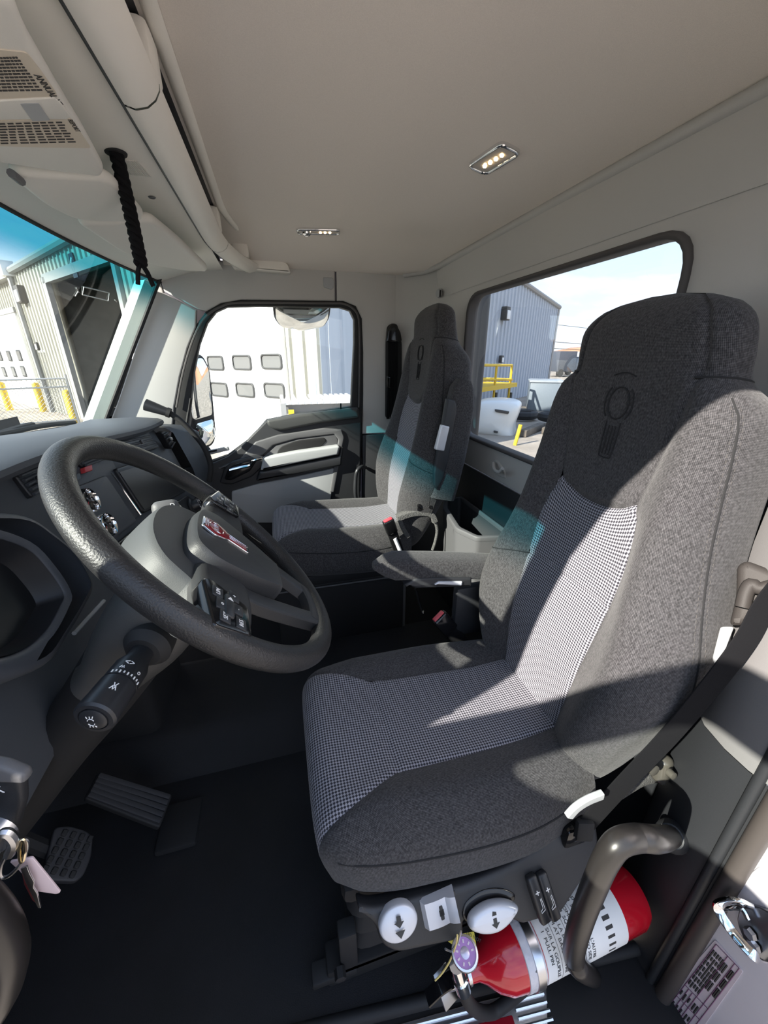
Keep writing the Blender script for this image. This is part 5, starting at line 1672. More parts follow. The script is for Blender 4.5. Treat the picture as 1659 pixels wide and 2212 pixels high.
for u in (0.06, 0.16, 0.26, 0.36, 0.46):
    for k in range(7):
        v = 0.05 + 0.055 * k
        ms.append(jl(tb_(u, v), tb_(u, v + random.uniform(0.03, 0.05)), 0.0012))
for v in (0.48, 0.60, 0.72, 0.84, 0.96, 1.08):
    for u in (0.05, 0.21, 0.38, 0.60, 0.72):
        ms.append(jl(tb_(u, v + 0.02), tb_(u, v + random.uniform(0.05, 0.085)), 0.0013))
for u in (0.55, 0.65, 0.86, 0.93):
    for v in (0.06, 0.16, 0.26):
        ms.append(jl(tb_(u, v), tb_(u, v + 0.08), 0.0013))
for u in (-0.08,):
    for v in (0.60, 0.72, 0.84, 0.98, 1.1):
        ms.append(jl(tb_(u, v), tb_(u, v + 0.09), 0.0012))
gr_ = new_obj('printed_lines', join(*ms), 'dark_print', lb); gr_['kind'] = 'stuff'
# striker: a bent plate, a loop and two bolts
jk = lambda px, k: [onp(x, y, jF(k).to_translation(), nl) for x, y in px]
skr = new_obj('striker_plate', plate(rounded(jpoly([(1600, 1952), (1640, 1960), (1700, 1990), (1700, 2090), (1640, 2075), (1610, 2040), (1590, 1990)], 0.012), 0.010), jF(0.012), 0.008, 0.002), mat('dark_steel', (0.28, 0.29, 0.31), 0.28, metal=1.0), jm)
loop = [jk([p], k)[0] for p, k in (((1622, 1958), 0.014), ((1590, 1945), 0.030), ((1558, 1950), 0.034), ((1552, 1966), 0.034), ((1580, 2010), 0.034), ((1612, 2048), 0.034), ((1632, 2066), 0.030), ((1638, 2068), 0.014))]
new_obj('striker_loop', tube(catmull(loop, 5), 0.006, 10, flat=(0.015, 0.006), hint=nl), 'chrome', jm)
new_obj('striker_bar', tube(catmull([jk([p], 0.022)[0] for p in ((1560, 1962), (1600, 1962), (1616, 1986))], 5), 0.004, 8), 'chrome', jm)
for p in ((1622, 2016), (1630, 2042)):
    new_obj('striker_bolt', lathe([(0, 0), (0.009, 0), (0.0075, 0.006), (0, 0.006)], axis_frame(jk([p], 0.014)[0], nl), 6), 'steel', jm)

# entry grab bar on the pillar
gb = thing('entry_grab_bar', 'satin bronze grab bar bent beside the fire extinguisher', 'grab handle', (0.60, 0.25, 0.1))
u0 = at(1452, 1806, X=0.628); u1 = at(1296, 2118, X=0.632)
Yb = 0.222
pth = [u0, at(1420, 1812, Y=Yb), at(1375, 1810, Y=Yb), at(1335, 1822, Y=Yb), at(1308, 1858, Y=Yb), at(1285, 1910, Y=Yb), at(1262, 1970, Y=Yb), at(1244, 2030, Y=Yb), at(1240, 2068, Y=Yb), at(1256, 2094, Y=Yb), u1]
new_obj('bar', tube(catmull(pth, 6), 0.0165, 16), 'satin_bronze', gb)
for p, qn in ((u0, pth[1]), (u1, pth[-2])):
    new_obj('bar_mount', lathe([(0, -0.012), (0.027, -0.012), (0.026, 0.012), (0.019, 0.026), (0, 0.027)], axis_frame(p, (qn - p)), 20), 'charcoal', gb)

# sill: black ridge and the aluminium tread plate with its red name strip
sl_ = thing('trim_9', None, None, (0.2, 0.28, -0.03)); st(sl_, 'black door sill with an aluminium tread plate')
SZ = -0.018
s0_, s1_ = at(560, 2250, Z=0.0), at(1400, 2040, Z=0.0)
dirs = (s1_ - s0_).normalized()
new_obj('sill_ridge', tube([s0_ + Vector((0, -0.0, -0.002)), s1_ + Vector((0, 0, -0.002))], 0.012, 10), 'rubber', sl_)
FS = frame(at(1018, 2168, Z=SZ), dirs, EZ.cross(dirs))
new_obj('sill_step', fbox(FS, (0.0, -0.10, -0.03), (1.3, 0.26, 0.05), 0.004), 'rubber', sl_)
tpx = [(700, 2262), (865, 2212), (1018, 2168), (1180, 2130), (1183, 2212), (1186, 2330), (700, 2420)]
tp = new_obj('tread_plate', plate([loc2(FS, onp(x, y, FS.to_translation(), EZ)) for x, y in tpx], FS, 0.006, 0.001), 'aluminium', sl_)
r0 = loc2(FS, onp(1020, 2172, FS.to_translation(), EZ)); r1 = loc2(FS, onp(1180, 2134, FS.to_translation(), EZ))
for k in range(9):
    y = r1.y - 0.006 - 0.011 * k
    x1 = loc2(FS, onp(1180, 2150, FS.to_translation(), EZ)).x
    new_obj('tread_rib', tube([FS @ Vector((x1 - 0.070, y, 0.001)), FS @ Vector((x1 - 0.004, y, 0.001))], 0.003, 6), 'aluminium', tp)
for k in range(2):
    new_obj('tread_rib', tube([FS @ Vector((x1 - 0.40, r1.y - 0.004 - 0.010 * k, 0.001)), FS @ Vector((x1 - 0.085, r1.y - 0.004 - 0.010 * k, 0.001))], 0.0025, 6), 'aluminium', tp)
bx = x1 - 0.080
nsx = new_obj('name_strip', plate(rounded([(bx - 0.34, r1.y - 0.022), (bx, r1.y - 0.022), (bx, r1.y - 0.085), (bx - 0.34, r1.y - 0.085)], 0.003), FS @ Matrix.Translation((0, 0, 0.0016)), 0.002, 0.0004), 'red_badge', tp)
nm_ = 'KENWORTH'
for i, ch_ in enumerate(nm_):
    new_obj('letter', text(ch_, 0.046, FS @ Matrix.Translation((bx - 0.018 - 0.028 * (7 - i), r1.y - 0.054, 0.0024)), 0.0008), 'chrome', nsx)

# ================================================================== fire extinguisher
fx0 = at(1076, 2068, Z=0.140); fx1 = at(1340, 1940, Z=0.140)
FXD = (fx1 - fx0).normalized()
ex = thing('fire_extinguisher', 'red fire extinguisher lying in a bracket beside the driver seat', 'fire extinguisher', (fx0.x, fx0.y, 0.02))
FE = axis_frame(fx0, FXD, EZ)
rE = 0.054
Lb = (fx1 - fx0).length + 0.03
new_obj('cylinder', lathe([(0.0, -0.062), (0.016, -0.062), (0.017, -0.048), (0.024, -0.036), (0.040, -0.018), (0.051, 0.004), (rE, 0.030), (rE, Lb - 0.02), (rE - 0.006, Lb - 0.004), (rE - 0.016, Lb), (0, Lb)], FE, 48), 'red_paint', ex)
lab = new_obj('instruction_label', lathe([(rE + 0.0004, 0.068), (rE + 0.0012, 0.0685), (rE + 0.0012, Lb * 0.78), (rE + 0.0004, Lb * 0.78 + 0.0005)], FE, 48), 'paper_white', ex)
lc = FE.to_3x3().inverted() @ (CAM - (fx0 + fx1) / 2)
AE = math.atan2(lc.y, lc.x)
def cyl_text(s_, ang, h, size, r=rE + 0.0014):
    """lettering that runs round the barrel"""
    me = text(s_, size, Matrix.Identity(4), 0.0002)
    for v in me.vertices:
        x, y, z = v.co
        a = ang + x / r
        v.co = FE @ Vector(((r + z) * cos(a), (r + z) * sin(a), h + y))
    return me
rowsT = [('1  PULL PIN', 0.080), ('TIRER SUR LA GOUPILLE', 0.090), ('2  AIM AT BASE OF FIRE', 0.106), ('VISER LA BASE DU FEU', 0.116), ('3  SQUEEZE LEVER', 0.132), ('COMPRIMER LE LEVIER', 0.142), ('4  SWEEP SIDE TO SIDE', 0.158), ("D'UN COTE A L'AUTRE", 0.168)]
for s_, h_ in rowsT:
    if h_ < Lb * 0.76:
        new_obj('label_line', cyl_text(s_, AE + 0.30, h_, 0.0092), 'dark_print', lab)
def arc(h, a0, a1, w, r=rE + 0.0014):
    R2 = [[FE @ Vector((r * cos(a), r * sin(a), hh)) for a in [a0 + (a1 - a0) * i / 16 for i in range(17)]] for hh in (h - w / 2, h + w / 2)]
    return rows(R2, uv=False)
for h_ in (0.098, 0.124, 0.150):
    new_obj('label_rule', arc(h_, AE - 0.75, AE + 1.4, 0.0008), 'dark_print', lab)
for h_ in (0.084, 0.110):
    new_obj('label_flames', join(arc(h_, AE - 0.62, AE - 0.45, 0.010), arc(h_ + 0.006, AE - 0.56, AE - 0.50, 0.006)), 'red_plastic', lab)
new_obj('dark_band', arc(Lb * 0.66, AE - 2.0, AE + 2.0, 0.016), 'dark_print', lab)
# plastic tape and steel strap
mat('clear_tape', (0.62, 0.60, 0.63), 0.18, bump=(60, 0.6, 0.004))
new_obj('tape_wrap', lathe([(rE + 0.0002, 0.030), (rE + 0.0016, 0.031), (rE + 0.0022, 0.048), (rE + 0.0016, 0.066), (rE + 0.0002, 0.067)], FE, 48), 'clear_tape', ex)
new_obj('mount_strap', lathe([(rE + 0.0010, 0.045), (rE + 0.0042, 0.046), (rE + 0.0042, 0.062), (rE + 0.0010, 0.063)], FE, 48), 'steel', ex)
# head: valve body, lever, gauge, pin, yellow tag, hose
hd0 = FE @ Vector((0, 0, -0.062))
new_obj('valve_body', lathe([(0, -0.045), (0.012, -0.045), (0.014, -0.030), (0.018, -0.020), (0.018, 0.0), (0, 0.002)], axis_frame(hd0, FXD), 20), 'steel', ex)
lvp = [at(x, y, Y=fx0.y - 0.02) for x, y in ((950, 2020), (975, 2062), (990, 2100))]
lev_ = [hd0 - FXD * 0.02 + Vector((0, -0.005, 0.025)), hd0 - FXD * 0.06 + Vector((0, -0.01, 0.034)), hd0 - FXD * 0.085 + Vector((0, -0.01, 0.01))]
new_obj('carry_lever', tube(catmull(lev_, 5), 0.01, 8, flat=(0.022, 0.005)), 'gloss_black', ex)
new_obj('lever_bracket', fbox(axis_frame(hd0 - FXD * 0.045 + Vector((0, 0, -0.012)), (0.2, -0.6, 0.6)), (0, 0, 0), (0.030, 0.055, 0.004), 0.001), 'dark_steel', ex)
gc = at(1004, 2059, Y=hd0.y - 0.035)
Fgx = axis_frame(gc, (CAM - gc) + Vector((0.1, 0.1, 0)), EZ)
gx = new_obj('pressure_gauge', lathe([(0, -0.012), (0.019, -0.012), (0.0205, 0.0), (0.0195, 0.004), (0.017, 0.0045), (0.0168, 0.002), (0, 0.002)], Fgx, 32), 'steel', ex)
new_obj('gauge_face', lathe([(0, 0.0), (0.0166, 0.0), (0.0166, 0.003), (0, 0.003)], Fgx, 28), mat('gauge_violet', (0.42, 0.22, 0.50), 0.3), gx)
new_obj('gauge_centre', lathe([(0, 0.003), (0.007, 0.003), (0.006, 0.0036), (0, 0.0036)], Fgx, 20), mat('gauge_silver', (0.55, 0.52, 0.62), 0.25, metal=0.5), gx)
new_obj('gauge_marks', join(*[fbox(Fgx @ Matrix.Rotation(radians(30 + 40 * i), 4, 'Z'), (0.012, 0, 0.0034), (0.004, 0.0022, 0.0006)) for i in range(8)]), 'paper_pink', gx)
new_obj('gauge_stem', tube([gc - (CAM - gc).normalized() * 0.005, hd0 - FXD * 0.01], 0.008, 8), 'steel', ex)
tgp = axis_frame(at(1022, 2032, Y=hd0.y - 0.008), (CAM - hd0), EZ)
yt = new_obj('inspection_tag', plate(rounded(pix_poly(tgp, [(960, 2024), (1024, 2012), (1030, 2050), (1000, 2056), (968, 2034)]), 0.002), tgp, 0.0012, 0.0), 'yellow_tag', ex)
new_obj('tag_text', text('DO NOT', 0.006, tgp @ Matrix.Translation((0.0, 0.004, 0.0006)), 0.0002), 'dark_print', yt)
pn = [at(x, y, Y=hd0.y - 0.03) for x, y in ((988, 2020), (985, 2040), (972, 2075), (955, 2102), (940, 2118))]
new_obj('yellow_tie', tube(catmull(pn, 5), 0.0013, 6), mat('tie_yellow', (0.75, 0.60, 0.22), 0.5), ex)
new_obj('safety_pin', tube([at(x, y, Y=hd0.y - 0.028) for x, y in ((962, 2050), (975, 2056), (990, 2034), (996, 2012))], 0.0016, 6), 'steel', ex)
hs0 = at(988, 2092, Y=hd0.y - 0.025)
hs1 = at(1001, 2136, Y=hd0.y - 0.035)
Fh = axis_frame(hs0, hs1 - hs0)
hl = (hs1 - hs0).length
new_obj('hose_ferrule', lathe([(0, -0.008), (0.0115, -0.008), (0.0115, hl * 0.42), (0.0135, hl * 0.45), (0.0128, hl), (0, hl)], Fh, 12), 'chrome', ex)
hz_ = hs1.y
hose = [hs1, at(1010, 2162, Y=hz_), at(1032, 2184, Y=hz_ + 0.005), at(1064, 2186, Y=hz_ + 0.008), at(1100, 2162, Y=hz_ + 0.01), at(1134, 2134, Y=hz_ + 0.012), at(1166, 2118, Y=hz_ + 0.02)]
new_obj('hose', tube(catmull(hose, 7), 0.0105, 12), 'rubber', ex)
wl_ = [at(x, y, Y=hz_ - 0.005) for x, y in ((1152, 2118), (1150, 2140), (1168, 2138), (1170, 2108), (1158, 2098))]
new_obj('hose_clip', tube(catmull(wl_, 4), 0.002, 6), 'steel', ex)
mb = thing('extinguisher_bracket', 'black floor cradle carrying the red fire extinguisher', 'bracket', (0.45, 0.30, 0.0))
mid = (fx0 + fx1) / 2
new_obj('cradle', fbox(frame((mid.x, mid.y, 0), FXD, EZ.cross(FXD)), (0.0, 0, 0.041), (0.26, 0.05, 0.082), 0.006), 'matte_black', mb)
new_obj('red_shield', plate(rounded(pix_poly(frame((0, 0.352, 0), EX, EZ), [(1300, 1905), (1342, 1884), (1372, 1930), (1330, 2020), (1296, 2030)]), 0.004), frame((0, 0.352, 0), EX, EZ), 0.003), mat('dull_red', (0.22, 0.012, 0.02), 0.5), mb)

# ================================================================== belts
bl1 = thing('driver_seat_belt', 'black driver seat belt running from shoulder guide to the seat hinge', 'seat belt', at(1262, 1790, Y=0.30)[:])
w0 = [at(1760, 1180, X=0.64), at(1659, 1300, X=0.615), at(1610, 1385, X=0.595), at(1530, 1490, X=0.565), at(1440, 1596, X=0.53), at(1350, 1690, X=0.495), at(1290, 1756, X=0.465), at(1258, 1792, X=0.445)]
new_obj('webbing', tube(catmull(w0, 6), 0.02, 12, flat=(0.034, 0.0028), hint=(-0.35, -0.93, 0.1)), 'webbing', bl1)
new_obj('anchor', fbox(axis_frame(at(1262, 1792, X=0.445), (-0.3, -1, 0.2)), (0, 0, 0), (0.030, 0.040, 0.014), 0.005), 'matte_black', bl1)
# shoulder guide on the seat's side
Pg = at(1625, 1290, X=0.625)
FG = axis_frame(Pg, (CAM - Pg))
mat('guide_brown', (0.035, 0.031, 0.029), 0.6, bump=(900, 0.3, 0.0005), spec=0.25)
gd = new_obj('belt_guide', plate(rounded(pix_poly(FG, [(1592, 1222), (1612, 1210), (1720, 1250), (1720, 1350), (1660, 1300), (1628, 1348), (1574, 1354), (1590, 1290)]), 0.010), FG, 0.035, 0.010), 'guide_brown', bl1)
fg2 = FG @ Matrix.Translation((0, 0, 0.008)); ng = FG.to_3x3() @ EZ
lp = [onp(x, y, fg2.to_translation(), ng) for x, y in ((1604, 1312), (1612, 1280), (1624, 1262), (1640, 1272), (1680, 1262))]
new_obj('guide_lip', tube(catmull(lp, 5), 0.009, 10), 'guide_brown', bl1)
Fs_ = FG @ Matrix.Translation((0, 0, -0.012))
new_obj('silver_release', plate(rounded(pix_poly(Fs_, [(1556, 1354), (1586, 1354), (1572, 1390), (1550, 1446), (1538, 1424)]), 0.004), Fs_, 0.012, 0.003), 'pale_grey', bl1)

# passenger belt with its slotted pillar cover
bl2 = thing('passenger_seat_belt', 'black passenger seat belt on its pillar guide beside the rear window', 'seat belt', at(850, 900, Y=1.93)[:])
F = frame((0, 1.955, 0), EX, EZ)
new_obj('belt_slot', plate(rounded(pix_poly(F, [(836, 705), (846, 698), (858, 700), (868, 740), (868, 870), (838, 905), (832, 900), (833, 740)]), 0.012), F, 0.004, 0.001), 'rubber', bl2)
F = frame((0, 1.935, 0), EX, EZ)
new_obj('upper_guide', plate(rounded(pix_poly(F, [(838, 712), (846, 699), (856, 700), (866, 718), (869, 736), (862, 740), (842, 740), (835, 738)]), 0.006), F, 0.02, 0.006), 'gloss_black', bl2)
new_obj('guide_bolt', lathe([(0, 0), (0.010, 0), (0.008, 0.006), (0, 0.007)], axis_frame(at(850, 712, Y=1.935), (0, -1, 0)), 14), 'charcoal', bl2)
for k, (x0, x1_, yy_) in enumerate(((842, 840, 1.945), (849, 847, 1.94), (856, 854, 1.936))):
    new_obj('webbing', tube([at(x0, 738, Y=yy_), at(x0, 800, Y=yy_), at(x1_ - 2, 905, Y=yy_)], 0.01, 10, flat=(0.016, 0.003), hint=(0, -1, 0)), 'webbing', bl2)
new_obj('latch_tongue', plate(rounded(pix_poly(frame((0, 1.93, 0), EX, EZ), [(836, 812), (844, 814), (843, 840), (836, 838)]), 0.003), frame((0, 1.93, 0), EX, EZ), 0.012, 0.003), 'gloss_black', bl2)
# cap on the pillar above
hk2 = thing('pillar_hook', 'small dark hook cap on the trim above the passenger seat', 'hook', at(950, 640, X=0.70)[:])
new_obj('cap', lathe([(0, 0), (0.018, 0), (0.016, 0.010), (0, 0.012)], axis_frame(at(950, 634, X=0.722), (-1, -0.2, 0)), 20), 'pale_grey', hk2)
new_obj('hook_slot', box(at(951, 634, X=0.708)[:], (0.006, 0.010, 0.026), 0.002), 'matte_black', hk2)
# grab handle low on the passenger pillar
pg = thing('pillar_grab_handle', 'slim black grab handle low on the pillar beside the passenger seat', 'grab handle', at(775, 1060, Y=1.93)[:])
pth = [at(x, y, Y=yy_) for x, y, yy_ in ((790, 1010, 1.96), (782, 1008, 1.92), (772, 1016, 1.90), (768, 1035, 1.90), (768, 1070, 1.90), (778, 1100, 1.93), (790, 1110, 1.96))]
new_obj('bar', tube(catmull(pth, 5), 0.0095, 10), 'charcoal_smooth', pg)

# coat hook and storage bin on the rear wall
ck = thing('coat_hook', 'pale grey moulded coat hook on the rear wall under the window', 'hook', at(1072, 1020, X=0.735)[:])
F = frame((0.735, 0, 0), EZ, EY)
new_obj('base', plate(rounded(pix_poly(F, [(1056, 998), (1070, 992), (1078, 1000), (1090, 1020), (1090, 1034), (1074, 1028), (1060, 1016)]), 0.006), F, 0.012, 0.004), 'light_trim', ck)
hkp = [at(1066, 1000, X=0.722), at(1068, 1014, X=0.708), at(1078, 1020, X=0.700), at(1086, 1012, X=0.700)]
new_obj('prong', tube(catmull(hkp, 5), 0.006, 10), 'light_trim', ck)
bn = thing('storage_bin', 'grey open storage bin on the rear wall between the seats', 'bin', (0.68, 1.20, 0.36))
Zr = 0.62
rimp = [at(x, y, Z=Zr) for x, y in ((956, 1080), (958, 1102), (986, 1146), (1030, 1164), (1090, 1142))]
ol = [Vector((0.733, 1.44)), Vector((0.645, 1.425)), Vector((0.60, 1.33)), Vector((0.565, 1.13)), Vector((0.60, 1.04)), Vector((0.733, 1.02))]
il = [Vector((0.723, 1.425)), Vector((0.66, 1.41)), Vector((0.618, 1.32)), Vector((0.585, 1.135)), Vector((0.612, 1.055)), Vector((0.723, 1.035))]
Fz = frame((0, 0, Zr), EX, EY)
new_obj('rim', plate(rounded(ol, 0.015), Fz, 0.02, 0.004, [rounded(il, 0.012)]), 'mid_grey', bn)
def wall_loop(P, z0, z1, k):
    c = sum(P, Vector((0, 0))) / len(P)
    R2 = []
    for z, s_ in ((z0, k), (z1, 1.0)):
        r_ = [Vector((c.x + (p.x - c.x) * s_ + (0.73 - c.x) * (1 - s_), c.y + (p.y - c.y) * s_, z)) for p in rounded(P, 0.015)]
        R2.append(r_ + [r_[0]])
    return rows(R2, uv=False)
new_obj('outer_wall', wall_loop(ol, 0.36, Zr - 0.01, 0.90), 'mid_grey', bn)
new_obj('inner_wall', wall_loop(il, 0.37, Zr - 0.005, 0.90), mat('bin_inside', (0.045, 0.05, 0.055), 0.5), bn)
cc_ = sum(il, Vector((0, 0))) / len(il)
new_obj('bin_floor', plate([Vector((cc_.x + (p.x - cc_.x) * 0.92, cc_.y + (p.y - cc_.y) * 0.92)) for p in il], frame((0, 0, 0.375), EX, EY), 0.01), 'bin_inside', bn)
new_obj('front_seam', tube([Vector((0.572, 1.16, 0.60)), Vector((0.590, 1.16, 0.40))], 0.002, 6), 'charcoal', bn)
# sticker residue on the windscreen
def wsp(x, y):
    d = ray(x, y); bestp, bd_ = None, 9
    for i in range(800):
        p = CAM + d * (0.8 + 2.0 * i / 800)
        q_ = ws(min(1.94, max(0.2, p.y)), p.z)
        if abs(q_.x - p.x) < bd_: bd_, bestp = abs(q_.x - p.x), p
    return bestp + Vector((0.003, 0, 0))
rs_ = [wsp(*p) for p in ((178, 620), (234, 633), (231, 650), (176, 637))]
mat('residue', (0.6, 0.6, 0.58), 0.8)
new_obj('sticker_residue', tube(rs_, 0.0014, 5, closed=True), 'residue', w1)
for p_ in (((162, 622), (168, 632)), ((160, 640), (166, 630)), ((246, 648), (250, 652))):
    new_obj('sticker_residue', tube([wsp(*p_[0]), wsp(*p_[1])], 0.0014, 5), 'residue', w1)
# ================================================================== the open driver's door, swung forward beside the camera
d2 = thing('door_2', None, None, (-0.64, 0.16, -0.3)); st(d2, 'open driver door swung forward')
aD = radians(78)
DD = Vector((cos(aD), -sin(aD), 0))
FO = frame(Vector((-0.64, 0.15, 0)), DD, EZ)
dout = rounded([(-0.10, -0.35), (0.98, -0.35), (0.98, 1.12), (0.97, 1.43), (0.92, 1.50), (0.34, 1.50), (-0.04, 0.98)], 0.04)
dhole = rounded([(0.14, 1.08), (0.36, 1.08), (0.42, 1.14), (0.92, 1.16), (0.91, 1.40), (0.35, 1.40)], 0.04)
new_obj('door_shell', plate(dout, FO @ Matrix.Translation((0, 0, 0.03)), 0.06, 0.008, [dhole]), 'charcoal', d2)
new_obj('pane', plate(dhole, FO, 0.0008), 'door_glass', d2, smooth=False)
new_obj('armrest', fbox(FO, (0.5, 0.62, 0.0), (0.55, 0.06, 0.16), 0.02), 'charcoal', d2)
gm = []
for k, (x0_, x1_) in enumerate(((246, 258), (248, 257), (246, 256), (247, 255))):
    gm.append(tube([wsp(x0_, 880 + 4 * k), wsp(x1_, 881 + 4 * k)], 0.0022 if k == 0 else 0.0011, 5))
o = new_obj('glass_mark', join(*gm), 'dark_print', w1); o['kind'] = 'stuff'
# ================================================================== outside
GZ = -1.05
mat('gravel', (0.30, 0.26, 0.215), 0.95, bump=(3, 0.6, 0.05), var=(0.9, 0.28))
gd_ = new_obj('ground', pydata([(-400, -400, GZ), (400, -400, GZ), (400, 400, GZ), (-400, 400, GZ)], [(0, 1, 2, 3)]), 'gravel', smooth=False); st(gd_, 'pale gravel yard')
mat('siding_cream', (0.40, 0.385, 0.33), 0.6)
mat('siding_rib', (0.37, 0.36, 0.31), 0.6)
mat('siding_grey', (0.46, 0.50, 0.56), 0.5)
mat('door_white', (0.82, 0.82, 0.82), 0.5)
mat('frame_grey', (0.27, 0.27, 0.265), 0.5)
mat('bay_dark', (0.045, 0.045, 0.04), 0.7, var=(3, 0.3))
mat('pane_grey', (0.16, 0.16, 0.16), 0.2)
mat('bollard_yellow', (0.72, 0.48, 0.03), 0.5)
mat('galvanised', (0.42, 0.42, 0.42), 0.45, metal=0.4)
# wall 1 runs from front-right towards the truck
W1O = Vector((-7.0, 17.3, GZ)); W1D = Vector((0.62, -0.785, 0)).normalized()
FW1 = frame(W1O, W1D, EZ)                       # (along, up), normal = W1D x EZ
n1 = FW1.to_3x3() @ EZ
def w1(x, y, k=0.0):
    f = FW1 @ Matrix.Translation((0, 0, k))
    return loc2(f, onp(x, y, f.to_translation(), n1))
def w1F(k): return FW1 @ Matrix.Translation((0, 0, k))
sL = w1(62, 700).x; sR = w1(692, 740).x
bA, bB = w1(104, 607), w1(250, 566)
bx0, bx1 = w1(146, 757).x, w1(268, 660).x
bz1 = (bA.y + bB.y) / 2
gab0, gab1 = w1(62, 573).y, w1(190, 500)
sl_g = (gab1.y - gab0) / (gab1.x - sL)
shop = thing('workshop_building', 'cream ribbed workshop with a dark open bay and a white sectional door', 'building', (W1O + W1D * ((sL + sR) / 2))[:])
peak = min(sR, sL + 9.0)
wall_o = [(sL, 0), (sR, 0), (sR, gab0 + 4.2), (peak, gab0 + sl_g * (peak - sL)), (sL, gab0)]
bay = [(bx0, 0.0), (bx1, 0.0), (bx1, bz1), (bx0, bz1)]
new_obj('front_wall', plate(wall_o, FW1, 0.25, 0.0, [[(bx0, -0.0 + 0.01), (bx1, 0.01), (bx1, bz1), (bx0, bz1)]]), 'siding_cream', shop, smooth=False)
# side wall round the corner, in shade
FS1 = frame(W1O + W1D * sR, -n1, EZ)
def box_part(name, F_, c, s_, m, par, bev=0.0):
    return new_obj(name, fbox(F_, c, s_, bev), m, par)
new_obj('side_wall', plate([(0, 0), (3.2, 0), (3.2, gab0 + 4.4), (0, gab0 + 4.2)], FS1, 0.2), 'siding_grey', shop, smooth=False)
def share(par, base, mats, name):
    """copies of one mesh placed by matrices"""
    first = None
    for mtx in mats:
        o = bpy.data.objects.new(name, base)
        COL.objects.link(o)
        o.parent = par
        o.matrix_local = Matrix.Translation(-WLOC[par.name]) @ mtx
        WLOC[o.name] = WLOC[par.name]
def unit_rib(w, d, m):
    me = pydata([(-w / 2, 0, 0), (-w * 0.28, 0, d), (w * 0.28, 0, d), (w / 2, 0, 0), (-w / 2, 1, 0), (-w * 0.28, 1, d), (w * 0.28, 1, d), (w / 2, 1, 0)],
                [(0, 1, 5, 4), (1, 2, 6, 5), (2, 3, 7, 6)])
    me.materials.append(MATS[m]); return me
rb = unit_rib(0.10, 0.05, 'siding_rib')
ml = []
s_ = sL + 0.15
while s_ < sR - 0.05:
    top = gab0 + sl_g * (min(s_, peak) - sL) if s_ < peak else gab0 + 4.2
    y0 = 0.0
    if bx0 - 0.3 < s_ < bx1 + 0.3: y0 = bz1 + 0.25
    if not (w1(425, 760).x < s_ < w1(628, 760).x):
        ml.append(FW1 @ Matrix.Translation((s_, y0, 0)) @ Matrix.Diagonal((1, top - y0, 1, 1)))
    s_ += 0.36
share(shop, rb, ml, 'siding_rib')
rg = unit_rib(0.12, 0.05, 'siding_grey')
share(shop, rg, [FS1 @ Matrix.Translation((0.2 + 0.38 * i, 0, 0)) @ Matrix.Diagonal((1, gab0 + 4.2, 1, 1)) for i in range(8)], 'siding_rib')
# bay: jambs, lintel, dark room with lamps
for c, s2 in (((bx0 - 0.10, bz1 / 2, 0.03), (0.34, bz1 + 0.3, 0.16)), ((bx1 + 0.12, bz1 / 2, 0.03), (0.22, bz1 + 0.3, 0.16)), (((bx0 + bx1) / 2, bz1 + 0.10, 0.03), (bx1 - bx0 + 0.3, 0.26, 0.16))):
    new_obj('bay_frame', fbox(FW1, c, s2), 'frame_grey', shop, smooth=False)
bw = bx1 - bx0
room = [(-0.2, 0), (bw + 0.2, 0), (bw + 0.2, bz1 + 0.2), (-0.2, bz1 + 0.2)]
Vs = [FW1 @ Vector((bx0 + x, y, z)) for z in (-0.26, -6.0) for x, y in room]
new_obj('bay_interior', pydata(Vs, [(4, 5, 6, 7), (0, 1, 5, 4), (1, 2, 6, 5), (2, 3, 7, 6), (3, 0, 4, 7)]), 'bay_dark', shop, smooth=False)
new_obj('bay_tube_lamp', tube([FW1 @ Vector((bx0 + 0.6, bz1 * 0.66, -3.0)), FW1 @ Vector((bx0 + 2.4, bz1 * 0.64, -3.0))], 0.04, 8), mat('tube_lamp', (1, 0.9, 0.6), 0.5, emit=((1.0, 0.80, 0.40), 1.5)), shop)
# number plate 6
c = w1(166, 575); 
sg_ = new_obj('bay_sign', fbox(FW1, (c.x, c.y, 0.08), (0.34, 0.62, 0.04)), 'gloss_black', shop, smooth=False)
new_obj('bay_number', text('6', 0.55, w1F(0.105) @ Matrix.Translation((c.x, c.y, 0)), 0.005), 'white_print', sg_)
# eaves trim and downspout
new_obj('gable_trim', tube([FW1 @ Vector((sL - 0.2, gab0 + 0.02, 0.1)), FW1 @ Vector((peak, gab0 + sl_g * (peak - sL) + 0.02, 0.1))], 0.13, 8), 'frame_grey', shop)
new_obj('downspout', tube([FW1 @ Vector((sL + 0.05, gab0 + 0.1, 0.14)), FW1 @ Vector((sL + 0.05, 0.0, 0.14))], 0.10, 8), 'frame_grey', shop)
new_obj('gutter_box', fbox(FW1, (sL + 0.0, gab0 + 0.1, 0.15), (0.45, 0.5, 0.4)), 'door_white', shop, smooth=False)
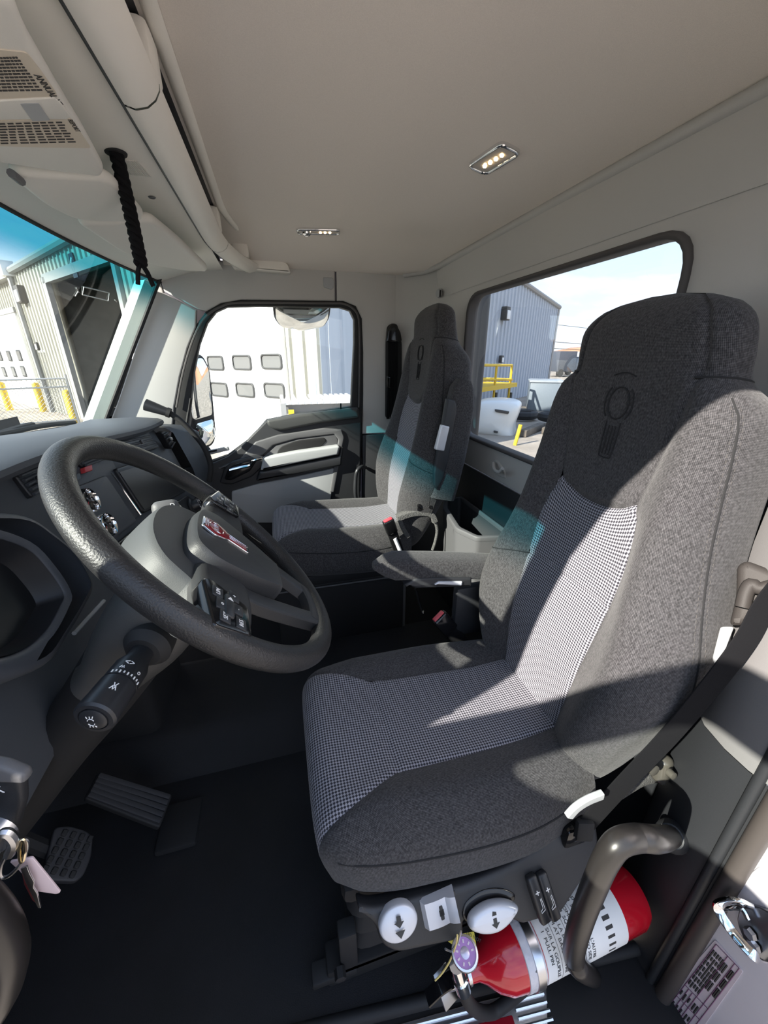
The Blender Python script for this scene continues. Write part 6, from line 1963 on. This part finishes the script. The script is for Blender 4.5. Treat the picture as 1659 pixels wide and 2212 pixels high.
# white sectional door with two rows of windows
dx0, dx1 = w1(408, 800).x, w1(622, 800).x
wd = new_obj('sectional_door', fbox(FW1, ((dx0 + dx1) / 2, 2.3, 0.02), (dx1 - dx0, 4.6, 0.06)), 'door_white', shop, smooth=False)
for (cx_, cy_, hw, hh) in ((471, 784, 17, 16), (528, 783, 20, 16.5), (592, 781, 22.5, 17), (479, 841, 18, 15.5), (535, 842, 19.5, 15.5), (598, 843, 22, 16.5)):
    a, b = w1(cx_ - hw, cy_), w1(cx_ + hw, cy_); t_, u_ = w1(cx_, cy_ - hh), w1(cx_, cy_ + hh)
    ol_ = rounded([(a.x, u_.y), (b.x, u_.y), (b.x, t_.y), (a.x, t_.y)], 0.09)
    k_ = 0.035
    il_ = rounded([(a.x + k_, u_.y + k_), (b.x - k_, u_.y + k_), (b.x - k_, t_.y - k_), (a.x + k_, t_.y - k_)], 0.07)
    wf = new_obj('door_window', plate(ol_, w1F(0.08), 0.05, 0.01, [il_]), mat('frame_black', (0.05, 0.05, 0.05), 0.5), wd)
    new_obj('pane', plate(il_, w1F(0.06), 0.01), 'pane_grey', wf, smooth=False)

# lower wing of the workshop to the left
wing = thing('workshop_wing', 'lower cream wing of the workshop with a white door and wall lamps', 'building', (W1O + W1D * (sL - 5))[:])
zt = gab0 - 0.1
new_obj('front_wall', plate([(sL - 16, 0), (sL - 0.05, 0), (sL - 0.05, zt), (sL - 16, zt)], w1F(-0.1), 0.2), 'siding_cream', wing, smooth=False)
new_obj('gutter', fbox(FW1, (sL - 8, zt + 0.05, 0.05), (16, 0.22, 0.3)), 'frame_grey', wing, smooth=False)
da, db = w1(-60, 700).x, w1(38, 700).x
share(wing, rb, [w1F(-0.1) @ Matrix.Translation((sL - 0.25 - 0.36 * i, zt * 0.80 if da < sL - 0.25 - 0.36 * i < db + 0.1 else 0, 0)) @ Matrix.Diagonal((1, zt * (0.20 if da < sL - 0.25 - 0.36 * i < db + 0.1 else 1.0), 1, 1)) for i in range(40)], 'siding_rib')
w2d = new_obj('sectional_door', fbox(w1F(-0.1), ((da + db) / 2, zt * 0.39, 0.05), (db - da, zt * 0.78, 0.08)), 'door_white', wing, smooth=False)
new_obj('door_frame', fbox(w1F(-0.1), ((da + db) / 2, zt * 0.79, 0.05), (db - da + 0.3, 0.2, 0.16)), 'frame_grey', wing, smooth=False)
for (cx_, cy_) in ((6, 769), (26, 769), (48, 768), (15, 803), (36, 803), (57, 802)):
    a = w1(cx_, cy_, -0.1)
    wf = new_obj('door_window', plate(rounded([(a.x - 0.34, a.y - 0.24), (a.x + 0.34, a.y - 0.24), (a.x + 0.34, a.y + 0.24), (a.x - 0.34, a.y + 0.24)], 0.1), w1F(0.02), 0.04, 0.01), 'frame_black', w2d)
    new_obj('pane', plate(rounded([(a.x - 0.28, a.y - 0.18), (a.x + 0.28, a.y - 0.18), (a.x + 0.28, a.y + 0.18), (a.x - 0.28, a.y + 0.18)], 0.07), w1F(0.03), 0.005), 'pane_grey', wf, smooth=False)
pa_, pb2 = w1(80, 762), w1(103, 762)
pdoor = new_obj('entry_door', fbox(w1F(-0.1), ((pa_.x + pb2.x) / 2, pa_.y / 2, 0.05), (1.0, pa_.y, 0.1)), 'siding_cream', wing, smooth=False)
new_obj('pane', fbox(w1F(-0.1), ((pa_.x + pb2.x) / 2, pa_.y * 0.68, 0.11), (0.5, 0.8, 0.02)), 'pane_grey', pdoor, smooth=False)
new_obj('door_casing', join(fbox(w1F(-0.1), ((pa_.x + pb2.x) / 2 - 0.56, pa_.y / 2, 0.06), (0.1, pa_.y, 0.14)), fbox(w1F(-0.1), ((pa_.x + pb2.x) / 2 + 0.56, pa_.y / 2, 0.06), (0.1, pa_.y, 0.14)), fbox(w1F(-0.1), ((pa_.x + pb2.x) / 2, pa_.y + 0.05, 0.06), (1.22, 0.1, 0.14))), 'frame_grey', wing, smooth=False)
def wall_lamp(F_, c, sc, label, n_):
    t = thing('wall_lamp', label, 'lamp', (F_ @ Vector((c.x, c.y, 0)))[:])
    new_obj('lamp_housing', fbox(F_, (c.x, c.y, 0.12 * sc), (0.40 * sc, 0.50 * sc, 0.24 * sc), 0.03), mat('lamp_bronze', (0.06, 0.055, 0.05), 0.5), t)
    new_obj('lamp_lens', fbox(F_, (c.x, c.y - 0.05 * sc, 0.25 * sc), (0.30 * sc, 0.32 * sc, 0.04 * sc), 0.01), 'door_white', t)
    return t
wall_lamp(w1F(-0.05), w1(54, 637), 1.2, 'square wall lamp beside the workshop downspout', n1)
wall_lamp(w1F(-0.05), w1(84, 748), 0.6, 'small lamp over the workshop entry door', n1)
# bollards
for (px_, py_), lb_ in (((22, 886), 'yellow steel bollard in front of the white wing door, seen through the fence'), ((95, 889), 'yellow steel bollard beside the entry door, seen through the fence'), ((166, 922), 'yellow steel bollard guarding the corner of the dark bay')):
    b = at(px_, py_, Z=GZ)
    new_ = new_obj('bollard', lathe([(0, 0), (0.13, 0), (0.13, 1.12), (0.10, 1.19), (0, 1.22)], axis_frame(b, (0, 0, 1)), 16), 'bollard_yellow')
    tag(new_, lb_, 'bollard', 'yellow bollards along the workshop')
# chain-link fence
fn = thing('chain_link_fence', 'galvanised chain-link fence with top rails in front of the workshop', 'fence', (-9.0, 12.5, GZ))
f0, f1_ = at(-160, 820, Y=12.0), at(140, 808, Y=13.2)
dF_ = Vector((f1_.x - f0.x, f1_.y - f0.y, 0)); Lf = dF_.length; dF_.normalize()
ztop = 0.62
FF = frame(Vector((f0.x, f0.y, GZ)), dF_, EZ)
for z in (ztop - GZ, ztop - GZ - 0.22, 0.55, 0.10):
    new_obj('fence_rail', tube([FF @ Vector((0, z, 0)), FF @ Vector((Lf, z, 0))], 0.022, 6), 'galvanised', fn)
for k in range(4):
    new_obj('fence_post', tube([FF @ Vector((Lf - 1.9 * k, 0, 0)), FF @ Vector((Lf - 1.9 * k, ztop - GZ + 0.1, 0))], 0.035, 8), 'galvanised', fn)
vv, ff = [], []
def wire(a, b, r=0.004):
    d = (b - a).normalized(); s2 = Vector((-d.y, d.x, 0)) * r
    i = len(vv)
    for p in (a, b):
        vv.extend([FF @ (p + s2), FF @ (p - s2), FF @ (p + Vector((0, 0, r * 1.6)))])
    ff.extend([(i, i + 1, i + 4, i + 3), (i + 1, i + 2, i + 5, i + 4), (i + 2, i, i + 3, i + 5)])
Hf = ztop - GZ
x = -Hf
while x < Lf:
    for sg in (0, 1):
        a = Vector((x, 0, 0)); b = Vector((x + Hf, Hf, 0))
        if sg: a, b = Vector((x, Hf, 0)), Vector((x + Hf, 0, 0))
        t0 = max(0, -x / Hf); t1 = min(1, (Lf - x) / Hf)
        if t1 > t0: wire(a.lerp(b, t0), a.lerp(b, t1))
    x += 0.10
o = new_obj('chain_mesh', pydata(vv, ff), 'galvanised', fn, smooth=False); o['kind'] = 'stuff'
# wire rack beyond the passenger door
rk_ = thing('wire_rack', 'pale wire-topped metal rack outside the passenger door', 'rack', (0.6, 5.2, GZ))
Yr = 5.2
zr0, zr1 = at(615, 876, Y=Yr).z, at(760, 862, Y=Yr).z
x0_, x1_2 = at(612, 876, Y=Yr).x, at(775, 862, Y=Yr).x
zt_ = (zr0 + zr1) / 2
for (xx, yy_) in ((x0_, Yr), (x1_2, Yr), (x0_, Yr + 1.0), (x1_2, Yr + 1.0)):
    new_obj('leg', box((xx, yy_, (GZ + zt_) / 2), (0.06, 0.06, zt_ - GZ), 0.0), 'galvanised', rk_, smooth=False)
for i in range(13):
    xx = x0_ + (x1_2 - x0_) * i / 12
    new_obj('deck_bar', box((xx, Yr + 0.5, zt_), (0.035, 1.05, 0.03)), 'door_white', rk_, smooth=False)
for zz in (zt_, zt_ - 0.30, zt_ - 0.15):
    new_obj('front_bar', box(((x0_ + x1_2) / 2, Yr, zz), (x1_2 - x0_, 0.04, 0.035)), 'door_white', rk_, smooth=False)
new_obj('side_panel', box(((x0_ + x1_2) / 2, Yr + 0.08, zt_ - 0.16), (x1_2 - x0_, 0.02, 0.26)), 'pane_grey', rk_, smooth=False)
new_obj('sticker', box((x0_ + 0.09, Yr - 0.025, zt_ - 0.16), (0.07, 0.01, 0.16)), 'bollard_yellow', rk_, smooth=False)

# door mirrors of the truck
mat('mirror', (0.80, 0.81, 0.80), 0.01, metal=1.0)
mr = thing('door_mirror', 'tall black door mirror with a convex lower glass outside the passenger window', 'mirror', at(435, 900, Y=2.22)[:])
Pm = at(436, 862, Y=2.22); nm = (CAM - Pm).normalized() * 0.55 + Vector((0.95, -0.05, -0.05)); nm.normalize()
Fm_ = axis_frame(Pm, nm)
def mp_(px, k=0.0): return pix_poly(Fm_ @ Matrix.Translation((0, 0, k)), px)
new_obj('mirror_housing', plate(rounded(mp_([(402, 768), (440, 764), (456, 796), (463, 860), (470, 940), (464, 962), (440, 974), (424, 960), (412, 880)]), 0.03), Fm_, 0.09, 0.02, seg=3), 'rubber', mr)
new_obj('main_glass', plate(rounded(mp_([(408, 780), (436, 772), (450, 798), (458, 896), (418, 908), (412, 870)]), 0.02), Fm_ @ Matrix.Translation((0, 0, 0.003)), 0.006, 0.001), 'mirror', mr)
cvx = mp_([(422, 916), (460, 905), (465, 940), (456, 958), (438, 965), (428, 950)])
cc2 = sum(cvx, Vector((0, 0))) / len(cvx)
R_ = []
sm_ = rounded(cvx, 0.02)
for k, dz in ((1.0, 0.0), (0.8, 0.010), (0.5, 0.020), (0.2, 0.025), (0.0, 0.026)):
    R_.append([Fm_ @ Vector((cc2.x + (p.x - cc2.x) * k, cc2.y + (p.y - cc2.y) * k, 0.002 + dz)) for p in sm_ + [sm_[0]]])
new_obj('convex_glass', rows(R_, uv=False), 'mirror', mr)
new_obj('mirror_arm', tube([Pm + Vector((0.0, -0.05, -0.25)), Pm + Vector((-0.10, -0.16, -0.30)), Pm + Vector((-0.14, -0.24, -0.32))], 0.02, 8), 'rubber', mr)
ld = thing('look_down_mirror', 'wide convex look-down mirror above the passenger window', 'mirror', at(652, 690, Y=2.10)[:])
Pl = at(652, 688, Y=2.10); nl2 = (CAM - Pl).normalized() + Vector((0.10, 0.35, -0.75)); nl2.normalize()
Fl2 = axis_frame(Pl, nl2)
lp2 = rounded(pix_poly(Fl2, [(590, 660), (650, 656), (716, 660), (712, 690), (700, 708), (652, 717), (606, 708), (592, 690)]), 0.02)
new_obj('mirror_housing', plate(lp2, Fl2, 0.05, 0.012, seg=3), 'rubber', ld)
cc3 = sum(lp2, Vector((0, 0))) / len(lp2)
R_ = []
for k, dz in ((0.93, 0.001), (0.75, 0.012), (0.5, 0.021), (0.25, 0.027), (0.0, 0.029)):
    R_.append([Fl2 @ Vector((cc3.x + (p.x - cc3.x) * k, cc3.y + (p.y - cc3.y) * k, dz)) for p in lp2 + [lp2[0]]])
new_obj('convex_glass', rows(R_, uv=False), 'mirror', ld)
new_obj('warning_label', plate(pix_poly(Fl2 @ Matrix.Translation((0, 0, 0.022)), [(612, 668), (668, 670), (666, 679), (613, 677)]), Fl2 @ Matrix.Translation((0, 0, 0.022)), 0.001), 'pale_grey', ld)

# ---- seen through the rear window
W2O = Vector((12.6, 19.75, GZ)); W2D = Vector((0.80, 0.60, 0))
FW2 = frame(W2O, W2D, EZ)
n2w = FW2.to_3x3() @ EZ
def w2(x, y, k=0.0):
    f = FW2 @ Matrix.Translation((0, 0, k))
    return loc2(f, onp(x, y, f.to_translation(), n2w))
gb2 = thing('grey_shed', 'blue-grey ribbed metal shed with a sloping roofline', 'building', W2O[:])
cr_ = w2(1206, 664); ap_ = w2(1130, 612)
sl2 = (ap_.y - cr_.y) / (ap_.x - cr_.x)
xL = cr_.x - 16
xa = ap_.x - 1.0
za = cr_.y + sl2 * (xa - cr_.x)
new_obj('front_wall', plate([(xL, 0), (cr_.x, 0), (cr_.x, cr_.y), (xa, za), (xL, za + sl2 * 0 )], FW2, 0.3), 'siding_grey', gb2, smooth=False)
rbb = unit_rib(0.14, 0.07, 'siding_grey')
ml = []
x = xL + 0.2
while x < cr_.x:
    top = cr_.y + sl2 * (x - cr_.x) if x > xa else za
    ml.append(FW2 @ Matrix.Translation((x, 0, 0)) @ Matrix.Diagonal((1, top, 1, 1)))
    x += 0.42
share(gb2, rbb, ml, 'siding_rib')
new_obj('roof_edge', tube([FW2 @ Vector((cr_.x + 0.1, cr_.y, 0.05)), FW2 @ Vector((xa, za, 0.05))], 0.13, 8), 'frame_grey', gb2)
new_obj('corner_trim', fbox(FW2, (cr_.x, cr_.y / 2, 0.03), (0.3, cr_.y, 0.12)), 'frame_grey', gb2, smooth=False)
wall_lamp(FW2 @ Matrix.Translation((0, 0, 0.08)), w2(1083, 678), 1.15, 'large wall lamp high on the blue-grey shed', n2w)
wall_lamp(FW2 @ Matrix.Translation((0, 0, 0.08)), w2(1076, 776), 0.7, 'small wall lamp above the yellow platform', n2w)
# yellow access platform
yp_ = thing('access_platform', 'yellow railed access platform standing by the blue-grey shed', 'platform', (11.6, 17.6, GZ))
FY = frame(Vector((10.6, 15.6, GZ)), W2D, EZ); nY = FY.to_3x3() @ EZ
def wy(x, y): return loc2(FY, onp(x, y, FY.to_translation(), nY))
def ybar(a, b, r, par=yp_, z0=0.0, z1=None, nm2='rail'):
    z1 = z0 if z1 is None else z1
    return new_obj(nm2, tube([FY @ Vector((a.x, a.y, z0)), FY @ Vector((b.x, b.y, z1))], r, 6), 'bollard_yellow', par)
for xx in (1035, 1073, 1106):
    for dz in (0.0, -1.6):
        ybar(wy(xx, 790), Vector((wy(xx, 790).x, 0.0)), 0.05, z0=dz, nm2='post')
for yy_ in (789, 820):
    for dz in (0.0, -1.6): ybar(wy(1035, yy_), wy(1106, yy_), 0.045, z0=dz)
    for xx in (1035, 1106): ybar(wy(xx, yy_), wy(xx, yy_), 0.045, z0=0.0, z1=-1.6)
a, b = wy(1030, 842), wy(1108, 842)
new_obj('deck', fbox(FY, ((a.x + b.x) / 2, a.y, -0.8), (b.x - a.x, 0.16, 1.9)), 'bollard_yellow', yp_, smooth=False)
for xx in (1038, 1072, 1104):
    new_obj('leg', tube([FY @ Vector((wy(xx, 848).x, wy(xx, 848).y, 0)), FY @ Vector((wy(xx, 848).x, 0, 0))], 0.06, 6), 'frame_black', yp_)
# exhaust stack behind the cab
es = new_obj('exhaust_stack', lathe([(0, 0), (0.085, 0), (0.085, 2.2), (0.07, 2.25), (0, 2.25)], axis_frame((at(1021, 760, X=1.30).x, at(1021, 760, X=1.30).y, -0.4), (0, 0, 1)), 24), mat('stack_dark', (0.012, 0.013, 0.016), 0.55))
tag(es, 'dark upright exhaust stack just outside the rear window', 'exhaust stack')
# discarded white bonnet on the gravel
Pn = at(1075, 925, Z=GZ) + Vector((0, 0, 0.0))
FB = frame(Vector((6.9, 10.3, GZ)), Vector((0.80, -0.60, 0)), EZ); nB = FB.to_3x3() @ EZ
def wb_(x, y, k=0.0):
    f = FB @ Matrix.Translation((0, 0, k)); return loc2(f, onp(x, y, f.to_translation(), nB))
bn2 = thing('truck_bonnet', 'white moulded truck bonnet lying on the gravel behind the cab', 'bonnet', (7.2, 10.6, GZ))
opx = [(1000, 905), (1010, 884), (1035, 868), (1085, 866), (1118, 874), (1120, 892), (1108, 925), (1110, 948), (1100, 958), (1060, 945), (1020, 938), (1000, 930)]
pts2 = [wb_(*p) for p in opx]
cB = sum(pts2, Vector((0, 0))) / len(pts2)
sm_ = [Vector((p.x, p.y)) for p in catmull([Vector((p.x, p.y, 0)) for p in pts2], 4, closed=True)]
R_ = []
for k, dz in ((1.0, -1.1), (1.0, -0.1), (0.96, 0.02), (0.85, 0.10), (0.6, 0.17), (0.3, 0.20), (0.0, 0.21)):
    R_.append([FB @ Vector((cB.x + (p.x - cB.x) * k, cB.y + (p.y - cB.y) * k, dz)) for p in sm_ + [sm_[0]]])
new_obj('shell', rows(R_, uv=False), mat('bonnet_white', (0.72, 0.72, 0.70), 0.35, coat=0.3), bn2)
def bb(px, k, th, m, nm3):
    f = FB @ Matrix.Translation((0, 0, k))
    return new_obj(nm3, plate(rounded(pix_poly(f, px), 0.03), f, th, 0.01), m, bn2)
bb([(1068, 884), (1100, 889), (1098, 895), (1070, 890)], 0.24, 0.08, 'frame_black', 'air_intake')
bb([(1016, 905), (1032, 905), (1030, 922), (1016, 920)], 0.20, 0.08, 'frame_black', 'lamp_recess')
bb([(1066, 930), (1076, 932), (1075, 936), (1066, 935)], 0.25, 0.05, 'frame_black', 'latch_hole')
# skip and scrap
sk_ = thing('waste_skip', 'slate grey waste skip standing in the yard beside the shed', 'skip', at(1175, 890, Z=GZ)[:])
ps = at(1172, 888, Z=GZ)
FK = frame(ps, Vector((0.85, -0.53, 0)), EZ)
new_obj('skip_body', fbox(FK, (0, 0.60, -0.9), (1.3, 1.2, 1.8), 0.03), mat('skip_grey', (0.16, 0.19, 0.22), 0.5), sk_)
new_obj('skip_lid', fbox(FK, (0, 1.23, -0.9), (1.4, 0.08, 1.9), 0.02), mat('skip_lid', (0.28, 0.31, 0.34), 0.4), sk_)
for k, (x, y, rr, lb_) in enumerate(((1128, 893, 0.42, 'dark tyre lying on scrap beside the white bonnet'), (1185, 905, 0.28, 'dark tyre leaning on the scrap near the skip'))):
    p = at(x, y + 14, Z=GZ)
    o = new_obj('scrap_tyre', tube([p + Vector((rr * cos(a), rr * sin(a), 0.20 + 0.1 * k)) for a in [2 * pi * i / 24 for i in range(24)]], 0.15, 8, closed=True), 'rubber')
    tag(o, lb_, 'tyre', 'scrap tyres in the yard')
yq = new_obj('marker_post', tube([at(1112, 962, Z=GZ), at(1112, 962, Z=GZ) + Vector((0.1, 0, 0.55))], 0.05, 8), 'bollard_yellow'); tag(yq, 'short yellow post beside the white bonnet', 'post')
for k, (px2, lb_) in enumerate((((1150, 935), 'long dark timber lying nearer the white bonnet'), ((1195, 930), 'long dark timber lying nearer the waste skip'))):
    p = at(*px2, Z=GZ)
    o = new_obj('timber', fbox(frame(p, Vector((0.8, 0.6, 0)), EZ), (0, 0.11, 0), (1.8, 0.20, 0.22), 0.02), mat('old_timber', (0.13, 0.11, 0.09), 0.9, var=(4, 0.3)))
    tag(o, lb_, 'timber', 'timbers on the gravel')
# power lines
for k, (ya_, yb_2) in enumerate(((700, 712), (738, 742), (752, 753))):
    A_ = at(1190, ya_, Y=60.0); B_ = at(1420, yb_2 + 6, Y=60.0)
    o = new_obj('power_line', tube([A_, A_.lerp(B_, 0.5) + Vector((0, 0, -0.3)), B_], 0.045, 5), 'frame_black')
    tag(o, ['topmost power line crossing the sky behind the shed', 'middle power line crossing the sky behind the shed', 'lowest power line crossing the sky behind the shed'][k], 'power line', 'power lines behind the shed')
# parked trucks and the ridge in the distance
hv, hf = [], []
for i in range(121):
    a = 2 * pi * i / 120
    r = 330
    h = 9 + 5 * sin(3 * a + 1) + 3 * sin(11 * a) + 2 * sin(23 * a)
    hv += [(r * cos(a), r * sin(a), GZ - 1), (r * cos(a), r * sin(a), GZ + h), ((r + 60) * cos(a), (r + 60) * sin(a), GZ + h * 1.25)]
for i in range(120):
    for k in range(2):
        hf.append((3 * i + k, 3 * i + 3 + k, 3 * i + 4 + k, 3 * i + 1 + k))
o = new_obj('hill_ridge', pydata(hv, hf), mat('hill', (0.36, 0.20, 0.13), 0.95, var=(0.03, 0.3)), origin=(0, 0, GZ)); st(o, 'reddish brown hills on the horizon')
for k, (px2, cB2, lb_) in enumerate((((1206, 806), (0.06, 0.07, 0.09), 'distant dark parked truck by the corner of the shed'), ((1222, 812), (0.6, 0.6, 0.6), 'distant white parked truck beyond the shed'))):
    p = at(px2[0], px2[1], Y=42.0 + 4 * k); p.z = GZ
    t = thing('parked_truck', lb_, 'truck', p[:])
    m_ = mat('truck_paint_%d' % k, cB2, 0.4)
    Ft_ = frame(p, Vector((1, 0.1, 0)), EZ)
    new_obj('cargo_body', fbox(Ft_, (0.0, 1.7, 0), (2.6, 2.2, 2.3), 0.05), m_, t)
    new_obj('cab', fbox(Ft_, (1.9, 1.35, 0), (1.2, 1.7, 2.1), 0.12), m_, t)
    for xx in (-0.8, 1.9):
        new_obj('wheel', lathe([(0, -0.15), (0.42, -0.15), (0.45, 0), (0.42, 0.15), (0, 0.15)], axis_frame(Ft_ @ Vector((xx, 0.45, 1.05)), Ft_.to_3x3() @ EZ), 16), 'rubber', t)
